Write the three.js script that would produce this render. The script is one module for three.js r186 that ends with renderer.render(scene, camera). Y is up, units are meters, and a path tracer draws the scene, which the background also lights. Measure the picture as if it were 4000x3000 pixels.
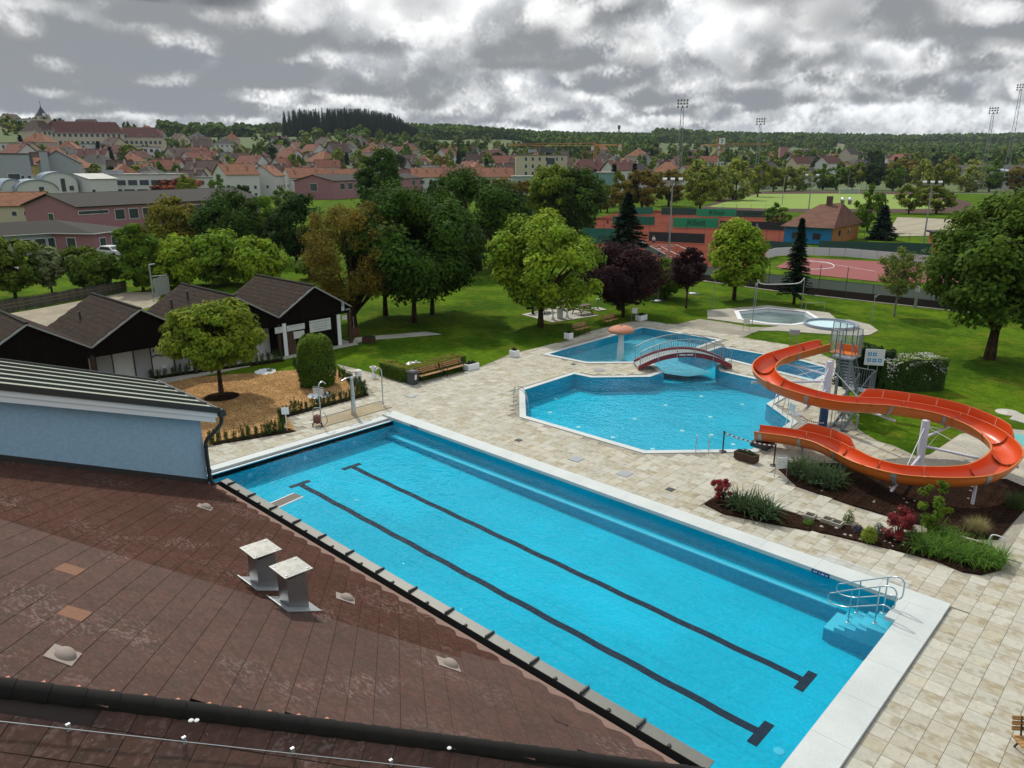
import * as THREE from 'three';
import { mergeGeometries } from 'three/addons/utils/BufferGeometryUtils.js';
import { MarchingCubes } from 'three/addons/objects/MarchingCubes.js';

// ---------------------------------------------------------------- camera, sky, sun, exposure
const R = Math.PI / 180, V3 = (x, y, z) => new THREE.Vector3(x, y, z);
const scene = new THREE.Scene();
const camera = new THREE.PerspectiveCamera(54.416, 4 / 3, 0.3, 9000);
camera.position.set(29.886, 12.702, 22.435);
camera.rotation.set(-16.327 * R, 43.569 * R, -0.176 * R, 'YXZ');
camera.updateMatrixWorld(true);
const renderer = new THREE.WebGLRenderer({ antialias: true });
renderer.toneMapping = THREE.LinearToneMapping;
renderer.toneMappingExposure = 0.74;
renderer.shadowMap.enabled = true;

const sunDir = V3(-0.93 * Math.cos(51 * R), Math.sin(51 * R), -0.366 * Math.cos(51 * R)).normalize();
const sun = new THREE.DirectionalLight(new THREE.Color(1.0, 0.95, 0.84), 3.8);
sun.name = 'sun';
sun.position.copy(sunDir).multiplyScalar(120);
sun.castShadow = true; sun.shadow.radius = 4; sun.shadow.mapSize.set(4096, 4096);
Object.assign(sun.shadow.camera, { left: -90, right: 90, top: 90, bottom: -90, near: 1, far: 400 });
scene.add(sun, sun.target);

// ---------------------------------------------------------------- random numbers and noise
function rng(s) { let a = s >>> 0; return () => { a = (a + 0x6d2b79f5) | 0; let t = Math.imul(a ^ (a >>> 15), 1 | a); t = (t + Math.imul(t ^ (t >>> 7), 61 | t)) ^ t; return ((t ^ (t >>> 14)) >>> 0) / 4294967296; }; }
const lerp = (a, b, t) => a + (b - a) * t, clamp = (x, a = 0, b = 1) => Math.min(b, Math.max(a, x)), sstep = (a, b, x) => { const t = clamp((x - a) / (b - a)); return t * t * (3 - 2 * t); };
const HN = 4096, hashT = new Float32Array(HN); { const r = rng(77); for (let i = 0; i < HN; i++) hashT[i] = r(); }
const perm = new Uint16Array(HN); { const r = rng(5); for (let i = 0; i < HN; i++) perm[i] = i; for (let i = HN - 1; i > 0; i--) { const j = Math.floor(r() * (i + 1)), t = perm[i]; perm[i] = perm[j]; perm[j] = t; } }
const hash2 = (x, y) => hashT[perm[(perm[x & 4095] + y) & 4095]];
function vn(x, y, per = 4096) {           // value noise that repeats every `per`
  const xi = Math.floor(x), yi = Math.floor(y), fx = x - xi, fy = y - yi, u = fx * fx * (3 - 2 * fx), v = fy * fy * (3 - 2 * fy);
  const a = ((xi % per) + per) % per, b = ((yi % per) + per) % per, a1 = (a + 1) % per, b1 = (b + 1) % per;
  return lerp(lerp(hash2(a, b), hash2(a1, b), u), lerp(hash2(a, b1), hash2(a1, b1), u), v);
}
function fbm(x, y, oct = 5, per = 4096, gain = 0.5) { let s = 0, a = 1, t = 0; for (let i = 0; i < oct; i++) { s += a * vn(x + i * 17, y + i * 31, per); t += a; a *= gain; x *= 2; y *= 2; per *= 2; } return s / t; }

// ---------------------------------------------------------------- the sky: a layer of heaped cloud, marched through in every direction, the same all round
{
  const W = 3072, H = 1536, data = new Float32Array(W * H * 4);
  const n3 = (x, y, z) => { const xi = Math.floor(x), yi = Math.floor(y), zi = Math.floor(z), fx = x - xi, fy = y - yi, fz = z - zi, u = fx * fx * (3 - 2 * fx), w = fy * fy * (3 - 2 * fy), s = fz * fz * (3 - 2 * fz); const A = perm[xi & 4095], B = perm[(xi + 1) & 4095], a0 = perm[(A + yi) & 4095], a1 = perm[(A + yi + 1) & 4095], b0 = perm[(B + yi) & 4095], b1 = perm[(B + yi + 1) & 4095], h = (q) => hashT[perm[q & 4095]]; return lerp(lerp(lerp(h(a0 + zi), h(b0 + zi), u), lerp(h(a1 + zi), h(b1 + zi), u), w), lerp(lerp(h(a0 + zi + 1), h(b0 + zi + 1), u), lerp(h(a1 + zi + 1), h(b1 + zi + 1), u), w), s); };
  const Y0 = 1.0, Y1 = 2.1;
  const cov = (x, z) => fbm(x * 0.13 + 31, z * 0.13 + 57, 3);
  const dens = (x, y, z, c, oct) => { const f = (y - Y0) / (Y1 - Y0); if (f < 0 || f > 1) return 0; let s = 0, a = 1, t = 0, k = 1.9; for (let i = 0; i < oct; i++) { s += a * n3(x * k + i * 19, y * k * 1.2 + i * 7, z * k + i * 37); t += a; a *= 0.52; k *= 2.1; } return Math.max(0, s / t + (c - 0.5) * 0.75 - (0.44 + 0.24 * f * f + 0.22 * Math.exp(-f * 14))) * 20; };
  const sx = sunDir.x, sy = sunDir.y, sz = sunDir.z;
  function look(dx, y, dz, steps, oct) {
    const ye = y + 0.045, t0 = Y0 / ye, t1 = Y1 / ye, dt = (t1 - t0) / steps, cosS = dx * sx + y * sy + dz * sz, g = 0.45, ph = 0.55 + 0.55 * (1 - g * g) / Math.pow(1 + g * g - 2 * g * cosS, 1.5) * 0.4, opt = (Y1 - Y0) / ye / steps; let T = 1, L = 0, A = 0;
    const jit = hash2(Math.floor(dx * 9000) & 4095, Math.floor(dz * 9000 + y * 7000) & 4095);
    for (let i = 0; i < steps && T > 0.03; i++) {
      const t = t0 + (i + jit) * dt, x = dx * t + 300, z = dz * t + 300, yy = ye * t, c = cov(x, z), d = dens(x, yy, z, c, oct); if (d <= 0.001) continue;
      let q = 0; for (let k = 1; k <= 2; k++) { const l = 0.16 * k * k; q += dens(x + sx * l, yy + sy * l, z + sz * l, c, 3) * 0.16 * (2 * k - 1); }
      const Ts = Math.exp(-q * 2.2), e = 1 - Math.exp(-d * Math.min(opt, 0.6) * 3.4), f = (yy - Y0) / (Y1 - Y0); L += T * e * (Ts * ph + 0.26 * Math.exp(-q * 0.35)); A += T * e * (0.30 + 0.70 * f) * (0.62 + 0.85 * n3(x * 2.6, yy * 2.6, z * 2.6) * Math.min(1, 0.4 + t * 0.05)); T *= 1 - e;
    }
    const bg = [0.86, 0.98, 1.10], hz = Math.exp(-y * 20) * 0.55, pale = [0.74, 0.82, 0.89], out = []; for (let i = 0; i < 3; i++) out.push(lerp(T * bg[i] + L * [1.32, 1.30, 1.26][i] + A * [0.33, 0.40, 0.495][i], pale[i], hz)); return out;
  }
  const S = 4, mid = [];
  for (let row = 0; row < H; row++) {
    const up = ((row + 0.5) / H - 0.5) * Math.PI, y = Math.sin(up), deg = up / R, cu = Math.cos(up);
    if (y <= 0) { for (let col = 0; col < W; col++) { const o = (row * W + col) * 4; data[o] = 0.26; data[o + 1] = 0.29; data[o + 2] = 0.29; data[o + 3] = 1; } continue; }
    const near = deg < 13, step = near ? 1 : S; if (!near && row % S && deg > 13.5) { data.copyWithin(row * W * 4, (row - 1) * W * 4, row * W * 4); continue; }
    for (let col = 0; col < W; col += step) {
      const a = ((col + 0.5) / W - 0.5) * 2 * Math.PI, dx = Math.cos(a) * cu, dz = Math.sin(a) * cu, fine = near && (dx * -0.689 + dz * -0.724) > 0.7 * cu, c = near && !fine && col % 3 ? null : look(dx, y, dz, fine ? 34 : 10, fine ? 6 : 4), o0 = (row * W + col) * 4;
      for (let q = 0; q < step; q++) { const o = o0 + q * 4; if (c) { data[o] = c[0]; data[o + 1] = c[1]; data[o + 2] = c[2]; } else { data[o] = data[o - 4]; data[o + 1] = data[o - 3]; data[o + 2] = data[o - 2]; } data[o + 3] = 1; }
    }
  }
  const t = new THREE.DataTexture(data, W, H, THREE.RGBAFormat, THREE.FloatType);
  t.mapping = THREE.EquirectangularReflectionMapping; t.magFilter = t.minFilter = THREE.LinearFilter; t.needsUpdate = true;
  scene.background = t; scene.environment = t;
}

// ---------------------------------------------------------------- from photograph pixels (4000 x 3000) to places
const FPX = 2917.7, camP = camera.position.clone();
const ray = (px, py) => V3((px - 2000) / FPX, (1500 - py) / FPX, -1).applyQuaternion(camera.quaternion);
const G = (px, py, h = 0) => { const d = ray(px, py); return camP.clone().addScaledVector(d, (h - camP.y) / d.y); };
const onX = (px, py, X) => { const d = ray(px, py); return camP.clone().addScaledVector(d, (X - camP.x) / d.x); };
const invQ = camera.quaternion.clone().invert();
const pix = (p) => { const d = p.clone().sub(camP).applyQuaternion(invQ); return [2000 + FPX * d.x / -d.z, 1500 - FPX * d.y / -d.z, -d.z]; };
function HT(base, py) { let lo = 0, hi = 80; for (let i = 0; i < 40; i++) { const m = (lo + hi) / 2; pix(V3(base.x, base.y + m, base.z))[1] > py ? lo = m : hi = m; } return lo; }
const wide = (base, px) => px / FPX * pix(base)[2];     // metres that px photograph pixels span at a point
const az = (px) => { const d = ray(px, 648); return V3(d.x, 0, d.z).normalize(); };

// ---------------------------------------------------------------- terrain
const RID = [[-1200, 420, 900, 50], [0, 420, 900, 50], [600, 430, 950, 48], [800, 440, 1200, 54], [1400, 460, 1200, 63], [1700, 480, 1400, 64], [2200, 520, 1600, 60], [2550, 520, 2000, 72], [3000, 520, 2600, 80], [3500, 520, 3000, 82], [4000, 520, 3200, 84], [5200, 520, 3200, 84]];
function ground(x, z) {
  const dx = x - camP.x, dz = z - camP.z, d = Math.hypot(dx, dz);
  if (d < 400) return 0;
  const f = V3(dx, 0, dz).applyQuaternion(invQ); let px = f.z < -1e-3 ? 2000 + FPX * f.x / -f.z * 0.96 : (f.x > 0 ? 5200 : -1200); px = clamp(px, -1200, 5199);
  let i = 0; while (RID[i + 1][0] <= px) i++;
  const t = (px - RID[i][0]) / (RID[i + 1][0] - RID[i][0]), s = t * t * (3 - 2 * t), [, a0, r0, h0] = RID[i], [, a1, r1, h1] = RID[i + 1];
  const u = clamp((d - lerp(a0, a1, s)) / (lerp(r0, r1, s) - lerp(a0, a1, s)));
  return lerp(h0, h1, s) * (0.75 * u + 0.25 * u * u * (3 - 2 * u)) + (u > 0 ? (fbm(x / 130 + 50, z / 130 + 50, 3) - 0.5) * 9 * u : 0);
}
const polar = (px, D) => { const a = az(px), p = camP.clone().addScaledVector(a, D); p.y = ground(p.x, p.z); return p; };

// ---------------------------------------------------------------- textures
function tex(n, f, srgb = true, rep = 1) {
  const d = new Uint8Array(n * n * 4);
  for (let y = 0; y < n; y++) for (let x = 0; x < n; x++) { const c = f(x / n, y / n), o = (y * n + x) * 4; if (typeof c === 'number') { d[o] = d[o + 1] = d[o + 2] = clamp(c) * 255; } else { d[o] = clamp(c[0]) * 255; d[o + 1] = clamp(c[1]) * 255; d[o + 2] = clamp(c[2]) * 255; } d[o + 3] = 255; }
  const t = new THREE.DataTexture(d, n, n); t.wrapS = t.wrapT = THREE.RepeatWrapping; t.magFilter = THREE.LinearFilter; t.minFilter = THREE.LinearFilter;
  if (srgb) t.colorSpace = THREE.SRGBColorSpace; t.repeat.set(rep, rep); t.needsUpdate = true; return t;
}
const mixc = (a, b, t) => [lerp(a[0], b[0], t), lerp(a[1], b[1], t), lerp(a[2], b[2], t)], mulc = (a, k) => [a[0] * k, a[1] * k, a[2] * k];
const lin = (r, g, b) => new THREE.Color().setRGB(r, g, b);
const mat = (c, rough = 0.8, o = {}) => new THREE.MeshStandardMaterial({ color: Array.isArray(c) ? lin(...c) : c, roughness: rough, ...o });
const grainTex = tex(256, (u, v) => 0.90 + 0.1 * fbm(u * 16, v * 16, 4, 16));
const smoothT = tex(512, (u, v) => { const k = 0.90 + 0.10 * (fbm(u * 4, v * 4, 4, 4) - 0.5) + 0.05 * (fbm(u * 120, v * 120, 2, 120) - 0.5); return [k, k, k * 0.99]; }, true, 1 / 4);
const grassT = tex(1024, (u, v) => {
  const p = fbm(u * 5, v * 5, 4, 5), q = fbm(u * 40 + 3, v * 40, 3, 40), r = fbm(u * 256, v * 256, 2, 256, 0.7), w = fbm(u * 11 + 50, v * 11 + 9, 3, 11);
  let c = mixc([0.20, 0.31, 0.035], [0.385, 0.475, 0.085], clamp((p - 0.5) * 1.3 + 0.45 + (q - 0.5) * 0.7 + (r - 0.5) * 0.9));
  c = mixc(c, [0.46, 0.44, 0.15], sstep(0.55, 0.75, w) * 0.5 * (0.4 + r)); if (r > 0.80 && q > 0.55) c = mixc(c, [0.62, 0.63, 0.5], 0.5); return c;
}, true, 1 / 14);
const grassB = tex(512, (u, v) => fbm(u * 128, v * 128, 3, 128, 0.7), false, 1 / 5);
const stoneT = tex(1024, (u, v) => {
  const a = fbm(u * 8, v * 8, 5, 8), b = fbm(u * 64, v * 64, 3, 64), st = sstep(0.57, 0.70, fbm(u * 14 + 7, v * 14 + 3, 4, 14)), vein = fbm(u * 10, v * 60 + 5, 3, 10);
  let k = 0.88 + 0.10 * (a - 0.5) + 0.10 * (b - 0.5) + 0.06 * (vein - 0.5); return mixc([k, k * 0.985, k * 0.95], [k * 0.80, k * 0.73, k * 0.60], st * 0.5);
}, true, 1 / 6);
const shingleT = tex(1024, (u, v) => {
  const a = fbm(u * 4, v * 4, 4, 4), b = fbm(u * 90, v * 180, 3, 90, 0.65), l = sstep(0.50, 0.78, fbm(u * 7 + 2, v * 7 + 8, 5, 7)), c = fbm(u * 30 + 9, v * 60, 3, 30);
  let k = mixc([0.34, 0.235, 0.20], [0.445, 0.325, 0.28], clamp(a * 0.8 + (b - 0.5) * 0.9 + 0.1)); k = mixc(k, [0.30, 0.25, 0.19], sstep(0.55, 0.7, c) * 0.4);
  k = mixc(k, [0.60, 0.54, 0.52], clamp((0.12 + 0.88 * l) * sstep(0.50, 0.68, b) * 0.62)); if (vn(u * 300, v * 300, 300) > 0.975) k = [0.74, 0.71, 0.67]; return k;
}, true, 1 / 7);
const slateT = tex(512, (u, v) => { const a = fbm(u * 6, v * 6, 4, 6), b = fbm(u * 60, v * 60, 3, 60), m = sstep(0.6, 0.72, fbm(u * 14 + 6, v * 14, 3, 14)); let k = mixc([0.22, 0.19, 0.175], [0.33, 0.29, 0.265], clamp(a * 0.6 + b * 0.5 - 0.1)); return mixc(k, [0.40, 0.33, 0.20], m * 0.5); }, true, 1 / 4);
const mulchT = tex(512, (u, v) => { const a = fbm(u * 60, v * 36, 3, 12, 0.7), b = fbm(u * 30 + 4, v * 70, 3, 10, 0.7), c = fbm(u * 5, v * 5, 3, 5); return mixc([0.07, 0.045, 0.035], [0.34, 0.235, 0.17], clamp((Math.max(a, b) - 0.42) * 2.0 + (c - 0.5) * 0.4)); }, true, 1 / 2.2);
const chipT = tex(512, (u, v) => { const a = fbm(u * 72, v * 24, 3, 24, 0.75), b = fbm(u * 24 + 4, v * 72, 3, 24, 0.75), c = fbm(u * 5, v * 5, 3, 5); return mixc([0.36, 0.24, 0.13], [0.95, 0.78, 0.55], clamp((Math.max(a, b) - 0.36) * 2.1 + (c - 0.5) * 0.3)); }, true, 1 / 2.6);
const concT = tex(512, (u, v) => { const k = 0.80 + 0.22 * (fbm(u * 5, v * 5, 5, 5) - 0.5) + 0.16 * (fbm(u * 80, v * 80, 2, 80) - 0.5); return [k, k * 0.98, k * 0.93]; }, true, 1 / 5);
const clayT = tex(512, (u, v) => { const k = fbm(u * 6, v * 6, 5, 6) * 0.35 + fbm(u * 70, v * 70, 2, 70) * 0.15; return [0.44 + k * 0.34, 0.24 + k * 0.24, 0.18 + k * 0.2]; }, true, 1 / 12);
const woodT = tex(256, (u, v) => { const k = 0.72 + 0.36 * (fbm(u * 4, v * 64, 3, 4) - 0.5) + 0.2 * (vn(u * 2, v * 24, 24) - 0.5); return [k, k * 0.97, k * 0.92]; });
const barkT = tex(256, (u, v) => { const k = 0.55 + 0.6 * (fbm(u * 24, v * 5, 4, 5) - 0.4); return [k, k * 0.93, k * 0.85]; });
const waveB = tex(1024, (u, v) => 0.55 * fbm(u * 9, v * 9, 4, 9) + 0.3 * fbm(u * 30 + 4, v * 30, 3, 30) + 0.15 * vn(u * 90, v * 90, 90), false, 1 / 9);
const tileT = tex(1024, (u, v) => { const k = 0.90 + 0.14 * (fbm(u * 5, v * 5, 4, 5) - 0.5) + 0.10 * (fbm(u * 200, v * 200, 2, 200) - 0.5); const j = (Math.abs((v * 8) % 1 - 0.5) > 0.492) ? 0.93 : 1; return [k * j, k * j, k * j]; }, true, 1 / 12);
const roofT = tex(256, (u, v) => { const k = 0.75 + 0.3 * (fbm(u * 6, v * 6, 4, 6) - 0.5) + 0.12 * Math.sin(v * Math.PI * 2 * 16) + 0.1 * (vn(u * 64, v * 64, 64) - 0.5); return [k, k, k]; }, true, 1 / 4);
const M = {
  grass: mat([0.93, 0.97, 0.85], 1, { map: grassT, bumpMap: grassB, bumpScale: 0.05 }), stone: mat([0.585, 0.575, 0.52], 0.85, { map: stoneT, vertexColors: true }), joint: mat([0.46, 0.44, 0.39], 0.95, { map: concT }),
  mulch: mat([1, 1, 1], 1, { map: mulchT, bumpMap: mulchT, bumpScale: 0.05 }), chips: mat([1, 1, 1], 1, { map: chipT, bumpMap: chipT, bumpScale: 0.04 }), conc: mat([0.62, 0.60, 0.55], 0.9, { map: concT }), paleConc: mat([0.74, 0.74, 0.71], 0.85, { map: concT }),
  coping: mat([0.64, 0.68, 0.68], 0.6, { map: smoothT }), white: mat([0.78, 0.79, 0.80], 0.5), offwhite: mat([0.7, 0.7, 0.68], 0.7, { map: grainTex }), black: mat([0.015, 0.015, 0.017], 0.5), dark: mat([0.035, 0.035, 0.037], 0.6), steel: mat([0.55, 0.56, 0.57], 0.28, { metalness: 1 }), galv: mat([0.34, 0.36, 0.38], 0.45, { metalness: 0.6 }),
  brushed: mat([0.33, 0.34, 0.36], 0.38, { metalness: 0.9, map: grainTex }), poolBlue: mat([0.0, 0.45, 0.64], 0.6, { map: tileT }), poolWall: mat([0.0, 0.42, 0.61], 0.55, { map: tileT }), poolPale: mat([0.07, 0.44, 0.58], 0.6), lane: mat([0.012, 0.022, 0.04], 0.6),
  water: new THREE.MeshPhysicalMaterial({ color: lin(0.86, 0.985, 1), roughness: 0.03, transmission: 1, thickness: 0, ior: 1.33, bumpMap: waveB, bumpScale: 0.10, specularIntensity: 0.42 }),
  calm: null, glass: mat([0.03, 0.035, 0.04], 0.08), pane: new THREE.MeshPhysicalMaterial({ color: lin(0.86, 0.9, 0.9), roughness: 0.12, transmission: 0.9, thickness: 0, ior: 1.45 }),
  bark: mat([0.16, 0.125, 0.095], 0.95, { map: barkT }), birchBark: mat([0.62, 0.60, 0.56], 0.9, { map: barkT }), wood: mat([0.72, 0.42, 0.16], 0.65, { map: woodT }), oldWood: mat([0.30, 0.24, 0.18], 0.85, { map: woodT }), brownWood: mat([0.13, 0.07, 0.04], 0.8, { map: woodT }), blackWood: mat([0.017, 0.013, 0.012], 0.85, { map: woodT }),
  red: mat([0.23, 0.018, 0.025], 0.5), orange: mat([0.74, 0.19, 0.03], 0.42, { map: smoothT }), redOrange: mat([0.80, 0.090, 0.012], 0.32, { map: smoothT }), seam: mat([0.72, 0.38, 0.24], 0.5), lilac: mat([0.60, 0.58, 0.66], 0.5), navy: mat([0.015, 0.05, 0.15], 0.5), mush: mat([0.52, 0.22, 0.13], 0.75, { map: grainTex }),
  shingle: mat([0.60, 0.58, 0.58], 0.95, { map: shingleT, bumpMap: shingleT, bumpScale: 0.004 }), slate: mat([0.85, 0.85, 0.85], 0.95, { map: slateT }), wallBlue: mat([0.37, 0.55, 0.70], 0.95, { map: grainTex }), gutter: mat([0.035, 0.034, 0.033], 0.45), lid: mat([0.13, 0.135, 0.115], 0.4, { map: grainTex }),
  clay: mat([0.62, 0.50, 0.48], 0.95, { map: clayT }), net: mat([0.03, 0.055, 0.05], 0.9), soil: mat([0.03, 0.02, 0.014], 1),
};

M.calm = M.water.clone(); M.calm.specularIntensity = 0.7;
for (const k of ['grass', 'mulch', 'chips', 'shingle', 'slate', 'clay', 'blackWood', 'wallBlue', 'soil', 'bark', 'poolBlue', 'poolWall', 'poolPale', 'lane']) M[k].specularIntensity = 0.1;
// ---------------------------------------------------------------- geometry helpers (all plain position / normal / uv)
const plain = (g) => { let q = g.index ? g.toNonIndexed() : g; for (const k of Object.keys(q.attributes)) if (!['position', 'normal', 'uv'].includes(k)) q.deleteAttribute(k); if (!q.attributes.uv) q.setAttribute('uv', new THREE.BufferAttribute(new Float32Array(q.attributes.position.count * 2), 2)); q.morphAttributes = {}; return q; };
const merge = (list) => { const l = list.flat(9).map(plain); return l.length === 1 ? l[0] : mergeGeometries(l); };
const _m = new THREE.Matrix4(), _q = new THREE.Quaternion(), _e = new THREE.Euler();
const put = (g, x = 0, y = 0, z = 0, ry = 0, rx = 0, rz = 0) => g.applyMatrix4(_m.compose(V3(x, y, z), _q.setFromEuler(_e.set(rx, ry, rz, 'YXZ')), V3(1, 1, 1)));
function boxUV(g) {                         // uv in metres, by the way each face points
  g = plain(g); const p = g.attributes.position, n = g.attributes.normal, uv = g.attributes.uv;
  for (let i = 0; i < p.count; i++) { const ax = Math.abs(n.getX(i)), ay = Math.abs(n.getY(i)), az_ = Math.abs(n.getZ(i)); if (ay >= ax && ay >= az_) uv.setXY(i, p.getX(i), p.getZ(i)); else if (ax >= az_) uv.setXY(i, p.getZ(i), p.getY(i)); else uv.setXY(i, p.getX(i), p.getY(i)); }
  return g;
}
const box = (w, h, d, x = 0, y = 0, z = 0, ry = 0, rx = 0, rz = 0) => put(boxUV(new THREE.BoxGeometry(w, h, d)), x, y, z, ry, rx, rz);
const bx = (x0, x1, y0, y1, z0, z1) => boxUV(new THREE.BoxGeometry(x1 - x0, y1 - y0, z1 - z0).translate((x0 + x1) / 2, (y0 + y1) / 2, (z0 + z1) / 2));
const v = (a) => Array.isArray(a) ? V3(...a) : a;
const UPV = V3(0, 1, 0);
function bar(a, b, r = 0.02, seg = 8, r2 = r) { a = v(a); b = v(b); const d = b.clone().sub(a), L = d.length(); const g = new THREE.CylinderGeometry(r2, r, L, seg); g.translate(0, L / 2, 0); g.applyQuaternion(_q.setFromUnitVectors(UPV, d.divideScalar(L))); g.translate(a.x, a.y, a.z); return g; }
function beam(a, b, w, h, up = UPV) { a = v(a); b = v(b); const d = b.clone().sub(a), L = d.length(), g = boxUV(new THREE.BoxGeometry(w, h, L)); g.translate(0, 0, L / 2); const Z = d.divideScalar(L), X = V3().crossVectors(up, Z).normalize(), Y = V3().crossVectors(Z, X); g.applyMatrix4(_m.makeBasis(X, Y, Z)); g.translate(a.x, a.y, a.z); return g; }
const tube = (pts, r = 0.02, n = 24, seg = 8, closed = false, tension = 0.5) => new THREE.TubeGeometry(new THREE.CatmullRomCurve3(pts.map(v), closed, 'catmullrom', tension), n, r, seg, closed);
const poly = (pts) => { const s = new THREE.Shape(); pts.forEach(([x, z], i) => i ? s.lineTo(x, -z) : s.moveTo(x, -z)); return s; };
const hole = (pts) => { const s = new THREE.Path(); pts.forEach(([x, z], i) => i ? s.lineTo(x, -z) : s.moveTo(x, -z)); return s; };
const flat = (pts, y, holes = []) => { const s = poly(pts); holes.forEach((h) => s.holes.push(hole(h))); return new THREE.ShapeGeometry(s).rotateX(-Math.PI / 2).translate(0, y, 0); };
const slab = (pts, y0, y1, holes = []) => { const s = poly(pts); holes.forEach((h) => s.holes.push(hole(h))); return boxUV(new THREE.ExtrudeGeometry(s, { depth: y1 - y0, bevelEnabled: false }).rotateX(-Math.PI / 2).translate(0, y0, 0)); };
const lathe = (pr, seg = 20, x = 0, y = 0, z = 0) => new THREE.LatheGeometry(pr.map(([a, b]) => new THREE.Vector2(a, b)), seg).translate(x, y, z);
const sh = (pts, d, o = {}) => { const s = new THREE.Shape(); pts.forEach(([x, y], i) => i ? s.lineTo(x, y) : s.moveTo(x, y)); return new THREE.ExtrudeGeometry(s, { depth: d, bevelEnabled: false, ...o }); };
const xz = (p) => [p.x, p.z], px = (...list) => list.map(([a, b]) => xz(G(a, b)));
const inside = (x, z, P) => { let c = false; for (let i = 0, j = P.length - 1; i < P.length; j = i++) { const [xi, zi] = P[i], [xj, zj] = P[j]; if ((zi > z) !== (zj > z) && x < (xj - xi) * (z - zi) / (zj - zi) + xi) c = !c; } return c; };
function wallRing(pts, y0, y1) {            // vertical faces round a polygon
  const pos = [], nor = [], uv = []; let s = 0;
  pts.forEach(([x0, z0], i) => { const [x1, z1] = pts[(i + 1) % pts.length], L = Math.hypot(x1 - x0, z1 - z0), nx = -(z1 - z0) / L, nz = (x1 - x0) / L; [[x0, y0, z0, s, y0], [x1, y0, z1, s + L, y0], [x1, y1, z1, s + L, y1], [x0, y0, z0, s, y0], [x1, y1, z1, s + L, y1], [x0, y1, z0, s, y1]].forEach((q) => { pos.push(q[0], q[1], q[2]); nor.push(nx, 0, nz); uv.push(q[3], q[4]); }); s += L; });
  const g = new THREE.BufferGeometry(); g.setAttribute('position', new THREE.Float32BufferAttribute(pos, 3)); g.setAttribute('normal', new THREE.Float32BufferAttribute(nor, 3)); g.setAttribute('uv', new THREE.Float32BufferAttribute(uv, 2)); return g;
}
function offsetPoly(pts, d) {                // move every edge outwards by d
  let A = 0; pts.forEach(([x, z], i) => { const [a, b] = pts[(i + 1) % pts.length]; A += x * b - a * z; }); const s = A > 0 ? 1 : -1, n = pts.length;
  const L = pts.map(([x, z], i) => { const [a, b] = pts[(i + 1) % n], l = Math.hypot(a - x, b - z); return [(b - z) / l * s, -(a - x) / l * s]; });
  return pts.map(([x, z], i) => { const a = L[(i + n - 1) % n], b = L[i], k = 1 + a[0] * b[0] + a[1] * b[1], m = Math.min(2.2, 1 / Math.max(k, 0.3)); return [x + (a[0] + b[0]) * d * m, z + (a[1] + b[1]) * d * m]; });
}
// ---------------------------------------------------------------- objects
const used = new Map();
const numbered = (n) => { const k = used.get(n) ?? 0; used.set(n, k + 1); return k ? `${n}_${String(k).padStart(3, '0')}` : n; };
const shade = (o) => { o.traverse((c) => { if (c.isMesh) { c.castShadow = true; c.receiveShadow = true; } }); return o; };
function tag(o, label, category, group, kind) { if (label) o.userData.label = label; if (category) o.userData.category = category; if (group) o.userData.group = group; if (kind) o.userData.kind = kind; return o; }
function thing(name, label, category, p = [0, 0, 0], ry = 0, group) { const o = new THREE.Group(); o.name = numbered(name); o.position.copy(v(p)); o.rotation.y = ry; scene.add(o); return tag(o, label, category, group); }
function part(parent, name, geos, m, label) { const g = Array.isArray(geos) ? merge(geos) : geos; const o = new THREE.Mesh(g, m); o.name = name; o.castShadow = o.receiveShadow = true; parent.add(o); if (label) o.userData.label = label; return o; }
function one(name, geos, m, label, category, group) { const o = part(scene, numbered(name), geos, m); return tag(o, label, category, group); }
function struct(name, geos, m, label) { const o = part(scene, numbered(name), geos, m); o.userData.kind = 'structure'; if (label) o.userData.label = label; o.userData.category = name.split('_').pop(); return o; }
function dup(o, p, ry = 0, s = 1, label, group) { const c = o.clone(); c.name = numbered(o.name.replace(/_\d{3}$/, '')); c.position.copy(v(p)); c.rotation.y = ry; Array.isArray(s) ? c.scale.set(...s) : c.scale.setScalar(s); scene.add(c); c.userData = { ...o.userData }; if (label) c.userData.label = label; if (group) c.userData.group = group; return c; }
function textMat(w, h, draw, rough = 0.7) { const c = document.createElement('canvas'); c.width = w; c.height = h; const x = c.getContext('2d'); draw(x, w, h); const t = new THREE.CanvasTexture(c); t.colorSpace = THREE.SRGBColorSpace; t.magFilter = THREE.LinearFilter; return new THREE.MeshStandardMaterial({ map: t, roughness: rough }); }
const sheet = (w, h, x = 0, y = 0, z = 0, ry = 0) => put(new THREE.PlaneGeometry(w, h), x, y, z, ry);

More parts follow.
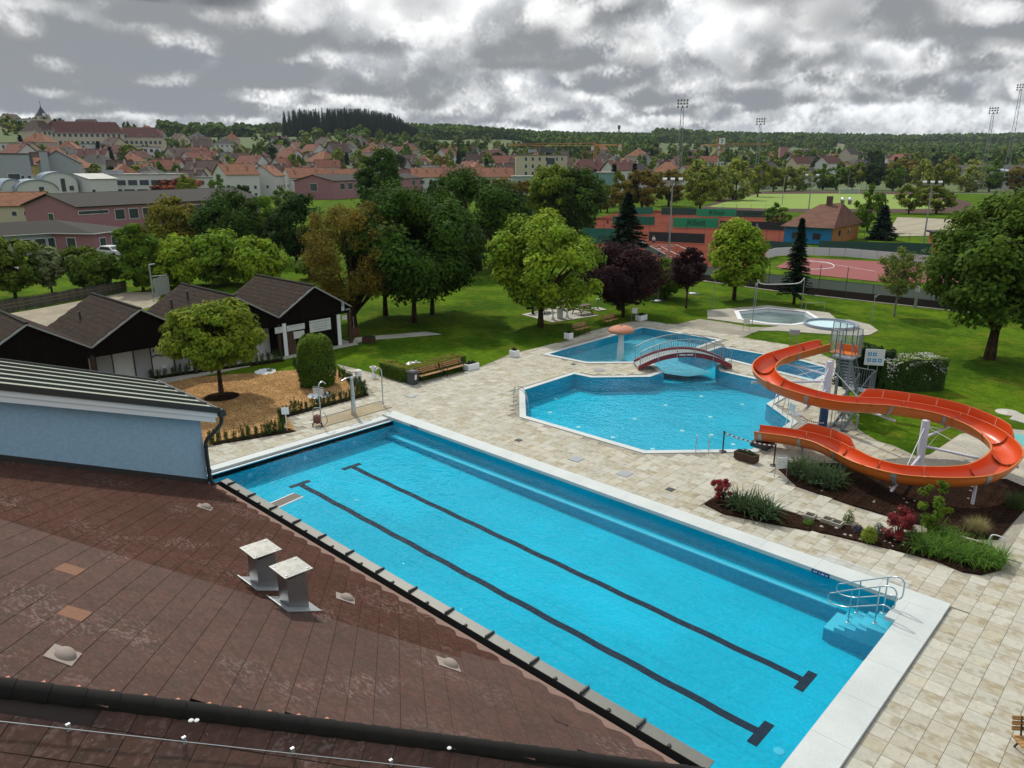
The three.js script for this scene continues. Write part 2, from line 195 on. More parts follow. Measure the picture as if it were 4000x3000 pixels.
// ---------------------------------------------------------------- leaves
class Leaves {
  constructor() { this.p = []; this.n = []; this.c = []; }
  leaf(x, y, z, nx, ny, nz, s, a, col, asp = 0.62) {  // a kite of two triangles round its midrib
    let l = Math.hypot(nx, ny, nz) || 1; nx /= l; ny /= l; nz /= l;
    let tx, ty, tz; if (Math.abs(ny) < 0.9) { tx = nz; ty = 0; tz = -nx; } else { tx = 1; ty = 0; tz = 0; const k = nx; tx -= k * nx; ty -= k * ny; tz -= k * nz; }
    l = Math.hypot(tx, ty, tz); tx /= l; ty /= l; tz /= l; const bx_ = ny * tz - nz * ty, by = nz * tx - nx * tz, bz = nx * ty - ny * tx, ca = Math.cos(a), sa = Math.sin(a);
    const ux = tx * ca + bx_ * sa, uy = ty * ca + by * sa, uz = tz * ca + bz * sa, wx = -tx * sa + bx_ * ca, wy = -ty * sa + by * ca, wz = -tz * sa + bz * ca, w = s * asp, f = s * 0.18;
    const A = [x + ux * s, y + uy * s, z + uz * s], B = [x - ux * s, y - uy * s, z - uz * s], C = [x + wx * w + nx * f, y + wy * w + ny * f, z + wz * w + nz * f], D = [x - wx * w + nx * f, y - wy * w + ny * f, z - wz * w + nz * f];
    this.p.push(...A, ...C, ...B, ...B, ...D, ...A);
    for (let i = 0; i < 6; i++) { this.n.push(nx, ny, nz); this.c.push(col[0], col[1], col[2]); }
  }
  strip(pts, w, col) {                      // a blade: a ribbon that tapers along pts
    for (let i = 0; i < pts.length - 1; i++) { const a = pts[i], b = pts[i + 1], t0 = w * (1 - i / (pts.length - 1)) , t1 = w * (1 - (i + 1) / (pts.length - 1)); const dx = b[0] - a[0], dz = b[2] - a[2], l = Math.hypot(dx, dz) || 1, sx = -dz / l, sz = dx / l; const q = [[a[0] + sx * t0, a[1], a[2] + sz * t0], [a[0] - sx * t0, a[1], a[2] - sz * t0], [b[0] - sx * t1, b[1], b[2] - sz * t1], [b[0] + sx * t1, b[1], b[2] + sz * t1]]; const nx = -(b[1] - a[1]) * dx / l, nz = -(b[1] - a[1]) * dz / l, ny = l, L = Math.hypot(nx, ny, nz) || 1; for (const k of i === pts.length - 2 ? [0, 2, 1] : [0, 2, 1, 0, 3, 2]) { this.p.push(...q[k]); this.n.push(nx / L, ny / L, nz / L); this.c.push(...col); } }
  }
  geo() { const g = new THREE.BufferGeometry(); g.setAttribute('position', new THREE.Float32BufferAttribute(this.p, 3)); g.setAttribute('normal', new THREE.Float32BufferAttribute(this.n, 3)); g.setAttribute('color', new THREE.Float32BufferAttribute(this.c, 3)); return g; }
}
const leafMat = new THREE.MeshPhysicalMaterial({ color: lin(1, 1, 1), vertexColors: true, roughness: 0.9, transmission: 0.3, thickness: 0, ior: 1.35 });
leafMat.specularIntensity = 0.3;
const needleMat = new THREE.MeshStandardMaterial({ color: lin(1, 1, 1), vertexColors: true, roughness: 0.85 }); needleMat.specularIntensity = 0.25;
const vary = (c, r, k = 0.25, hue = 0.12) => { const b = 1 + (r() - 0.5) * 2 * k, h = (r() - 0.5) * 2 * hue; return [c[0] * b * (1 + h), c[1] * b, c[2] * b * (1 - h)]; };
// crown of leaf clumps: o = { h total height, y0 crown bottom, r radius, n leaves, s leaf size, col, shape, k clumps, seed }
function crownOf(o) {
  const r = rng(o.seed), L = new Leaves(), K = o.k ?? 70, cy = (o.h + o.y0) / 2, ry = (o.h - o.y0) / 2, clumps = [], sh_ = o.shape ?? 'round';
  const lob = [...Array(7)].map(() => { const a = r() * 6.283, b = (r() - 0.35) * 2; const l = Math.hypot(1, b); return [Math.cos(a) / l, b / l, Math.sin(a) / l, (r() - 0.45) * (o.lob ?? 0.55)]; });
  let guard = 0;
  while (clumps.length < K && guard++ < 9000) {
    const y = r() * 2 - 1, a = r() * 6.283, q = Math.sqrt(1 - y * y), d = [Math.cos(a) * q, y, Math.sin(a) * q];
    let rad = 0.42 + 0.58 * Math.pow(r(), 0.45), bump = 0; for (const l of lob) bump += l[3] * Math.pow(Math.max(0, d[0] * l[0] + d[1] * l[1] + d[2] * l[2]), 4);
    rad *= 1 + bump;
    let w = 1; if (sh_ === 'round') w = y < 0 ? 1 - 0.18 * y * y : 1 - 0.12 * y; else if (sh_ === 'cone') w = 1 - 0.55 * (y + 1) / 2; else if (sh_ === 'column') w = 1; else if (sh_ === 'globe') w = 1 + 0.1 * q; else if (sh_ === 'umbrella') w = y < -0.3 ? 0.85 : 1.1 - 0.1 * y;
    const c = [d[0] * rad * o.r * w, cy + d[1] * rad * ry * (sh_ === 'globe' ? 0.95 : 1), d[2] * rad * o.r * w];
    if (sh_ === 'globe' && y < -0.5) c[1] = cy - ry * 0.55 * rad;
    clumps.push([...c, o.r * (o.cl ?? 0.30) * (0.6 + 0.7 * r()), vary(o.col, r, o.cv ?? 0.16, 0.10)]);
  }
  const per = Math.ceil(o.n / clumps.length);
  for (const [x, y, z, cr, col] of clumps) for (let i = 0; i < per; i++) {
    const a = r() * 6.283, b = r() * 2 - 1, q = Math.sqrt(1 - b * b), k = Math.pow(r(), 0.4) * cr, dx = Math.cos(a) * q, dz = Math.sin(a) * q;
    const lx = x + dx * k, ly = y + b * k * 0.75 - (o.droop ?? 0) * r() * cr, lz = z + dz * k;
    if (ly < o.y0 - 0.3 * cr && o.y0 > 0.3) continue;
    L.leaf(lx, ly, lz, dx * 0.8 + lx / o.r * 0.4 + (r() - 0.5) * 1.1, 0.75 + b * 0.5 + (r() - 0.5) * 0.9, dz * 0.8 + lz / o.r * 0.4 + (r() - 0.5) * 1.1, o.s * (0.6 + 0.8 * r()), r() * 6.283, vary(col, r, o.lv ?? 0.22, 0.12), o.asp ?? 0.62);
  }
  return [L.geo(), clumps];
}
function trunkOf(o, clumps) {
  const r = rng(o.seed + 9), tr = o.tr ?? o.r * 0.07, top = lerp(o.y0, o.h, o.shape === 'column' || o.shape === 'cone' ? 0.85 : 0.5), g = [], lean = [(r() - 0.5) * 0.25 * o.r * (o.lean ?? 1), (r() - 0.5) * 0.25 * o.r * (o.lean ?? 1)];
  const at = (t) => V3(lean[0] * t * t, top * t, lean[1] * t * t), fork = o.fork ?? 0.5, N = 5;
  for (let i = 0; i < N; i++) g.push(bar(at(i / N).add(V3(0, i ? -0.02 : -0.25, 0)), at((i + 1) / N), tr * (i === 0 ? 1.25 : 1.05 - 0.8 * i / N), 9, tr * (1.05 - 0.8 * (i + 1) / N)));
  const far = [...clumps].sort(() => r() - 0.5).slice(0, o.limbs ?? 9);
  for (const c of far) { const t0 = clamp(fork * (0.75 + 0.5 * r()) * Math.min(1, o.y0 * 1.25 / top + 0.25), 0.12, 0.95), a = at(t0), b = V3(c[0], c[1], c[2]), m = a.clone().lerp(b, 0.5).add(V3(0, o.r * 0.10, 0)); const w = tr * (0.62 - 0.3 * t0); g.push(bar(a, m, w, 6, w * 0.65), bar(m, b, w * 0.65, 5, w * 0.2)); }
  return merge(g);
}
function tree(name, label, o, p, group, ry = 0) {
  const t = thing(name, label, 'tree', p, ry, group), [g, cl] = crownOf(o);
  part(t, 'trunk', trunkOf(o, cl), o.bark ?? M.bark); part(t, 'crown', g, o.needle ? needleMat : leafMat); return t;
}
function conifer(name, label, o, p, group, ry = 0) { // whorls of drooping branches set with short sprays
  const t = thing(name, label, 'tree', p, ry, group), r = rng(o.seed), L = new Leaves(), tr = o.tr ?? 0.16, N = o.br ?? 150, tg = [bar([0, -0.2, 0], [0, o.h * 0.97, 0], tr, 8, 0.02)];
  for (let i = 0; i < N; i++) {
    const f = Math.pow(i / N, 0.85), y = lerp(o.y0, o.h * 0.99, f), len = o.r * (1 - f) * (0.72 + 0.42 * r()) + 0.08, a = i * 2.399 + r(), ca = Math.cos(a), sa = Math.sin(a), n = Math.ceil(len / (o.s * 0.55)) + 1;
    if (len > 0.8) tg.push(bar([0, y, 0], [ca * len * 0.8, y - len * 0.18, sa * len * 0.8], tr * 0.16, 4, 0.008));
    const col = vary(o.col, r, 0.2, 0.08);
    for (let k = 1; k <= n; k++) { const d = len * k / n, yy = y - d * 0.30 + 0.10 * d * d / len; for (let q = 0; q < 3; q++) { const sgn = q - 1, w = (1 - 0.55 * k / n) * o.s * 1.1; L.leaf(ca * d - sa * sgn * w * (0.6 + r() * 0.7), yy - Math.abs(sgn) * w * 0.25 + (r() - 0.5) * 0.1, sa * d + ca * sgn * w * (0.6 + r() * 0.7), ca * 0.3 + (r() - 0.5) * 0.9, 1, sa * 0.3 + (r() - 0.5) * 0.9, o.s * (0.7 + 0.5 * r()), r() * 6.28, vary(col, r, 0.2, 0.1), 0.4); } }
  }
  part(t, 'trunk', tg, M.bark); part(t, 'crown', L.geo(), needleMat); return t;
}
function shrubGeo(o) {  // a mound of leaves: o = { rx, h, rz, n, s, col, seed, box }
  const r = rng(o.seed), L = new Leaves();
  for (let i = 0; i < o.n; i++) {
    let x, y, z, nx, ny, nz;
    if (o.box) { const u = r(), w = r(), A = [o.rx * o.rz * 4, o.rx * 2 * o.h, o.rx * 2 * o.h, o.rz * 2 * o.h, o.rz * 2 * o.h], T = A.reduce((s, q) => s + q, 0); let k = r() * T, f = 0; while (k > A[f]) k -= A[f++]; const X = (u * 2 - 1) * o.rx, Z = (u * 2 - 1) * o.rz, W = (w * 2 - 1) * o.rz; [x, y, z, nx, ny, nz] = [[X, o.h, W, 0, 1, 0], [X, w * o.h, o.rz, 0, 0.3, 1], [X, w * o.h, -o.rz, 0, 0.3, -1], [o.rx, w * o.h, Z, 1, 0.3, 0], [-o.rx, w * o.h, Z, -1, 0.3, 0]][f]; const j = (fbm(x * 1.7 + 40 + o.seed, z * 1.7 + y * 1.3 + 40, 2) - 0.5) * (o.rough ?? 0.12); x += nx * j; y += ny * j; z += nz * j; }
    else if (o.sup) { const a = r() * 6.283; if (r() < 0.72) { y = r() * o.h * 0.97; const k = Math.pow(1 - Math.pow(y / o.h, 4), 0.25) * (0.80 + 0.2 * Math.min(1, y / o.h * 3 + 0.2)) * (0.9 + 0.16 * r() + 0.22 * (vn(Math.cos(a) * 2 + 9, Math.sin(a) * 2 + y * 2.2 + 9) - 0.5)); nx = Math.cos(a); nz = Math.sin(a); ny = 0.3; x = nx * o.rx * k; z = nz * o.rz * k; } else { const k = Math.sqrt(r()); nx = Math.cos(a) * k; nz = Math.sin(a) * k; ny = 1; x = nx * o.rx; z = nz * o.rz; y = o.h * Math.pow(1 - Math.pow(k * 0.98, 4), 0.25) + (vn(x * 4 + 20, z * 4 + 20) - 0.4) * 0.2; } }
    else { const a = r() * 6.283, b = r(), q = Math.sqrt(1 - b * b), k = 0.7 + 0.36 * r() + 0.25 * (vn(Math.cos(a) * 2 + 9 + o.seed, Math.sin(a) * 2 + b * 3 + 9) - 0.5); nx = Math.cos(a) * q; nz = Math.sin(a) * q; ny = b; x = nx * o.rx * k; z = nz * o.rz * k; y = o.h * b * k + 0.02; if (o.stalk) { const f = 0.35 + 0.65 * y / o.h; x *= f; z *= f; } }
    const d = 0.06 * (r() - 0.6); L.leaf(x + nx * d, y, z + nz * d, nx * 0.8 + (r() - 0.5) * 1.3, ny + 0.45 + (r() - 0.5), nz * 0.8 + (r() - 0.5) * 1.3, o.s * (0.6 + 0.8 * r()), r() * 6.28, vary(o.top && ny > 0.7 && r() < 0.75 ? o.top : o.col, r, 0.28, 0.15), o.asp ?? 0.5);
  }
  return L.geo();
}
function bladesGeo(o) { // tuft: n blades of length len, width w, bend
  const r = rng(o.seed), L = new Leaves();
  for (let i = 0; i < o.n; i++) { const a = r() * 6.283, b = o.open * (0.25 + 0.75 * r()), l = o.len * (0.6 + 0.5 * r()), x0 = (r() - 0.5) * 2 * (o.rx ?? 0.15), z0 = (r() - 0.5) * 2 * (o.rz ?? o.rx ?? 0.15), pts = []; let x = x0, y = 0, z = z0, t = b * (o.lean ?? 0.35); const S = 5; for (let k = 0; k <= S; k++) { pts.push([x, Math.max(0.02, y), z]); x += Math.cos(a) * Math.sin(t) * l / S; z += Math.sin(a) * Math.sin(t) * l / S; y += Math.cos(t) * l / S; t += (o.bend ?? 0.25) * (0.6 + 0.8 * r()) * b; } L.strip(pts, o.w, vary(o.col, r, 0.28, 0.15)); }
  return L.geo();
}
// ---------------------------------------------------------------- ground, pools, paving, beds
const leisure = px([2050.5, 1522.6], [2243, 1461], [2310, 1475], [2539, 1472], [2594, 1453], [2556, 1424], [2552, 1412], [2294, 1414], [2144, 1383.5], [2511.5, 1280], [2799, 1327], [2650, 1379], [2700, 1396], [2817, 1356.5], [3130, 1410], [3223, 1436], [3223, 1460], [3179, 1484], [2838, 1399], [2796, 1430], [2812, 1450], [3100, 1515], [2993.6, 1577], [3088, 1646], [2958, 1740], [2937, 1755], [2520, 1760], [2054.6, 1625]);
const toddler = px([2886, 1217], [3000, 1205.7], [3142, 1219], [3194, 1251], [3090, 1267], [3000, 1262], [2900, 1246]);
const mainHole = [[-0.9, -0.74], [25.02, -0.74], [25.02, 12.7], [-0.9, 12.7]];
const deckPoly = [...px([560, 1800], [790, 1745], [1156, 1684], [1120, 1626], [1441, 1542.5], [1316, 1420], [1452, 1454], [1592, 1499], [1859, 1438.5], [2000, 1380], [2212, 1330], [2316, 1289], [2470, 1253], [2524, 1251], [2606, 1264], [2646, 1264], [2732, 1244], [2830, 1258], [2930, 1276], [3000, 1276], [2960, 1292], [2900, 1316.6], [3000, 1333], [3090, 1348], [3200, 1378], [3301, 1422], [3330, 1500], [3305, 1560], [3312, 1624], [3357, 1678], [3425, 1719], [3497, 1741], [3583, 1781], [3633, 1772], [3750, 1693], [3905, 1668], [4060, 1684]), [46, -16], [46, 30], [25.9, 30], [25.9, 13.2], [-6, 13.2]];
const toddlerDeck = px([2762, 1212], [3000, 1192], [3239, 1221], [3273, 1251], [3316, 1248], [3398, 1267], [3430, 1291], [3398, 1307], [3348, 1311], [3271, 1307], [3171, 1300], [3035, 1291], [2962, 1291], [3000, 1278], [3049, 1273], [2900, 1262], [2764, 1244]);
const bedSlide = px([3036, 1826], [3077, 1808], [3316, 1812], [3583, 1838], [3760, 1872], [3931, 1872], [4070, 1930], [4000, 1993.6], [3897, 2106.6], [3813.7, 2104], [3678, 2066], [3565, 2043], [3334.5, 1975.5], [3110.8, 1898.6]);
const bedNear = px([2752, 1969], [2798, 1942], [2950, 1962], [3104, 2007], [3217, 2039], [3334.5, 2057], [3452, 2088.5], [3560, 2080], [3678, 2084], [3800, 2112], [3881.6, 2138], [3925, 2192], [3908, 2226], [3832, 2244.5], [3759.5, 2233], [3651, 2188], [3529, 2156], [3370.7, 2118], [3239.6, 2086], [3000, 2043], [2827, 2007]);
const bedChips = [...px([640, 1775], [790, 1745], [1156, 1684], [1120, 1626], [1441, 1542.5], [1312, 1440]), [-12.2, -2.4], [-15.6, 3.4], [-15.4, 12]];
const ringPts = [...Array(64)].map((_, i) => { const a = i / 64 * 6.28318; return [camP.x + Math.cos(a) * 395, camP.z + Math.sin(a) * 395]; });
{
  const near = plain(flat(ringPts, -0.06, [mainHole, leisure, toddler])), p = near.attributes.position, uv = near.attributes.uv;
  for (let i = 0; i < p.count; i++) uv.setXY(i, p.getX(i) * 0.8 + p.getZ(i) * 0.6, p.getZ(i) * 0.8 - p.getX(i) * 0.6);
  struct('lawn_ground', near, M.grass, 'mown green lawn and open ground around the pools');
  // rising land beyond, one sheet out to the skyline
  const A = 180, D = 46, pos = [], col = [], uv2 = [], idx = [], r = rng(3);
  for (let i = 0; i <= A; i++) for (let k = 0; k <= D; k++) {
    const a = i / A * 6.28318, d = k === 0 ? 394 : 394 * Math.pow(5200 / 394, k / D), x = camP.x + Math.cos(a) * d, z = camP.z + Math.sin(a) * d;
    pos.push(x, ground(x, z) - (k ? 0 : 0.07), z); uv2.push(x, z);
    const f = fbm(x / 240 + 30, z / 240 + 70, 4), q = pix(V3(x, 5, z)); let c = mixc([0.05, 0.085, 0.02], [0.10, 0.13, 0.035], f);
    if (q[0] > 3150 && d > 900) c = mixc(c, f > 0.52 ? [0.17, 0.15, 0.085] : [0.11, 0.15, 0.05], sstep(1200, 2000, d)); col.push(...c);
  }
  for (let i = 0; i < A; i++) for (let k = 0; k < D; k++) { const a = i * (D + 1) + k, b = a + D + 1; idx.push(a, a + 1, b, b, a + 1, b + 1); }
  const g = new THREE.BufferGeometry(); g.setAttribute('position', new THREE.Float32BufferAttribute(pos, 3)); g.setAttribute('uv', new THREE.Float32BufferAttribute(uv2, 2)); g.setAttribute('color', new THREE.Float32BufferAttribute(col, 3)); g.setIndex(idx); g.computeVertexNormals();
  const n = g.attributes.normal; if (n.getY(100) < 0) { for (let i = 0; i < idx.length; i += 3) { const t = idx[i]; idx[i] = idx[i + 1]; idx[i + 1] = t; } g.setIndex(idx); g.computeVertexNormals(); }
  struct('hills', g, new THREE.MeshStandardMaterial({ vertexColors: true, roughness: 1 }), 'rising green land with fields and hills beyond the town');
}
const deck = struct('pool_deck', flat(deckPoly, -0.03, [mainHole, leisure]), M.joint, 'pale stone paving around the swimming pools');
{ // slabs of 0.5 m: joints run through along z, courses staggered beyond the big pool
  const r = rng(21), keepOut = [offsetPoly(leisure, 0.36), bedSlide, bedNear], tiles = [];
  const tones = [[1, 1, 1.01], [0.98, 0.975, 0.96], [0.94, 0.92, 0.87], [1.05, 1.055, 1.06], [0.90, 0.855, 0.77], [0.96, 0.965, 0.97], [0.99, 0.965, 0.91], [0.82, 0.76, 0.65]];
  const wgt = [0.24, 0.2, 0.12, 0.14, 0.10, 0.1, 0.07, 0.03];
  const rightArea = px([3583, 1790], [3633, 1772], [3750, 1693], [4200, 1640], [4200, 1950], [3931, 1868], [3700, 1800]);
  for (let i = -50; i < 40; i++) {
    const x0 = 26.9 + (i - 33) * 0.5, st = x0 > 25.8 ? 0 : (hash2(i + 90, 3) < 0.5 ? 0.25 : 0);
    for (let z0 = -31 + 0.3 + st; z0 < 16; z0 += 0.5) {
      const cx = x0 + 0.25, cz = z0 + 0.25; if (!inside(cx, cz, deckPoly)) continue;
      const cs = [[x0 + 0.02, z0 + 0.02], [x0 + 0.48, z0 + 0.02], [x0 + 0.48, z0 + 0.48], [x0 + 0.02, z0 + 0.48]];
      const nin = cs.filter(([a, b]) => inside(a, b, deckPoly)).length; if (nin < 4) continue;
      let [ax, bx2, az0, bz] = [x0, x0 + 0.5, z0, z0 + 0.5];
      if (ax < 25.92 && bx2 > -0.92 && bz > -0.76) { if (az0 < -0.85 && cz < 0) bz = -0.76; else if (bx2 > 26.0) ax = 25.92; else if (ax < -1.0) bx2 = -0.92; else continue; }
      if (cs.some(([a, b]) => keepOut.some((k) => inside(a, b, k)))) continue;
      if (inside(cx, cz, rightArea)) continue;
      if (cx > 25.9 - 0.05 && cz > 14) continue;
      const q = pix(V3(cx, 0, cz)); if (q[2] < 1 || q[0] < -400 || q[0] > 4400 || q[1] > 3400) continue;
      if (cx > -2.95 && cx < -1.72 && cz > -1.2 && cz < 3.3) continue;   // shower tray
      const f = fbm(cx * 0.35 + 20, cz * 0.35 + 20, 2), e = r() * 0.8 + f * 0.4 - 0.1; let k = 0, s = 0; while (k < 7 && (s += wgt[k]) < e) k++;
      if (cz < -10 && r() < 0.35) k = 6;
      tiles.push([(ax + bx2) / 2, (az0 + bz) / 2, k, q[2] + (q[0] < 0 || q[0] > 4000 || q[1] > 3000 ? 500 : 0), (bx2 - ax) / 0.5, (bz - az0) / 0.5]);
    }
  }
  tiles.sort((a, b) => a[3] - b[3]);
  const variants = [...Array(10)].map((_, i) => { const g = bx(-0.245, 0.245, -0.04, 0, -0.245, 0.245), uv = g.attributes.uv, ou = r() * 6, ov = r() * 6; for (let j = 0; j < uv.count; j++) uv.setXY(j, uv.getX(j) + ou, uv.getY(j) + ov); return g; });
  const mats = tones.map((t) => new THREE.MeshStandardMaterial({ color: lin(0.585 * t[0], 0.575 * t[1], 0.52 * t[2]), map: stoneT, roughness: 0.85 }));
  const rest = [], rc = [];
  tiles.forEach(([x, z, k, , sx, sz], i) => {
    const y = (r() - 0.5) * 0.004, tx = (r() - 0.5) * 0.006, tz = (r() - 0.5) * 0.006, g = variants[Math.floor(r() * 10)];
    if (i < 300) { const o = part(deck, i ? `paving_slab_${String(i).padStart(3, '0')}` : 'paving_slab', g, mats[k]); o.position.set(x, y, z); o.rotation.set(tx, 0, tz); o.scale.set(sx, 1, sz); } else { const c = put(g.clone().scale(sx, 1, sz), x, y, z, 0, tx, tz), n = c.attributes.position.count, b = 1 + (r() - 0.5) * 0.10; rest.push(c); for (let j = 0; j < n; j++) rc.push(tones[k][0] * b, tones[k][1] * b, tones[k][2] * b); }
  });
  const g = mergeGeometries(rest); g.setAttribute('color', new THREE.Float32BufferAttribute(rc, 3));
  part(deck, 'farther_paving_slabs', g, M.stone).userData.kind = 'stuff';
  // drains and covers let into the paving
  const grate = (a, b, s, m, n) => { const p = G(a, b); one('drain_cover', [box(s, 0.02, s, p.x, 0.012, p.z)], m, n, 'drain', 'drain covers in the paving'); };
  for (const [a, b] of [[2025, 1720], [2618, 1912.5], [2240, 1423], [3300, 1685]]) grate(a, b, 0.3, M.dark, 'small square black drain grate set in the paving');
  for (const [a, b] of [[2440, 1851], [2251, 1793], [2342, 1447], [1608, 1546]]) grate(a, b, 0.55, M.galv, 'grey square access cover let into the paving');
}
struct('concrete_apron', slab([...px([3583, 1790], [3633, 1776], [3750, 1697], [3905, 1672], [4060, 1688]), [40, -14], [40, -2.5], ...px([3940, 1876], [3760, 1860])], -0.05, 0.004), M.conc, 'plain concrete apron beneath the slide loop');
struct('side_pool', slab(px([3945, 1688], [4150, 1735], [4150, 1800], [3990, 1738]), -0.02, 0.012), mat([0.16, 0.46, 0.45], 0.3), 'strip of teal side pool by the concrete apron');
struct('toddler_deck', slab(toddlerDeck, -0.055, 0.0, [toddler]), M.conc, 'pale paving around the emptied toddler pool');
struct('slide_bed', slab(bedSlide, -0.05, 0.025), M.mulch, 'dark bark mulch bed under the water slide');
struct('flower_bed', slab(bedNear, -0.05, 0.025), M.mulch, 'narrow dark mulch bed beside the big pool');
struct('bark_chip_bed', slab(bedChips, -0.06, 0.0), M.chips, 'golden bark chip area in front of the cabins');
struct('shower_tray', slab([[-2.95, -1.15], [-1.72, -1.3], [-1.72, 3.4], [-2.95, 3.1]], -0.03, -0.004), mat([0.50, 0.42, 0.29], 0.8, { map: concT }), 'sand coloured shower tray in the paving');
struct('garden_path', slab(px([1371, 1341], [1389, 1317], [1664, 1294], [1723, 1304], [1452, 1326]), -0.055, -0.02), M.paleConc, 'pale path from the end cabin across the lawn');
struct('picnic_slab', slab(px([2036, 1227], [2156, 1258], [2339, 1231], [2250, 1203], [2150, 1206]), -0.055, -0.01), M.paleConc, 'pale paved square under the picnic tables');
struct('stool_slab', slab(px([2300, 1204], [2340, 1213], [2372, 1208], [2340, 1199]), -0.055, -0.01), M.paleConc, 'small paved square under the ash post');
struct('lawn_slab', slab(px([2520, 1132], [2570, 1152], [2627, 1146], [2560, 1128]), -0.055, -0.01), M.paleConc, 'paved patch behind the copper leaved tree');
struct('lawn_cover', slab(px([3943, 1636], [3972, 1610], [4060, 1640], [4060, 1668]), -0.055, 0.0), M.paleConc, 'pale concrete lid at the lawn edge');
{ const p = G(3937, 1608); one('well_cover', lathe([[0, 0.03], [0.55, 0.03], [0.58, 0], [0.58, -0.05]], 28, p.x, -0.04, p.z), M.paleConc, 'round pale well cover lying in the lawn', 'cover'); }

// the 25 m pool
const pool = thing('swimming_pool', 'big rectangular blue pool with two dark lane lines', 'pool'); pool.userData.kind = 'structure';
{
  const fy = (x) => -0.92 - 0.012 * x, fl = plain(flat([[0, 0], [25, 0], [25, 12.6], [0, 12.6]], 0)), p = fl.attributes.position; for (let i = 0; i < p.count; i++) p.setY(i, fy(p.getX(i))); part(pool, 'floor', fl, M.poolBlue);
  part(pool, 'wall', wallRing([[0, 0], [0, 12.6], [25, 12.6], [25, 0]], -1.6, -0.05), M.poolWall);
  part(pool, 'ledge', [bx(0, 25, -1.4, -0.66, 0, 0.55)], M.poolWall); part(pool, 'ledge_edge', [bx(0.9, 23.1, -0.7, -0.655, 0.38, 0.56)], M.poolPale);
  const line = (z) => { const pts = [], s = 42; for (let i = 0; i < s; i++) { const x0 = lerp(1.9, 23.5, i / s), x1 = lerp(1.9, 23.5, (i + 1) / s), w0 = 0.018 * Math.sin(x0 * 3.1 + z), w1 = 0.018 * Math.sin(x1 * 3.1 + z); pts.push(beam([x0, fy(x0) + 0.004, z + w0], [x1, fy(x1) + 0.004, z + w1], 0.26, 0.012)); } pts.push(box(0.26, 0.014, 1.0, 1.8, fy(1.8) + 0.006, z), box(0.26, 0.014, 1.0, 23.6, fy(23.6) + 0.006, z)); return pts; };
  part(pool, 'lane_line', line(3.92), M.lane); part(pool, 'lane_line', line(6.68), M.lane);
  for (const [a, b] of [[1394, 1965], [3045, 2920]]) { const q = G(a, b, -1.1); part(pool, 'floor_inlet', lathe([[0, 0.02], [0.12, 0.02], [0.14, 0]], 16, q.x, fy(q.x) + 0.003, q.z), M.poolPale); }
  for (let i = 0; i < 14; i++) { const x0 = -0.9 + i * (26.8 / 14), x1 = x0 + 26.8 / 14 - 0.006; part(pool, 'coping_slab', bx(x0, Math.min(x1, 25.9), -0.02, 0.1, -0.74, 0.03), M.coping); }
  for (let i = 0; i < 7; i++) part(pool, 'coping_slab', bx(24.97, 25.9, -0.04, 0.1, 0.036 + i * 1.8, 0.03 + (i + 1) * 1.8), M.coping);
  part(pool, 'coping_tongue', bx(24.68, 24.964, -0.02, 0.098, 0.036, 1.27), M.coping);
  part(pool, 'end_rim', [bx(-0.88, -0.36, -0.2, 0.0, 0.036, 12.7), bx(-0.25, 0.0, -0.3, -0.10, 0.036, 12.7)], M.coping); part(pool, 'overflow_slot', bx(-0.36, -0.25, -0.3, -0.13, 0.036, 12.7), M.dark);
  for (let i = 0; i < 5; i++) part(pool, 'step', bx(23.16 + i * 0.3, i === 4 ? 24.99 : 23.46 + i * 0.3 - 0.001 * i, -1.35, -0.78 + i * 0.14, 0.56, 1.68 - 0.002 * i), M.poolPale);
  part(pool, 'step_side', bx(23.18, 24.98, -1.34, -0.80, 1.68, 1.70), M.poolWall);
  const sign = (x, txt, w) => part(pool, 'depth_sign', sheet(w, 0.14, x, 0.0, 0.036), textMat(256, 64, (c, W, H) => { c.fillStyle = '#0b2a6b'; c.fillRect(0, 0, W, H); c.fillStyle = '#dfe8f0'; c.font = 'bold 44px sans-serif'; c.textAlign = 'center'; c.textBaseline = 'middle'; c.fillText(txt, W / 2, H / 2 + 2); }), 'navy depth sign with white lettering');
  sign(onX(1620, 1668, 2).x ?? 2, '', 0.01);
  const s1 = (() => { const d = ray(1617, 1668), t = (0.03 - camP.z) / d.z; return camP.x + d.x * t; })(), s2 = (() => { const d = ray(3206, 2232), t = (0.03 - camP.z) / d.z; return camP.x + d.x * t; })();
  pool.remove(pool.children[pool.children.length - 1]); sign(s1, 'WT 1,20 m', 0.55); sign(s2, 'WT 1,40 m', 0.58);
  for (const z of [2.5, 5.3, 8.1, 11]) part(pool, 'wall_inlet', lathe([[0, 0.01], [0.1, 0.01], [0.11, 0]], 12).rotateZ(-Math.PI / 2).translate(0.012, -0.6, z), M.poolPale);
  struct('pool_water', flat([[-0.02, 0.001], [25, 0.001], [25, 12.6], [-0.02, 12.6]], -0.14), M.water, 'clear rippled water of the big pool');
}
// springboard reaching in from under the eaves
{ const a = G(1050, 1985, 0.45), b = G(1166, 1934, 0.45), t = thing('springboard', 'grey springboard with white edges above the big pool', 'springboard', [0, 0, 0]); const d = b.clone().sub(a).setY(0).normalize(), e = a.clone().addScaledVector(d, -2.2); part(t, 'board', beam(e, b, 0.5, 0.05), mat([0.16, 0.14, 0.12], 0.9)); const n = V3(d.z, 0, -d.x).multiplyScalar(0.27); for (const s of [1, -1]) part(t, 'edge_strip', beam(e.clone().addScaledVector(n, s), b.clone().addScaledVector(n, s), 0.035, 0.055), M.white); part(t, 'base', box(0.5, 0.66, 0.7, e.x, 0.2, e.z), M.paleConc); }
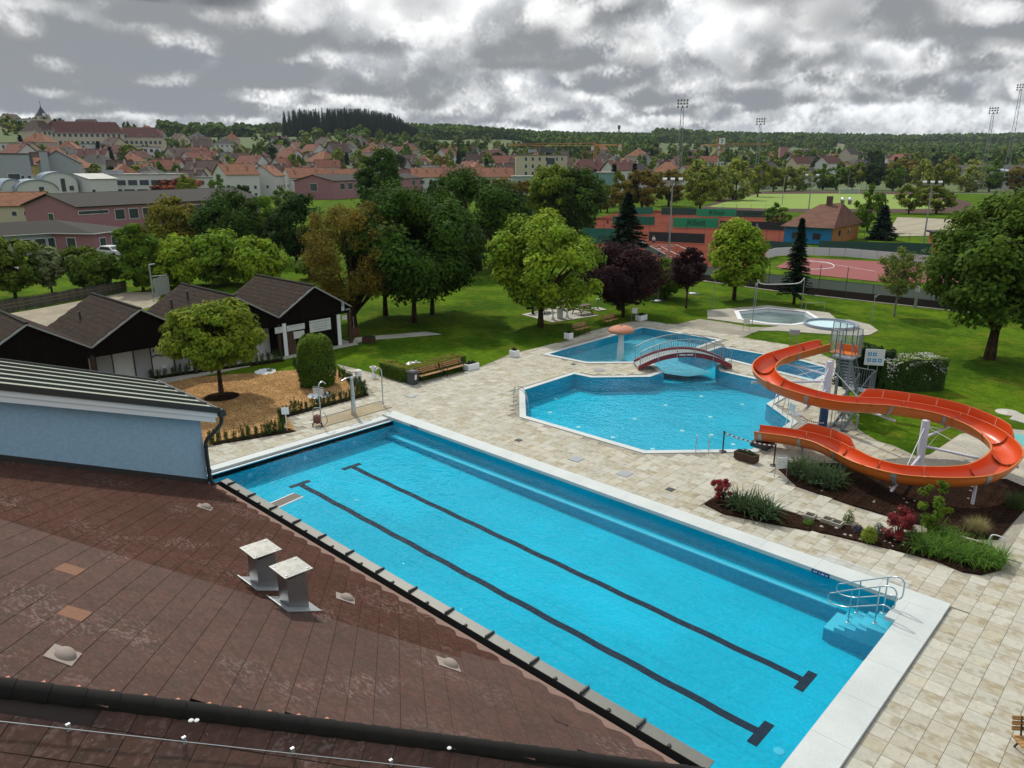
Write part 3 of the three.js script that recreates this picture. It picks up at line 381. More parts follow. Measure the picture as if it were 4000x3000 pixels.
// the leisure pool
const lp = thing('leisure_pool', 'irregular blue leisure pool crossed by the red bridge', 'pool'); lp.userData.kind = 'structure';
{
  part(lp, 'floor', flat(leisure, -0.95), M.poolBlue); part(lp, 'wall', wallRing(leisure, -1.0, 0.005), M.poolWall); part(lp, 'shallow_floor', flat(px([2545, 1420], [2294, 1414], [2144, 1383.5], [2511.5, 1280], [2799, 1327], [2650, 1379], [2700, 1396], [2790, 1425], [2690, 1440]), -0.55), mat([0.05, 0.37, 0.50], 0.6, { map: grainTex }));
  const out = offsetPoly(leisure, 0.34), n = leisure.length; for (let i = 0; i < n; i++) { const j = (i + 1) % n; part(lp, 'rim', slab([leisure[i], leisure[j], out[j], out[i]], -0.03, 0.012), M.coping); }
  for (const [a, b] of [[2170, 1555], [2148, 1608], [2244, 1518], [2425, 1525], [2260, 1665], [2480, 1633], [2665, 1680], [2780, 1695], [2395, 1705], [2775, 1625], [2600, 1580], [2900, 1577], [2865, 1732], [2550, 1750], [2740, 1545]]) { const q = G(a, b, -0.9); part(lp, 'floor_jet', lathe([[0, 0.03], [0.09, 0.03], [0.13, 0]], 12, q.x, -0.95, q.z), mat([0.35, 0.62, 0.62], 0.5)); }
  struct('leisure_water', flat(offsetPoly(leisure, 0.0), -0.05), M.calm, 'calm clear water of the leisure pool');
}
{ const t = thing('toddler_pool', 'drained grey toddler pool with white rim', 'pool'); t.userData.kind = 'structure'; part(t, 'floor', flat(toddler, -0.3), mat([0.34, 0.37, 0.38], 0.35, { map: concT })); part(t, 'wall', wallRing(toddler, -0.32, 0.02), M.white); const out = offsetPoly(toddler, 0.4), n = toddler.length; for (let i = 0; i < n; i++) { const j = (i + 1) % n; part(t, 'rim', slab([toddler[i], toddler[j], out[j], out[i]], -0.03, 0.035), M.white); } struct('toddler_water', flat(toddler, -0.22), M.water, 'thin film of water in the toddler pool'); }
{ const c = G(3245, 1272), r = wide(c, 98), t = thing('round_basin', 'round white basin with dark raised rim on the toddler terrace', 'basin', [c.x, 0, c.z]); part(t, 'rim', lathe([[r * 0.93, 0.0], [r * 0.93, 0.22], [r * 1.0, 0.24], [r * 1.02, 0.2], [r * 1.02, 0]], 40), mat([0.22, 0.26, 0.32], 0.5)); part(t, 'floor', lathe([[0, 0.03], [r * 0.93, 0.06]], 40), M.white); part(t, 'water', lathe([[0.001, 0.13], [r * 0.93, 0.13]].reverse(), 40), M.water); }
// ---------------------------------------------------------------- brown roofed building in the foreground
const SLA = 0.45, roofY = (z) => 2.8 + SLA * (z - 12.78), KB = 0.725, roofB = (x) => 2.8 + KB * (25.2 - x), hipX = (z) => 25.2 - 0.62 * (z - 12.78);
const onRoof = (a, b, off = 0) => { const d = ray(a, b), c = 2.8 - SLA * 12.78 + off; return camP.clone().addScaledVector(d, (c - (camP.y - SLA * camP.z)) / (d.y - SLA * d.z)); };
const onRoofB = (a, b, off = 0) => { const d = ray(a, b), c = 2.8 + KB * 25.2 + off; return camP.clone().addScaledVector(d, (c - (camP.y + KB * camP.x)) / (d.y + KB * d.x)); };
const hall = thing('pool_building', 'long low building with brown shingled hip roof beside the big pool', 'building');
{
  part(hall, 'wall', [bx(7.9, 24.6, 0, 2.75, 13.25, 27)], M.offwhite);
  const rA = part(hall, 'pool_side_roof', (() => { const g = slab([[7.72, 12.95], [25.0, 12.95], [hipX(26), 26], [7.72, 26]], 0, 0.12); const p = g.attributes.position; for (let i = 0; i < p.count; i++) p.setY(i, p.getY(i) + roofY(p.getZ(i)) - 0.15); g.computeVertexNormals(); return g; })(), mat([0.035, 0.026, 0.022], 0.95));
  const rB = part(hall, 'end_roof', (() => { const g = slab([[25.2, 12.9], [25.2, 27], [hipX(26), 26]], 0, 0.12); const p = g.attributes.position; for (let i = 0; i < p.count; i++) p.setY(i, p.getY(i) + roofB(p.getX(i)) - 0.16); g.computeVertexNormals(); return g; })(), mat([0.035, 0.026, 0.022], 0.95));
  const r = rng(88), tiltS = Math.atan(SLA), sc = Math.hypot(1, SLA);
  const plate = (du, dw, i) => { const g = sh([[0, -dw / 2], [du / 2, 0], [0, dw / 2], [-du / 2, 0]], 0.008).rotateX(-Math.PI / 2), q = plain(g), uv = q.attributes.uv, p = q.attributes.position, ou = r() * 7, ov = r() * 7; for (let j = 0; j < uv.count; j++) uv.setXY(j, p.getX(j) + ou, p.getZ(j) + ov); q.computeVertexNormals(); return q; };
  const var6 = [...Array(16)].map((_, i) => plate(0.648, 0.540, i));
  const tints = [[1, 1, 1], [0.93, 0.92, 0.92], [1.06, 1.03, 1.0], [0.97, 1, 1.02]], shMats = tints.map((t) => { const m = M.shingle.clone(); m.color = lin(t[0] * 0.60, t[1] * 0.58, t[2] * 0.58); return m; }), fresh = mat([0.22, 0.105, 0.06], 0.9, { map: grainTex });
  const place = (list, parent, n0, name, dark) => {
    list.sort((a, b) => a.d - b.d); const rest = [];
    list.forEach((s, i) => { const g = var6[0].clone(), uv = g.attributes.uv, gp = g.attributes.position, cu = dark ? s.p.z : s.p.x, cv = dark ? -s.p.x * 1.24 : s.p.z * 1.097, jx = (r() - 0.5) * 0.12, jy = (r() - 0.5) * 0.12; for (let k = 0; k < uv.count; k++) uv.setXY(k, gp.getX(k) + cu + jx, gp.getZ(k) + cv + jy); _m.compose(s.p, s.q, V3(1, 1, 1)); if (i < n0 || s.fresh) { const o = part(parent, i ? `shingle_${String(i).padStart(3, '0')}` : 'shingle', g, s.fresh ? fresh : shMats[Math.floor(r() * 4)]); o.applyMatrix4(_m); if (s.fresh) o.userData.label = 'newer plain brown shingle without lichen'; } else rest.push(g.clone().applyMatrix4(_m)); });
    if (rest.length) part(parent, name, mergeGeometries(rest), M.shingle).userData.kind = 'stuff';
  };
  const freshAt = [onRoof(334.5, 2399), onRoof(230.6, 2222)], A = [], du = 0.66, dw = 0.55;
  for (let j = 0; j < 52; j++) { const w = 0.30 + j * dw / 2, z = 12.95 + w / sc; for (let i = 0; i < 30; i++) { const x = 7.9 + (i + (j % 2) * 0.5) * du; if (x > hipX(z) - 0.1) continue; const p = V3(x, roofY(z) + 0.006 - 0.0, z), q = new THREE.Quaternion().setFromEuler(new THREE.Euler(-tiltS + 0.012 + (r() - 0.5) * 0.012, 0, (r() - 0.5) * 0.014, 'XYZ')); const s = pix(p); if (s[2] < 2 || s[0] < -300 || s[1] > 3250) continue; A.push({ p, q, d: s[2] }); } }
  for (const f of freshAt) { let best = A[0]; for (const s of A) if (s.p.distanceTo(f) < best.p.distanceTo(f)) best = s; best.fresh = true; best.p.y += 0.006; }
  place(A, rA, 300, 'farther_shingles', 0);
  const B_ = [], sb = Math.hypot(1, KB), tb = Math.atan(KB);
  for (let j = 0; j < 40; j++) { const x = 25.0 - j * dw / 2 / sb; for (let i = 0; i < 26; i++) { const z = 13.2 + (i + (j % 2) * 0.5) * du; if (x < hipX(z) + 0.12) continue; const p = V3(x, roofB(x) + 0.004, z), q = new THREE.Quaternion().setFromEuler(new THREE.Euler(0, 0, -tb + 0.0, 'XYZ')).multiply(new THREE.Quaternion().setFromAxisAngle(UPV, Math.PI / 2)).multiply(new THREE.Quaternion().setFromEuler(new THREE.Euler(-0.014, 0, (r() - 0.5) * 0.02))); const s = pix(p); if (s[2] < 1.5 || s[1] > 3300 || s[0] < -300) continue; B_.push({ p, q, d: s[2] }); } }
  place(B_, rB, 300, 'farther_shingles', 1);
  const dirH = V3(-0.62, KB * 0.62, 1).normalize(), H0 = V3(25.2, 2.82, 12.78), capM = mat([0.075, 0.07, 0.068], 0.95, { map: slateT, bumpMap: slateT, bumpScale: 0.01 });
  for (let i = 0; i < 31; i++) { const a = H0.clone().addScaledVector(dirH, i * 0.40), b = a.clone().addScaledVector(dirH, 0.43); part(hall, 'ridge_cap', bar(a, b, 0.125, 12, 0.112), capM); if (i > 14) part(hall, 'cap_clip', box(0.05, 0.03, 0.05, b.x - 0.1, b.y + 0.10, b.z), M.mush); }
  for (const [a, b] of [[746, 2800], [768, 2800], [1755, 2908]]) { const p = onRoof(a, b + 14, 0.14); part(hall, 'lichen_spot', new THREE.SphereGeometry(0.035, 10, 6).scale(1, 0.35, 1).translate(p.x, p.y, p.z), M.offwhite); }
  // lightning wire on the end face
  const w0 = onRoofB(-60, 2811, 0.09), w1 = onRoofB(1000, 2928, 0.09), w2 = onRoofB(1690, 3002, 0.09), w3 = w2.clone().lerp(w1, -0.6); part(hall, 'lightning_wire', [bar(w0, w1, 0.007, 6), bar(w1, w2, 0.007, 6), bar(w2, w3, 0.007, 6)], M.steel);
  for (const [a, b] of [[268, 2846], [720, 2896], [1143, 2938], [1527, 2983]]) { const p = onRoofB(a, b, 0.03); part(hall, 'wire_clip', box(0.04, 0.10, 0.05, p.x, p.y + 0.02, p.z), M.galv); }
  // box gutter with capped lid
  part(hall, 'eave_strip', beam([7.9, roofY(13.03) + 0.01, 13.06], [25.1, roofY(13.03) + 0.01, 13.06], 0.16, 0.03), mat([0.24, 0.15, 0.12], 0.9, { map: grainTex }));
  part(hall, 'gutter', [bx(7.7, 25.3, 2.62, 2.64, 12.74, 13.0), bx(7.7, 25.3, 2.62, 2.90, 12.98, 13.0), bx(7.7, 25.3, 2.62, 2.93, 12.72, 12.74), bx(7.68, 7.7, 2.62, 2.93, 12.72, 13.0)], M.gutter);
  part(hall, 'gutter_lid', [box(17.5, 0.03, 0.24, 16.45, 2.935, 12.66, 0, 0.12)], M.lid);
  for (let i = 0; i < 13; i++) part(hall, 'lid_seam', box(0.035, 0.07, 0.27, 8.2 + i * 1.3, 2.975, 12.66), M.dark);
  for (let i = 0; i < 13; i++) part(hall, 'gutter_hook', box(0.05, 0.03, 0.08, 8.85 + i * 1.3, 2.96, 12.77), M.black);
  { const L = new Leaves(), rr = rng(4); for (let i = 0; i < 700; i++) { const x = 7.9 + rr() * 17; if (fbm(x * 1.3, 3, 2) < 0.45) continue; L.leaf(x, 2.86 + rr() * 0.05, 12.99 + rr() * 0.05, rr() - 0.5, 1, rr() - 0.5, 0.022, rr() * 6, vary([0.10, 0.085, 0.03], rr, 0.5)); } part(hall, 'gutter_litter', L.geo(), needleMat).userData.kind = 'stuff'; }
  // vent tiles
  for (const [x, z] of [[20.62, 14.48], [17.33, 14.55], [10.73, 14.63], [19.25, 20.3]]) { const o = part(hall, 'vent_tile', [plain(sh([[0, -0.25], [0.36, 0], [0, 0.25], [-0.36, 0]], 0.014).rotateX(-Math.PI / 2)), new THREE.SphereGeometry(0.15, 16, 8, 0, 6.3, 0, 1.57).scale(1.15, 0.75, 0.9).translate(0.03, 0.01, -0.02)], mat([0.31, 0.255, 0.22], 0.9, { map: grainTex })); o.position.set(x, roofY(z) + 0.02, z); o.rotation.x = -tiltS; }
  { const p = onRoof(2185, 2815, 0.02), o = part(hall, 'loose_plate', plain(sh([[0, -0.1], [0.2, 0], [0, 0.1], [-0.2, 0]], 0.01).rotateX(-Math.PI / 2)), mat([0.4, 0.37, 0.33], 0.8, { map: shingleT })); o.position.copy(p); o.rotation.x = -tiltS; }
}
// two sheet metal vent stacks on the roof
const vent = (x, z, label) => {
  const y = roofY(z), t = thing('roof_vent', label, 'vent', [x, y, z], 0, 'metal vent stacks on the brown roof');
  part(t, 'flashing', [box(0.78, 0.012, 0.82, 0, 0.03, 0.0, 0, -Math.atan(SLA)), box(0.80, 0.03, 0.02, 0, 0.22, 0.37)], mat([0.42, 0.44, 0.45], 0.45, { metalness: 0.5, map: grainTex })); part(t, 'shaft', box(0.37, 1.0, 0.43, 0, 0.30, 0), M.brushed); part(t, 'dark_gap', box(0.3, 0.09, 0.44, 0.0, 0.77, 0), M.black); part(t, 'dark_gap', box(0.38, 0.09, 0.36, 0.0, 0.772, 0), M.black);  // black strips painted in for the shaded gap under the cap
  part(t, 'cap', box(0.62, 0.025, 0.62, 0, 0.845, 0, 0, -0.05, -0.04), mat([0.52, 0.54, 0.57], 0.35, { metalness: 0.75, map: concT })); for (const [a, b] of [[-0.23, -0.23], [0.23, -0.23], [-0.23, 0.23], [0.23, 0.23]]) part(t, 'bolt', lathe([[0, 0.012], [0.03, 0.01], [0.032, 0]], 10, a, 0.858 + 0.04 * a * -1 + 0.05 * b, b), M.galv);
  return t;
};
vent(17.6, 15.9, 'square metal vent stack on brown roof, nearer the roof hip'); vent(16.5, 15.95, 'square metal vent stack on brown roof, nearer the pale blue wall');

// pale blue hall with green metal roof
{
  const t = thing('blue_hall', 'pale blue rendered hall with ribbed green metal roof and dark downpipe', 'building'), s = 0.358, top = (z) => 5.44 + s * (z - 12.78), a = Math.atan(s);
  const side = sh([[-13.2, 0], [-13.2, 5.16], [-25, 5.16 + s * 11.8], [-25, 0]].map(([z, y]) => [z, y]), 4.1).rotateY(Math.PI / 2); part(t, 'wall', boxUV(side.translate(3.62, 0, 0)), M.wallBlue);
  const L = 12.6, c0 = V3(0, 0, 0), strip = (x0, x1, y0, y1, z0 = 12.7, z1 = 25) => { const g = bx(x0, x1, y0, y1, z0, z1), p = g.attributes.position; for (let i = 0; i < p.count; i++) p.setY(i, p.getY(i) + top(p.getZ(i))); g.computeVertexNormals(); return g; };
  for (let i = 0; i < 6; i++) part(t, 'roof_panel', strip(3.35 + i * 0.79, 3.35 + (i + 1) * 0.79 - 0.004, -0.05, 0.0), mat([0.52, 0.56, 0.45], 0.45, { map: smoothT }));
  for (let i = 0; i < 7; i++) part(t, 'roof_rib', strip(3.33 + i * 0.79 - 0.03, 3.33 + i * 0.79 + 0.03, 0.002, 0.078, 12.75), mat([0.03, 0.036, 0.036], 0.6));
  part(t, 'verge_fascia', strip(8.08, 8.14, -0.10, 0.09), M.gutter); part(t, 'cornice', [strip(7.725, 8.085, -0.26, -0.102, 12.80), strip(7.725, 8.05, -0.43, -0.262, 12.86)], mat([0.78, 0.80, 0.81], 0.8));
  part(t, 'eave_gutter', [bar([3.3, 5.36, 12.66], [8.16, 5.36, 12.66], 0.09, 10), box(0.20, 0.16, 0.2, 8.08, 5.3, 12.66)], M.gutter);
  part(t, 'wall_flashing', (() => { const g = bx(7.722, 7.76, 0.0, 0.16, 13.2, 25), p = g.attributes.position; for (let i = 0; i < p.count; i++) p.setY(i, p.getY(i) + roofY(p.getZ(i)) + 0.0); g.computeVertexNormals(); return g; })(), M.gutter);
  part(t, 'downpipe', tube([[8.06, 5.3, 12.68], [8.06, 5.0, 12.70], [7.98, 4.72, 12.92], [7.86, 4.5, 13.12], [7.84, 4.2, 13.18], [7.84, 3.2, 13.16], [7.86, 2.95, 13.05]], 0.062, 40, 10), M.gutter);
  for (const y of [4.25, 3.45]) part(t, 'pipe_clamp', lathe([[0.062, 0], [0.078, 0.005], [0.078, 0.045], [0.062, 0.05]], 12, 7.84, y, 13.17), M.black);
}
// ---------------------------------------------------------------- row of gabled cabins
{
  const ridge = [11.85, 5.95, 0.02, -5.82], half = 2.95, X0 = -16.35, XB = -24.2, hR = 4.6, hE = 2.82, sl = (hR - hE) / half, an = Math.atan(sl);
  const labels = ['dark gabled cabin next to the pale blue hall', 'dark gabled cabin with grey doors in its white front', 'dark gabled cabin behind the round clipped tree', 'dark gabled end cabin with white notice boards beside the lawn'];
  const r = rng(64);
  ridge.forEach((z, i) => {
    const t = thing('gabled_cabin', labels[i], 'cabin', [0, 0, 0], 0, 'row of dark gabled cabins');
    // roof: two slopes, slate courses near the front as pieces
    for (const s of [-1, 1]) {
      const rf = part(t, 'roof', (() => { const g = bx(XB, X0 + 0.28, -0.08, 0, 0, half), p = g.attributes.position; for (let k = 0; k < p.count; k++) { const d = p.getZ(k); p.setXYZ(k, p.getX(k), p.getY(k) + hR - d * sl, z + s * d); } g.computeVertexNormals(); return s > 0 ? g : g.scale(1, 1, 1); })(), mat([0.05, 0.042, 0.038], 0.95));
      const n = 9, m = 20, merged = [], pl = (w) => bx(-w / 2, w / 2, 0, 0.018, -0.19, 0.19);
      for (let c = 0; c < n; c++) for (let k = 0; k < m; k++) { const d = (c + 0.5) * half / n, x = XB + 0.2 + (k + (c % 2) * 0.5) * (X0 + 0.2 - XB) / m; if (x > X0 + 0.15) continue; const g = pl(0.39); put(g, x, hR - d * sl + 0.012 + r() * 0.006, z + s * d, 0, s * an - s * 0.03 + (r() - 0.5) * 0.02, 0); const uv = g.attributes.uv, ou = r() * 5; for (let q = 0; q < uv.count; q++) uv.setXY(q, uv.getX(q) + ou, uv.getY(q) + ou * 0.7); merged.push(g); }
      part(rf, 'slates', mergeGeometries(merged), M.slate).userData.kind = 'stuff';
    }
    part(t, 'ridge', tube([[XB, hR + 0.03, z], [X0 + 0.3, hR + 0.03, z]], 0.09, 2, 8), mat([0.10, 0.09, 0.085], 0.9, { map: slateT }));
    const low = i === 3 ? 2.3 : 2.15;
    part(t, 'gable', sh([[-half, low], [-half, hE - 0.08], [0, hR - 0.08], [half, hE - 0.08], [half, low]], 0.06).rotateY(-Math.PI / 2).translate(X0 + 0.06, 0, z), M.blackWood);
    for (let b = 0; b < 20; b++) { const d0 = -half + (b + 0.5) * half / 10, top = hR - 0.14 - Math.abs(d0) * sl; part(t, 'gable_board', bx(X0 + 0.062, X0 + 0.078, low + 0.01, top, z + d0 - 0.135, z + d0 + 0.135), M.blackWood); }
    for (const s of [-1, 1]) part(t, 'verge_board', beam([X0 + 0.29, hR - 0.02, z], [X0 + 0.29, hE - 0.04, z + s * half], 0.03, 0.09), mat([0.30, 0.31, 0.30], 0.7));
    part(t, 'post', bx(X0 - 0.1, X0 + 0.08, -0.05, 2.3, z - half - 0.09, z - half + 0.09), mat([0.08, 0.04, 0.025], 0.8, { map: woodT }));
    if (i === 0) part(t, 'wall', bx(XB + 0.3, X0 - 0.02, 0, hE, z - half + 0.2, z + half - 0.1), M.blackWood);
    else if (i < 3) part(t, 'wall', bx(XB + 0.3, X0 - 1.3, 0, hE, z - half + 0.02, z + half - 0.02), M.offwhite);
    else { part(t, 'wall', bx(XB + 0.3, X0 - 0.03, -0.05, hE, z - half + 1.0, z + half - 0.02), M.blackWood); part(t, 'end_wall', bx(XB + 0.3, X0 - 1.6, -0.05, hE, z - half + 0.06, z - half + 0.99), M.brownWood); part(t, 'corner_post', bx(X0 - 0.06, X0 + 0.1, -0.05, 2.4, z - half + 0.02, z - half + 0.18), M.brownWood); for (const k of [0.86, 2.86 + 2.4]) part(t, 'white_pilaster', bx(X0 - 0.02, X0 + 0.04, 0, 2.3, z - half + k, z - half + k + 0.28), M.white); part(t, 'door', bx(X0 - 1.59, X0 - 1.54, 0, 2.0, z - half + 0.1, z - half + 0.9), M.brownWood); part(t, 'door', bx(X0 - 0.02, X0 + 0.015, 0, 2.0, z + half - 1.3, z + half - 0.55), M.brownWood); }
    if (i === 3) {
      const note = (y, zz, w, h, lines, nm = 'notice_board') => part(t, nm, sheet(w, h, X0 + 0.10, y, zz, Math.PI / 2), textMat(256, 128, (c, W, H) => { c.fillStyle = '#c9cbc8'; c.fillRect(0, 0, W, H); c.fillStyle = '#50545a'; c.textAlign = 'center'; lines.forEach((l, q) => { c.font = `${q ? 17 : 22}px sans-serif`; c.fillText(l, W / 2, 30 + q * 26); }); }), 'white notice board with lines of dark lettering');
      note(1.75, z - half + 2.6, 1.75, 0.85, ['LEBENSGEFAHR BEI GEWITTER', 'BEI GEWITTER SOFORT', 'DAS BECKEN VERLASSEN', 'Die Badeverwaltung']); note(1.9, z + half - 1.35, 1.4, 0.4, ['KÄSTCHEN BENÜTZEN', 'IN EIGENER GEFAHR']); note(1.35, z + half - 1.55, 0.85, 0.5, ['', '', '']); note(1.9, z + half - 0.05, 0.62, 0.42, ['UMKLEIDE', 'DAMEN']); note(2.0, z - half + 0.52, 0.4, 0.32, ['UMKLEIDE', 'HERREN']); note(2.72, z - half + 0.62, 0.26, 0.4, ['', '']);
    }
    if (i === 1 || i === 2) {
      const X = X0 - 1.28; const doors = i === 1 ? [[z + 1.95, 0.85], [z - 0.25, 0.95], [z - 2.6, 0.85]] : [[z + 1.2, 0.9]];
      for (const [zz, w] of doors) { const d = part(t, 'door', bx(X - 0.01, X + 0.03, 0.02, 2.05, zz - w / 2, zz + w / 2), mat([0.36, 0.36, 0.37], 0.6)); part(d, 'door_frame', [bx(X + 0.0, X + 0.05, 0.02, 2.13, zz - w / 2 - 0.07, zz - w / 2), bx(X + 0.0, X + 0.05, 0.02, 2.13, zz + w / 2, zz + w / 2 + 0.07), bx(X, X + 0.05, 2.05, 2.13, zz - w / 2, zz + w / 2)], M.dark); part(d, 'handle', [box(0.05, 0.03, 0.12, X + 0.05, 1.02, zz - w / 2 + 0.12)], M.galv); }
      if (i === 1) { part(t, 'wave_stripe', tube([[X + 0.02, 1.22, z - 0.75], [X + 0.02, 1.32, z - 1.1], [X + 0.02, 1.2, z - 1.6], [X + 0.02, 1.26, z - 2.15]], 0.035, 20, 6), M.dark); part(t, 'wall_heater', [box(0.12, 0.2, 0.36, X + 0.06, 0.55, z - 1.45)], M.white); part(t, 'door_symbol', [box(0.01, 0.2, 0.07, X + 0.012, 1.65, z - 0.95), box(0.01, 0.2, 0.07, X + 0.012, 1.65, z - 1.95)], M.dark); }
      if (i === 2) for (let k = 0; k < 3; k++) part(t, 'bench_slat', bx(X + 0.02, X + 0.06, 0.35 + k * 0.35, 0.47 + k * 0.35, z + 1.75, z + 2.2), M.dark);
    }
    if (i === 0 || i === 1) { const zz = z + (i ? 1.8 : 1.6), yy = hR - Math.abs(zz - z) * sl; part(t, 'vent_pipe', bar([XB + 3, yy - 0.1, zz], [XB + 3, yy + 0.55, zz], 0.06, 10), M.dark); }
    if (i === 2) for (const [q, w] of [[3.2, 1.0], [2.6, 1.9]]) { const yy = hR - q * 0 - w * sl; part(t, 'vent_pipe', [bar([XB + q, yy - 0.1, z + w], [XB + q, yy + 0.5, z + w], 0.07, 10), lathe([[0.12, 0.5], [0.1, 0.58], [0, 0.62]], 10, XB + q, yy, z + w)], M.dark); }
    if (i === 3) part(t, 'floodlight', [box(0.12, 0.3, 0.2, X0 + 0.3, 3.05, z - half + 0.75), box(0.1, 0.1, 0.35, X0 + 0.3, 2.62, z - half + 0.35)], M.galv);
  });
}
struct('cabin_terrace', slab([[-17.9, 9], [-15.7, 9], [-15.7, -8.9], [-17.9, -8.9]], -0.055, 0.0), M.paleConc, 'pale paved strip along the cabin fronts');
// ---------------------------------------------------------------- water slide
{
  const P = [[3222.8, 1334.3, 3.72], [3194, 1341, 3.64], [3094.7, 1368.7, 3.44], [3016.6, 1395.3, 3.28], [2984, 1436, 3.12], [3027.5, 1482, 2.95], [3137, 1523, 2.75], [3266, 1554, 2.56], [3380, 1564, 2.43], [3470, 1569, 2.33], [3692, 1608.5, 2.05], [3833, 1661, 1.86], [3905, 1710, 1.74], [3934, 1766, 1.64], [3842.5, 1829.6, 1.48], [3746, 1842, 1.40], [3600, 1840, 1.28], [3497, 1829, 1.2], [3375, 1794.7, 1.1], [3294, 1755, 1.04], [3200, 1713, 0.98], [3100, 1691, 0.92], [2958, 1672, 0.85]].map(([a, b, h]) => G(a, b, h));
  const crv = new THREE.CatmullRomCurve3(P, false, 'centripetal'); crv.arcLengthDivisions = 800;
  const Lc = crv.getLength(), prof = []; const inn = [[-0.50, 0], [-0.485, -0.14], [-0.44, -0.28], [-0.35, -0.41], [-0.2, -0.50], [0, -0.535], [0.2, -0.50], [0.35, -0.41], [0.44, -0.28], [0.485, -0.14], [0.50, 0]];
  const out = [[0.53, 0.012], [0.575, 0.0], [0.575, -0.035], [0.53, -0.045], [0.515, -0.16], [0.47, -0.31], [0.37, -0.45], [0.21, -0.545], [0, -0.585], [-0.21, -0.545], [-0.37, -0.45], [-0.47, -0.31], [-0.515, -0.16], [-0.53, -0.045], [-0.575, -0.035], [-0.575, 0.0], [-0.53, 0.012]];
  const full = [...inn, ...out];
  const frame = (t) => { const p = crv.getPointAt(clamp(t)), d = crv.getTangentAt(clamp(t)), n = V3(d.z, 0, -d.x).normalize(), u = V3().crossVectors(d, n).multiplyScalar(-1); if (u.y < 0) u.negate(); return [p, n, u, d]; };
  const sweep = (t0, t1, pr, close = true, cap = true) => {
    const S = Math.max(2, Math.ceil((t1 - t0) * Lc / 0.16)), pos = [], idx = [], N = pr.length;
    for (let i = 0; i <= S; i++) { const [p, n, u] = frame(lerp(t0, t1, i / S)); const q = typeof pr[0][0] === 'function' ? null : pr; for (const [a, b] of pr) pos.push(p.x + n.x * a + u.x * b, p.y + n.y * a + u.y * b, p.z + n.z * a + u.z * b); }
    for (let i = 0; i < S; i++) for (let k = 0; k < (close ? N : N - 1); k++) { const a = i * N + k, b = i * N + (k + 1) % N; idx.push(a, b, a + N, b, b + N, a + N); }
    if (cap && close) for (const e of [0, S * N]) { const I = inn.length; for (let k = 0; k < N / 2; k++) { const a = e + k, b = e + k + 1, c = e + N - 1 - k, d = e + N - 2 - k; if (d > k) idx.push(a, b, c, b, d, c); } }
    const g = new THREE.BufferGeometry(); g.setAttribute('position', new THREE.Float32BufferAttribute(pos, 3)); g.setIndex(idx); g.computeVertexNormals(); return plain(g);
  };
  const t = thing('water_slide', 'winding orange water slide on pale pylons ending at the leisure pool', 'water slide');
  const NS = 15, j = (i) => 0.03 + i / NS * 0.97;
  const skinIn = inn.map(([x, y]) => [x * 0.994, y * 0.992 + 0.003]); { const f = part(t, 'start_section', sweep(0, 0.03, full), M.orange); part(f, 'inner_skin', sweep(0, 0.03, skinIn, false, false), M.redOrange); }
  for (let i = 0; i < NS; i++) { const f = part(t, 'flume_section', sweep(j(i), j(i + 1), full), M.orange); part(f, 'inner_skin', sweep(j(i), j(i + 1), skinIn, false, false), M.redOrange); if (i) part(f, 'joint_seam', sweep(j(i) - 0.0005, j(i) + 0.0005, inn.map(([a, b]) => [a * 0.982, b * 0.975 + 0.006]), false, false), M.seam); }
  // raised guard walls on the outside of the bends
  const guard = (t0, t1, s, n) => { const h = 0.36; for (let i = 0; i < n; i++) { const a = lerp(t0, t1, i / n), b = lerp(t0, t1, (i + 1) / n), S = 10, pos = [], idx = []; for (let k = 0; k <= S; k++) { const tt = lerp(a, b, k / S), [p, nn, u] = frame(tt), e = Math.min(1, (tt - t0) / 0.012, (t1 - tt) / 0.012), hh = 0.03 + h * clamp(e); for (const [x, y] of [[0.505, 0.013], [0.52, hh], [0.575, hh + 0.01], [0.575, hh - 0.03], [0.545, hh - 0.03], [0.53, 0.013]]) { const q = p.clone().addScaledVector(nn, x * s).addScaledVector(u, y); pos.push(q.x, q.y, q.z); } } const N = 6; for (let k = 0; k < S; k++) for (let m = 0; m < N; m++) { const A = k * N + m, B = k * N + (m + 1) % N; idx.push(A, B, A + N, B, B + N, A + N); } const g = new THREE.BufferGeometry(); g.setAttribute('position', new THREE.Float32BufferAttribute(pos, 3)); g.setIndex(idx); g.computeVertexNormals(); const gp = part(t, 'guard_panel', plain(g), M.redOrange); part(gp, 'joint_seam', sweep(a, a + 0.0011, [[0.50 * s, 0.02], [0.512 * s, i ? 0.38 : 0.1]], false, false), M.seam); } part(t, 'guard_seam', sweep(t0, t1, [[0.498 * s, 0.0], [0.507 * s, 0.022]], false, false), M.seam); };
  const tAt = (p) => { let b = 0, bd = 1e9; for (let i = 0; i <= 600; i++) { const d = crv.getPointAt(i / 600).distanceTo(p); if (d < bd) { bd = d; b = i / 600; } } return b; };
  const side = (tt) => { const [p, n] = frame(tt); return pix(p.clone().addScaledVector(n, 0.5))[1] < pix(p.clone().addScaledVector(n, -0.5))[1] ? 1 : -1; };
  guard(tAt(P[8]), tAt(P[12]), side(tAt(P[9])), 6); guard(tAt(P[19]), tAt(P[21]), side(tAt(P[20])), 2);
  // grey collars, pylons, arms and tie rods
  const py1 = [G(3213, 1662), 3.35], py2 = [G(3590, 1815), 2.05], collars = [[2.05, 0, 0.35], [4.0, 0, 0.2], [6.2, 0, 0], [8.95, 0, 0], [10.05, 1, 0], [12.6, 1, 0], [14.25, 2, 0], [16.9, 1, 0], [19.0, -1, 0], [20.6, -1, 0], [21.85, -1, 0]];
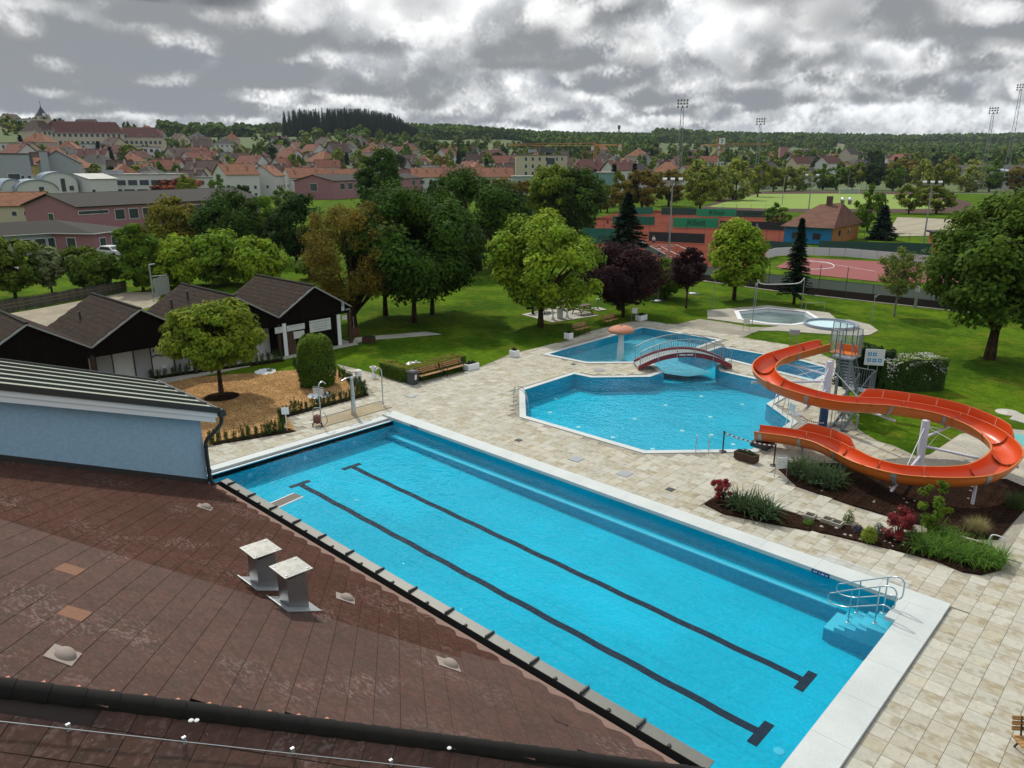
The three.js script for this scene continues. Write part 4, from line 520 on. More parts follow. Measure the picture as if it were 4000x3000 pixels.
  for (const [f, k] of collars) {
    const i = Math.floor(f), tt = lerp(tAt(P[i]), tAt(P[Math.min(22, i + 1)]), f - i), c = part(t, 'collar', sweep(tt - 0.0028, tt + 0.0028, out.slice(3, 14).map(([a, b]) => [a * 1.035, b * 1.035 - 0.004]), false, false), M.galv);
    if (k === 2) { const [p] = frame(tt); part(t, 'prop', bar([p.x, 0, p.z], [p.x, p.y - 0.58, p.z], 0.06, 10), M.lilac); continue; } if (k < 0) { const [p] = frame(tt); if (f < 21) part(t, 'prop', bar([p.x, 0, p.z], [p.x, p.y - 0.58, p.z], 0.05, 10), M.galv); else part(t, 'prop', bx(p.x - 0.35, p.x + 0.5, 0.02, p.y - 0.6, p.z - 0.4, p.z + 0.4), M.dark); continue; }
    const [b, hm] = k ? py2 : py1, [p, n] = frame(tt), e = p.clone(); e.y = p.y - 0.74; const dirO = e.clone().sub(V3(b.x, e.y, b.z)).normalize(), s = V3(b.x, Math.min(hm - 0.12, e.y - 0.05), b.z), e2 = e.clone().addScaledVector(dirO, 0.55);
    part(t, 'arm', bar(s, e2, 0.06, 12), M.lilac); part(c, 'foot', bar(e.clone().add(V3(0, 0.02, 0)), e.clone().add(V3(0, 0.18, 0)), 0.035, 8), M.galv);
    const top = V3(b.x, hm - 0.25, b.z), mid = s.clone().lerp(e2, 0.7); if (top.distanceTo(s) > 0.3) part(t, 'tie_rod', bar(top, mid, 0.014, 6), M.white); part(t, 'tie_rod', bar(V3(b.x, Math.max(0.3, s.y - 0.75), b.z), mid, 0.012, 6), M.white);
  }
  part(t, 'pylon', [lathe([[0, hm1()], [0.19, hm1()], [0.19, 0.9], [0.19, 0.9]], 24, py1[0].x, 0, py1[0].z)], M.lilac); part(t, 'pylon_foot', lathe([[0.205, 1.35], [0.205, 0], [0.3, 0], [0.3, -0.03]].reverse(), 24, py1[0].x, 0, py1[0].z), M.navy, 'blue painted lower half of the tower pylon');
  part(t, 'pylon', lathe([[0, 2.05], [0.165, 2.05], [0.165, 0.02], [0.28, 0.02], [0.28, 0]], 24, py2[0].x, 0, py2[0].z), M.lilac);
  function hm1() { return 3.35; }
  part(t, 'short_post', bar(G(3344, 1680), G(3344, 1680).add(V3(0, 0.8, 0)), 0.06, 10), M.galv);
}
// stair tower of the slide
{
  const t = thing('stair_tower', 'grey metal stair tower with railings at the slide start', 'stair tower'), steel = mat([0.20, 0.23, 0.25], 0.55, { metalness: 0.4 });
  part(t, 'platform', bx(15.95, 17.05, 3.08, 3.16, -17.5, -16.15), steel); part(t, 'start_tub', [bx(15.6, 16.95, 3.165, 3.2, -17.7, -16.9), bx(15.6, 16.95, 3.2, 3.55, -17.74, -17.7)], M.orange);
  part(t, 'post', [bx(16.9, 17.02, 0, 3.08, -16.35, -16.23)], steel); part(t, 'post', bx(15.98, 16.1, 0, 3.08, -17.4, -17.28), steel);
  const flight = (x0, x1, z0, y0, z1, y1, n) => { for (const x of [x0, x1]) part(t, 'stringer', beam([x, y0 - 0.08, z0], [x, y1 - 0.08, z1], 0.05, 0.2), steel); for (let i = 1; i <= n; i++) { const f = i / (n + 1); part(t, 'tread', box(x1 - x0 - 0.04, 0.035, 0.22, (x0 + x1) / 2, lerp(y0, y1, f), lerp(z0, z1, f)), mat([0.30, 0.34, 0.36], 0.5, { metalness: 0.3 })); } for (const x of [x0, x1]) { const r0 = [x, y0 + 0.95, z0], r1 = [x, y1 + 0.95, z1]; part(t, 'handrail', bar(r0, r1, 0.024, 8), steel); for (let i = 0; i <= 7; i++) { const f = i / 7; part(t, 'baluster', bar([x, lerp(y0, y1, f), lerp(z0, z1, f)], [x, lerp(y0, y1, f) + 0.95, lerp(z0, z1, f)], i % 7 ? 0.010 : 0.022, 6), steel); } } };
  flight(16.40, 17.0, -16.2, 3.12, -17.6, 1.25, 8); flight(17.1, 17.62, -14.15, 0, -17.5, 1.2, 6);
  part(t, 'landing', bx(16.35, 17.68, 1.14, 1.2, -18.3, -17.5), steel); for (const [x, z] of [[16.42, -18.22], [17.6, -18.22], [17.6, -17.6]]) part(t, 'landing_post', bar([x, 0, z], [x, 1.14, z], 0.04, 8), steel);
  const rail = (a, b, y, h, n) => { part(t, 'railing', [bar([a[0], y + h, a[1]], [b[0], y + h, b[1]], 0.024, 8), bar([a[0], y + 0.12, a[1]], [b[0], y + 0.12, b[1]], 0.016, 6), bar([a[0], y, a[1]], [a[0], y + h, a[1]], 0.024, 8), bar([b[0], y, b[1]], [b[0], y + h, b[1]], 0.024, 8), ...[...Array(n)].map((_, i) => { const f = (i + 1) / (n + 1), x = lerp(a[0], b[0], f), z = lerp(a[1], b[1], f); return bar([x, y + 0.12, z], [x, y + h, z], 0.010, 6); })], steel); };
  rail([17.66, -17.5], [17.66, -18.28], 1.2, 1.05, 6); rail([16.37, -18.28], [17.66, -18.28], 1.2, 1.05, 10);
  const screen = (a, b, y, h, n) => { const L = Math.hypot(b[0] - a[0], b[1] - a[1]); for (let i = 0; i < n; i++) { const p = [lerp(a[0], b[0], i / n), lerp(a[1], b[1], i / n)], q = [lerp(a[0], b[0], (i + 1) / n), lerp(a[1], b[1], (i + 1) / n)]; part(t, 'screen_pane', beam([p[0], y + h / 2 + 0.08, p[1]], [q[0], y + h / 2 + 0.08, q[1]], 0.008, h - 0.2), M.pane); part(t, 'screen_frame', [bar([p[0], y, p[1]], [p[0], y + h, p[1]], 0.024, 8), bar([p[0], y + h, p[1]], [q[0], y + h, q[1]], 0.024, 8), bar([p[0], y + 0.16, p[1]], [q[0], y + 0.16, q[1]], 0.018, 8), bar([q[0], y, q[1]], [q[0], y + h, q[1]], 0.024, 8)], steel); } };
  screen([15.1, -18.5], [16.3, -18.1], 3.25, 1.3, 3); screen([15.75, -16.55], [16.45, -16.2], 3.2, 1.3, 2); screen([16.3, -18.1], [16.98, -17.5], 3.2, 1.3, 2); rail([17.03, -17.45], [17.03, -17.0], 3.16, 1.1, 3);
  const b = t; const S = V3(17.55, 0, -18.34), y0 = HT(S, 1428), y1 = HT(S, 1366);
  part(t, 'sign_post', [bar([17.2, 2.2, -18.3], [17.2, y0, -18.34], 0.02, 8), bar([17.66, 2.2, -18.3], [17.66, y0, -18.34], 0.02, 8)], steel);
  part(t, 'rule_sign', box(0.95, y1 - y0, 0.03, 17.45, (y0 + y1) / 2, -18.36, 0.5), M.white); part(t, 'rule_sign_print', sheet(0.92, y1 - y0 - 0.04, 17.45 + 0.0085, (y0 + y1) / 2, -18.36 + 0.016, 0.5), textMat(256, 256, (c, W, H) => { c.fillStyle = '#cfd6d8'; c.fillRect(0, 0, W, H); c.fillStyle = '#1d86c4'; for (const [x, y] of [[30, 50], [96, 50], [30, 150], [102, 150], [174, 150]]) { c.fillRect(x, y, 52, 58); } c.strokeStyle = '#e8f2f6'; c.lineWidth = 7; for (const [x, y] of [[30, 50], [96, 50], [30, 150], [102, 150], [174, 150]]) { c.beginPath(); c.moveTo(x + 12, y + 44); c.lineTo(x + 26, y + 16); c.lineTo(x + 40, y + 42); c.stroke(); } }), 'white board with five blue pictograms');
  // white camera box over the first bend
  const q = thing('slide_camera', 'grey box on two bent poles over the first bend of the slide', 'signal box'), cp = G(3104, 1296, 4.6); part(q, 'box', box(0.42, 0.24, 0.3, cp.x, cp.y, cp.z, 0.7), M.galv); const f1 = G(3130, 1370, 3.5), f2 = G(3086, 1352, 3.55); part(q, 'pole', [bar(f1, [cp.x + 0.12, cp.y - 0.4, cp.z], 0.022, 8), bar([cp.x + 0.12, cp.y - 0.4, cp.z], [cp.x + 0.1, cp.y - 0.1, cp.z], 0.022, 8)], M.galv); part(q, 'pole', [bar(f2, [cp.x - 0.15, cp.y - 0.35, cp.z], 0.022, 8), bar([cp.x - 0.15, cp.y - 0.35, cp.z], [cp.x - 0.1, cp.y - 0.1, cp.z], 0.022, 8)], M.galv);
}
// ---------------------------------------------------------------- arched red bridge
{
  const a = G(2493, 1446, 0.02), b = G(2857.7, 1441, 0.02), L = a.distanceTo(b), ry = Math.atan2(-(b.z - a.z), b.x - a.x), t = thing('arched_bridge', 'arched dark red footbridge with metal railings over the leisure pool', 'bridge', [a.x, 0, a.z], ry);
  const rise = 0.86, W = 1.45, arc = (f) => rise * 4 * f * (1 - f) + 0.02, N = 26, pts = [...Array(N + 1)].map((_, i) => i / N);
  const ribbon = (z0, z1, t0, t1) => { const top = pts.map((f) => [f * L, arc(f) + t1]), bot = [...pts].reverse().map((f) => [f * L, arc(f) * 0.98 + t0]); return plain(sh([...top, ...bot], z1 - z0).translate(0, 0, z0)); };
  part(t, 'side_beam', ribbon(-0.06, 0.06, 0.0, 0.28), M.red); part(t, 'side_beam', ribbon(-W - 0.06, -W + 0.06, 0.0, 0.28), M.red);
  part(t, 'deck', ribbon(-W + 0.07, -0.07, 0.10, 0.16), mat([0.34, 0.38, 0.37], 0.7, { map: grainTex }));
  for (let i = 0; i < 34; i++) { const f = (i + 0.5) / 34, s = (arc(f + 0.01) - arc(f - 0.01)) / (0.02 * L); part(t, 'grip_strip', box(0.05, 0.012, W - 0.2, f * L, arc(f) + 0.168, -W / 2, 0, 0, Math.atan(s)), mat([0.22, 0.26, 0.26], 0.6)); }
  for (const z of [0.09, -W - 0.09]) {
    const hr = 0.95, f0 = 0.015, f1 = 0.985, P = (f, o) => [f * L, arc(f) + 0.2 + o, z], line = (o) => pts.map((f) => P(lerp(f0, f1, f), o));
    const rl = part(t, 'railing', [tube(line(hr), 0.028, 50, 8), tube(line(0.10), 0.02, 50, 6), bar(P(f0, 0.1), P(f0, hr), 0.028, 8), bar(P(f1, 0.1), P(f1, hr), 0.028, 8)], M.galv);
    for (let i = 1; i < 40; i++) { const f = lerp(f0, f1, i / 40), post = i % 8 === 0; part(rl, post ? 'post' : 'baluster', bar(P(f, post ? -0.25 : 0.1), P(f, hr), post ? 0.026 : 0.011, 6), M.galv); }
  }
  for (const f of [0.46, 0.54]) part(t, 'name_plate', box(0.42, 0.09, 0.01, f * L, arc(f) + 0.14, 0.067), M.offwhite, 'small white plate on the red beam');
}
// mushroom fountain
{ const p = G(2424, 1375), t = thing('mushroom_fountain', 'salmon mushroom shaped water fountain standing in the shallow pool', 'fountain', [p.x, 0, p.z]); part(t, 'stem', lathe([[0.26, -0.6], [0.24, 0.0], [0.2, 0.9], [0.2, 1.5]], 24), M.offwhite); part(t, 'cap', lathe([[0.18, 1.42], [0.55, 1.38], [0.82, 1.42], [0.92, 1.52], [0.9, 1.64], [0.72, 1.78], [0.42, 1.88], [0.14, 1.92], [0.12, 1.85]], 36), M.mush); part(t, 'nozzle', lathe([[0.0, 1.86], [0.12, 1.86], [0.12, 1.9]], 14), M.brownWood); }
// ---------------------------------------------------------------- ladders and rails
const ladder = (p, d, label, out = 0.55) => { // p on the pool edge, d points into the water
  const t = thing('pool_ladder', label, 'ladder', [p.x, 0, p.z], Math.atan2(d.x, d.z)); for (const x of [-0.28, 0.28]) part(t, 'side_rail', tube([[x, 0, -out], [x, 0.62, -out + 0.02], [x, 0.84, -out + 0.12], [x, 0.86, -out + 0.28], [x, 0.72, -0.1], [x, 0.2, 0.12], [x, -0.25, 0.14], [x, -0.85, 0.14]], 0.022, 40, 8), M.steel); for (const y of [-0.25, -0.5, -0.75]) part(t, 'rung', box(0.54, 0.025, 0.09, 0, y, 0.14), M.steel); return t;
};
ladder(G(2742, 1758), G(2742, 1700).sub(G(2742, 1758)).setY(0).normalize(), 'steel pool ladder beside the rope barrier');
ladder(G(2052, 1573), G(2110, 1573).sub(G(2052, 1573)).setY(0).normalize(), 'steel pool ladder on the short white edge facing the lawn benches', 0.65);
ladder(G(3040, 1609), G(3010, 1625).sub(G(3040, 1609)).setY(0).normalize(), 'steel pool ladder next to the white guard chair');
const stepRail = (z, label) => { const t = thing('step_handrail', label, 'handrail', [0, 0, z], 0, 'handrails over the pool steps'); const top = [[23.25, 0.28, 0], [23.5, 0.45, 0], [24.55, 1.05, 0], [24.78, 1.10, 0], [24.9, 0.98, 0], [24.9, 0.55, 0], [24.82, 0.42, 0], [24.6, 0.45, 0], [23.62, -0.05, 0], [23.2, -0.12, 0], [23.05, 0.0, 0], [23.1, 0.2, 0]]; part(t, 'rail', tube(top, 0.022, 120, 8, true, 0.25), M.steel); for (const x of [23.72, 24.45]) { part(t, 'post', bar([x, -0.66 + (x - 23.4) * 0.4, 0], [x, 0.58 + (x - 23.72) * 0.57, 0], 0.022, 8), M.steel); part(t, 'post_plate', lathe([[0, 0.02], [0.06, 0.02], [0.06, 0]], 12, x, -0.66 + (x - 23.4) * 0.42, 0), M.steel); } };
stepRail(1.32, 'polished steel handrail on the open side of the pool steps'); stepRail(0.62, 'polished steel handrail between the steps and the coping wall');
// ---------------------------------------------------------------- small things on the terrace
{
  const s = [G(2823, 1764), G(3022, 1819)], lab = ['black rope barrier post at the pool edge', 'black rope barrier post beside the framed notice']; s.forEach((p, i) => { const t = thing('barrier_post', lab[i], 'barrier post', [p.x, 0, p.z], 0, 'black barrier posts'); part(t, 'base', lathe([[0, 0.06], [0.06, 0.05], [0.17, 0.025], [0.18, 0]], 24), M.black); part(t, 'post', [bar([0, 0.03, 0], [0, 0.94, 0], 0.032, 12), lathe([[0, 1.02], [0.035, 1.01], [0.04, 0.93], [0, 0.92]], 14)], M.black); });
  const tapeRed = mat([0.22, 0.03, 0.03], 0.6), tape = (a, b, nm) => { const t = thing('barrier_tape', nm, 'tape'), N = 22; for (let i = 0; i < N; i++) { const f = i / N, f1 = (i + 1) / N, y = (q) => lerp(a.y, b.y, q) - 0.10 * 4 * q * (1 - q); part(t, i % 2 ? 'white_stripe' : 'red_stripe', beam([lerp(a.x, b.x, f), y(f), lerp(a.z, b.z, f)], [lerp(a.x, b.x, f1), y(f1), lerp(a.z, b.z, f1)], 0.006, 0.055), i % 2 ? M.white : tapeRed); } };
  tape(s[0].clone().setY(0.93), s[1].clone().setY(0.93), 'red and white tape strung across the slide end'); tape(G(3130, 1627, 0.9), G(3218, 1652, 0.9), 'red and white tape between the guard chair and pylon');
}
{ // guard chair
  const p = G(3106, 1676), t = thing('guard_chair', 'white metal lifeguard chair by the slide pylon', 'chair', [p.x, 0, p.z], 2.4); part(t, 'seat', box(0.5, 0.05, 0.46, 0, 0.78, 0), M.white); part(t, 'backrest', [box(0.5, 0.42, 0.03, 0, 1.12, -0.25, 0, -0.1)], M.white); for (const [x, z] of [[-0.27, -0.3], [0.27, -0.3], [-0.3, 0.32], [0.3, 0.32]]) part(t, 'leg', bar([x * 1.2, 0, z * 1.25], [x, z < 0 ? 1.35 : 0.8, z * 0.85], 0.02, 8), M.white); for (const x of [-0.28, 0.28]) part(t, 'armrest', bar([x, 1.0, -0.26], [x, 1.0, 0.26], 0.018, 8), M.white); part(t, 'footrest', [box(0.5, 0.03, 0.1, 0, 0.35, 0.36), bar([-0.32, 0.3, 0.33], [0.32, 0.3, 0.33], 0.014, 6)], M.white);
}
const sunbed = (p, ry) => { const t = thing('sun_lounger', 'white plastic lounger folded by the tower foot', 'sun lounger', p, ry); part(t, 'frame', [bar([-0.3, 0.3, -0.8], [-0.3, 0.3, 0.4], 0.02), bar([0.3, 0.3, -0.8], [0.3, 0.3, 0.4], 0.02), ...[[-0.3, -0.7], [0.3, -0.7], [-0.3, 0.3], [0.3, 0.3]].map(([x, z]) => bar([x, 0, z], [x, 0.3, z], 0.02))], M.white); for (let i = 0; i < 9; i++) part(t, 'slat', box(0.56, 0.02, 0.1, 0, 0.33 + Math.max(0, i - 5) * 0.07, -0.74 + i * 0.14), M.white); };
sunbed(G(3280, 1490).setY(0), 0.9);
// benches
const bench = (() => { const t = thing('park_bench', 'x', 'bench', [0, 0, 0], 0, 'slatted park benches'); for (let i = 0; i < 4; i++) part(t, 'seat_slat', box(0.085, 0.03, 1.75, 0.10 - i * 0.105, 0.44 - 0.008 * i, 0), M.wood); for (let i = 0; i < 3; i++) part(t, 'back_slat', box(0.03, 0.09, 1.75, -0.29 - i * 0.03, 0.58 + i * 0.115, 0, 0, 0, 0.2), M.wood); for (const z of [-0.68, 0.68]) part(t, 'leg', [tube([[0.16, 0, z], [0.12, 0.2, z], [0.14, 0.4, z], [-0.05, 0.40, z], [-0.25, 0.40, z]], 0.022, 18, 6), tube([[-0.38, 0, z], [-0.28, 0.22, z], [-0.25, 0.42, z], [-0.36, 0.86, z]], 0.022, 18, 6), tube([[0.14, 0.42, z], [0.18, 0.62, z], [0.02, 0.66, z], [-0.28, 0.63, z]], 0.018, 16, 6), tube([[0.1, 0.18, z], [-0.08, 0.27, z], [-0.27, 0.2, z]], 0.015, 10, 6)], M.black); return t; })();
{ const list = [[1690.5, 1487.5, 0, 'wooden slatted bench beside the grey waste bin'], [1780, 1463.5, 0, 'wooden slatted bench at the far end of the low hedge'], [2282, 1305, 0.02, 'wooden slatted bench next to the small square white planter'], [2395, 1271, 0.02, 'wooden slatted bench behind the mushroom fountain']]; list.forEach(([a, b, ry, lb], i) => { const p = G(a, b); p.x -= 0.16; if (i) dup(bench, p, ry, 1, lb); else { bench.position.copy(p); bench.rotation.y = ry; bench.userData.label = lb; } }); const p = G(3990, 2978); dup(bench, [p.x + 0.55, 0, p.z - 0.55], -0.9, 1, 'dark iron legged bench standing alone on the paving'); }
// planters and bins
const planter = (p, w, d, h, label, r0 = 1) => { const t = thing('concrete_planter', label, 'planter', [p.x, -0.03, p.z], 0, 'white concrete planters'); part(t, 'tub', [sh([[-w / 2, -d / 2], [w / 2, -d / 2], [w / 2, d / 2], [-w / 2, d / 2]], h, { bevelEnabled: true, bevelSize: 0.03, bevelThickness: 0.03, bevelSegments: 2 }).rotateX(-Math.PI / 2).translate(0, 0.03, 0)], M.white); part(t, 'soil', box(w - 0.1, 0.03, d - 0.1, 0, h + 0.065, 0), M.soil); part(t, 'plant', put(shrubGeo({ rx: w * 0.38, rz: d * 0.38, h: 0.16, n: 120, s: 0.05, col: [0.05, 0.05, 0.03], seed: 300 + Math.floor(w * 90) }), 0, h + 0.06, 0), leafMat); };
planter(G(2009, 1392), 0.45, 0.45, 0.42, 'small square white planter between lawn and pool ladder'); planter(G(2221, 1322), 0.45, 0.45, 0.42, 'small square white planter beside a bench'); planter(G(2505, 1249), 0.5, 0.95, 0.4, 'long white planter next to the framed notice on the lawn edge'); planter(G(1840, 1441), 0.5, 0.9, 0.36, 'long white planter at the end of the hedge benches');
{ const p = G(2914, 1800), t = thing('wooden_planter', 'brown slatted wooden planter box near the barrier posts', 'planter', [p.x, 0, p.z], -0.05); for (let i = 0; i < 4; i++) for (const s of [-1, 1]) { part(t, 'slat', box(1.0, 0.075, 0.03, 0, 0.09 + i * 0.085, s * 0.2), M.brownWood); part(t, 'slat', box(0.03, 0.075, 0.4, s * 0.5, 0.09 + i * 0.085, 0), M.brownWood); } part(t, 'soil', box(0.95, 0.03, 0.36, 0, 0.36, 0), M.soil); part(t, 'plant', put(shrubGeo({ rx: 0.4, rz: 0.15, h: 0.16, n: 260, s: 0.04, col: [0.05, 0.075, 0.03], seed: 41 }), 0, 0.36, 0), leafMat); }
{ const p = G(1441, 1336), t = thing('wooden_planter', 'dark wooden planter box on the lawn by the path', 'planter', [p.x, -0.05, p.z], 0.5); for (let i = 0; i < 4; i++) for (const s of [-1, 1]) { part(t, 'slat', box(0.8, 0.1, 0.03, 0, 0.07 + i * 0.11, s * 0.3), M.brownWood); part(t, 'slat', box(0.03, 0.1, 0.6, s * 0.4, 0.07 + i * 0.11, 0), M.brownWood); } part(t, 'plant', put(shrubGeo({ rx: 0.34, rz: 0.25, h: 0.15, n: 160, s: 0.05, col: [0.05, 0.06, 0.03], seed: 43 }), 0, 0.42, 0), leafMat); }
{ const p = G(1382, 1311), t = thing('plant_crate', 'reddish wooden crate with pale stakes at the cabin corner', 'crate', [p.x, -0.05, p.z]); for (let i = 0; i < 5; i++) for (const s of [-1, 1]) { part(t, 'slat', box(0.6, 0.13, 0.03, 0, 0.08 + i * 0.14, s * 0.3), mat([0.24, 0.09, 0.05], 0.8, { map: woodT })); part(t, 'slat', box(0.03, 0.13, 0.6, s * 0.3, 0.08 + i * 0.14, 0), mat([0.24, 0.09, 0.05], 0.8, { map: woodT })); } for (const x of [-0.15, 0.12]) part(t, 'stake', bar([x, 0.3, 0], [x * 1.2, 1.6, 0.05], 0.012, 6), M.white); }
{ const p = G(1614, 1500), h = HT(p, 1447), t = thing('waste_bin', 'grey wheeled waste bin beside the low hedge', 'waste bin', [p.x, 0, p.z], 0.1); part(t, 'body', sh([[-0.22, 0], [0.22, 0], [0.27, h * 0.9], [-0.27, h * 0.9]], 0.46).translate(0, 0, -0.23), mat([0.05, 0.055, 0.06], 0.6)); part(t, 'lid', [box(0.62, 0.05, 0.58, 0, h * 0.93, 0), box(0.5, 0.05, 0.44, 0, h * 0.97, 0)], mat([0.07, 0.075, 0.08], 0.5)); part(t, 'label_sticker', box(0.005, 0.3, 0.16, 0.262, h * 0.55, 0.02, 0, 0, -0.06), M.white); for (const z of [-0.2, 0.2]) part(t, 'wheel', new THREE.CylinderGeometry(0.09, 0.09, 0.05, 14).rotateX(Math.PI / 2).translate(-0.22, 0.09, z), M.black); }
{ const p = G(2421, 1206), t = thing('waste_bin', 'dark green waste container with a wooden top under the copper leaved tree', 'waste bin', [p.x, -0.05, p.z], 0.5); part(t, 'body', box(0.6, 1.0, 0.7, 0, 0.55, 0), mat([0.012, 0.035, 0.022], 0.5)); part(t, 'lid', box(0.66, 0.06, 0.76, 0, 1.09, 0), mat([0.03, 0.05, 0.035], 0.5)); part(t, 'cardboard', [box(0.5, 0.18, 0.5, 0.02, 1.2, 0, 0.2)], mat([0.42, 0.30, 0.17], 0.9)); part(t, 'side_panel', box(0.02, 0.6, 0.3, 0.31, 0.6, 0.1), M.offwhite); }
const cone = (p, label) => { const t = thing('cone_ashtray', label, 'ashtray', [p.x, -0.03, p.z], 0, 'white hourglass ashtrays'); part(t, 'stand', lathe([[0.0, 0], [0.2, 0.0], [0.19, 0.04], [0.05, 0.36], [0.05, 0.40], [0.2, 0.70], [0.22, 0.72], [0.18, 0.72], [0.05, 0.5]], 22), M.white); part(t, 'sand', lathe([[0, 0.66], [0.18, 0.68]].reverse(), 18), mat([0.10, 0.05, 0.03], 1)); };
cone(G(1459, 1474), 'white hourglass ashtray at the hedge corner by the path'); cone(G(2160, 1248), 'white hourglass ashtray on the picnic slab, beside the tree trunk'); cone(G(2215, 1240), 'white hourglass ashtray on the picnic slab, past the square bin');
{ const p = G(2187, 1242), t = thing('stone_bin', 'square pale concrete bin on the picnic slab', 'waste bin', [p.x, 0, p.z], 0.75); part(t, 'body', box(0.5, 0.86, 0.5, 0, 0.43, 0), M.offwhite); part(t, 'lid', box(0.54, 0.06, 0.54, 0, 0.89, 0), M.paleConc); part(t, 'opening', box(0.3, 0.01, 0.3, 0, 0.925, 0), M.dark); }
{ const p = G(2335, 1207), t = thing('ash_post', 'slim grey post with round top on a small paved square', 'post', [p.x, 0, p.z]); part(t, 'post', lathe([[0.15, 0], [0.15, 0.03], [0.07, 0.05], [0.07, 0.85], [0.16, 0.9], [0.16, 0.95], [0, 0.95]], 16), M.galv); }
{ const p = G(1401, 1486), t = thing('white_bin', 'white cylindrical bin behind the small yews', 'waste bin', [p.x, 0, p.z]); part(t, 'drum', lathe([[0.2, 0], [0.2, 0.62], [0.22, 0.63]], 20), M.white); part(t, 'lid', lathe([[0, 0.72], [0.12, 0.7], [0.23, 0.63]].reverse(), 20), M.offwhite); }
{ const p = G(1615, 1425, 0.55), t = thing('garden_table', 'white table with two pale pots inside the hedge corner', 'table', [p.x, 0, p.z]); part(t, 'top', box(0.9, 0.05, 0.9, 0, 0.6, 0, 0.6), M.white); part(t, 'leg', bar([0, 0, 0], [0, 0.58, 0], 0.06, 10), M.white); part(t, 'pot', lathe([[0.06, 0.63], [0.08, 0.85], [0.06, 0.85]], 12, 0.15, 0, -0.1), M.offwhite); part(t, 'pot', lathe([[0.08, 0.63], [0.09, 0.75], [0.06, 0.75]], 12, -0.15, 0, 0.1), M.offwhite); }
// framed notices
const frameSign = (p, ry, w, h, leg, label, lines) => { const t = thing('framed_notice', label, 'notice', [p.x, 0, p.z], ry, 'framed notices on two legs'); part(t, 'frame', tube([[-w / 2, 0, 0], [-w / 2, leg + h * 0.5, 0], [-w / 2, leg + h, 0], [-w / 2 + 0.04, leg + h + 0.05, 0], [w / 2 - 0.04, leg + h + 0.05, 0], [w / 2, leg + h, 0], [w / 2, leg + h * 0.5, 0], [w / 2, 0, 0]], 0.015, 60, 6, false, 0.2), M.galv); part(t, 'board', box(w - 0.06, h - 0.04, 0.015, 0, leg + h / 2, 0), M.white); for (const s of [1]) part(t, 'print', sheet(w - 0.08, h - 0.07, 0, leg + h / 2, 0.0095), textMat(128, 128, (c, W, H) => { c.fillStyle = '#d9dcda'; c.fillRect(0, 0, W, H); c.fillStyle = '#70757a'; lines.forEach((l, i) => { c.font = '15px sans-serif'; c.fillText(l, 10, 26 + i * 20); }); }), 'white notice with faint lettering'); };
frameSign(G(3048, 1862), 0.95, 0.55, 0.55, 0.35, 'framed white notice at the tip of the slide bed', ['BITTE', 'DURCH DAS', 'BECKEN GEHEN', 'DANKE']); frameSign(G(2478, 1252), 0.7, 0.5, 0.5, 0.6, 'framed notice beside the long white planter', ['NUR FÜR', 'KINDER']); frameSign(G(2914, 1294), 0.9, 0.5, 0.5, 0.55, 'framed notice at the lawn tip near the toddler terrace', ['KLEIN-', 'KINDER']); frameSign(G(1246, 1560), 0.4, 0.75, 0.38, 0.28, 'framed notice standing in the white pebble ring', ['BITTE NICHT', 'BETRETEN']);
{ const p = G(1121, 1680), t = thing('post_notice', 'small white notice on a slim post at the bed corner', 'notice', [p.x, 0, p.z], 0.9); part(t, 'post', bar([0, 0, 0], [0, 0.95, 0], 0.02, 8), M.white); part(t, 'board', box(0.36, 0.36, 0.02, 0, 1.02, 0.02), M.white); }
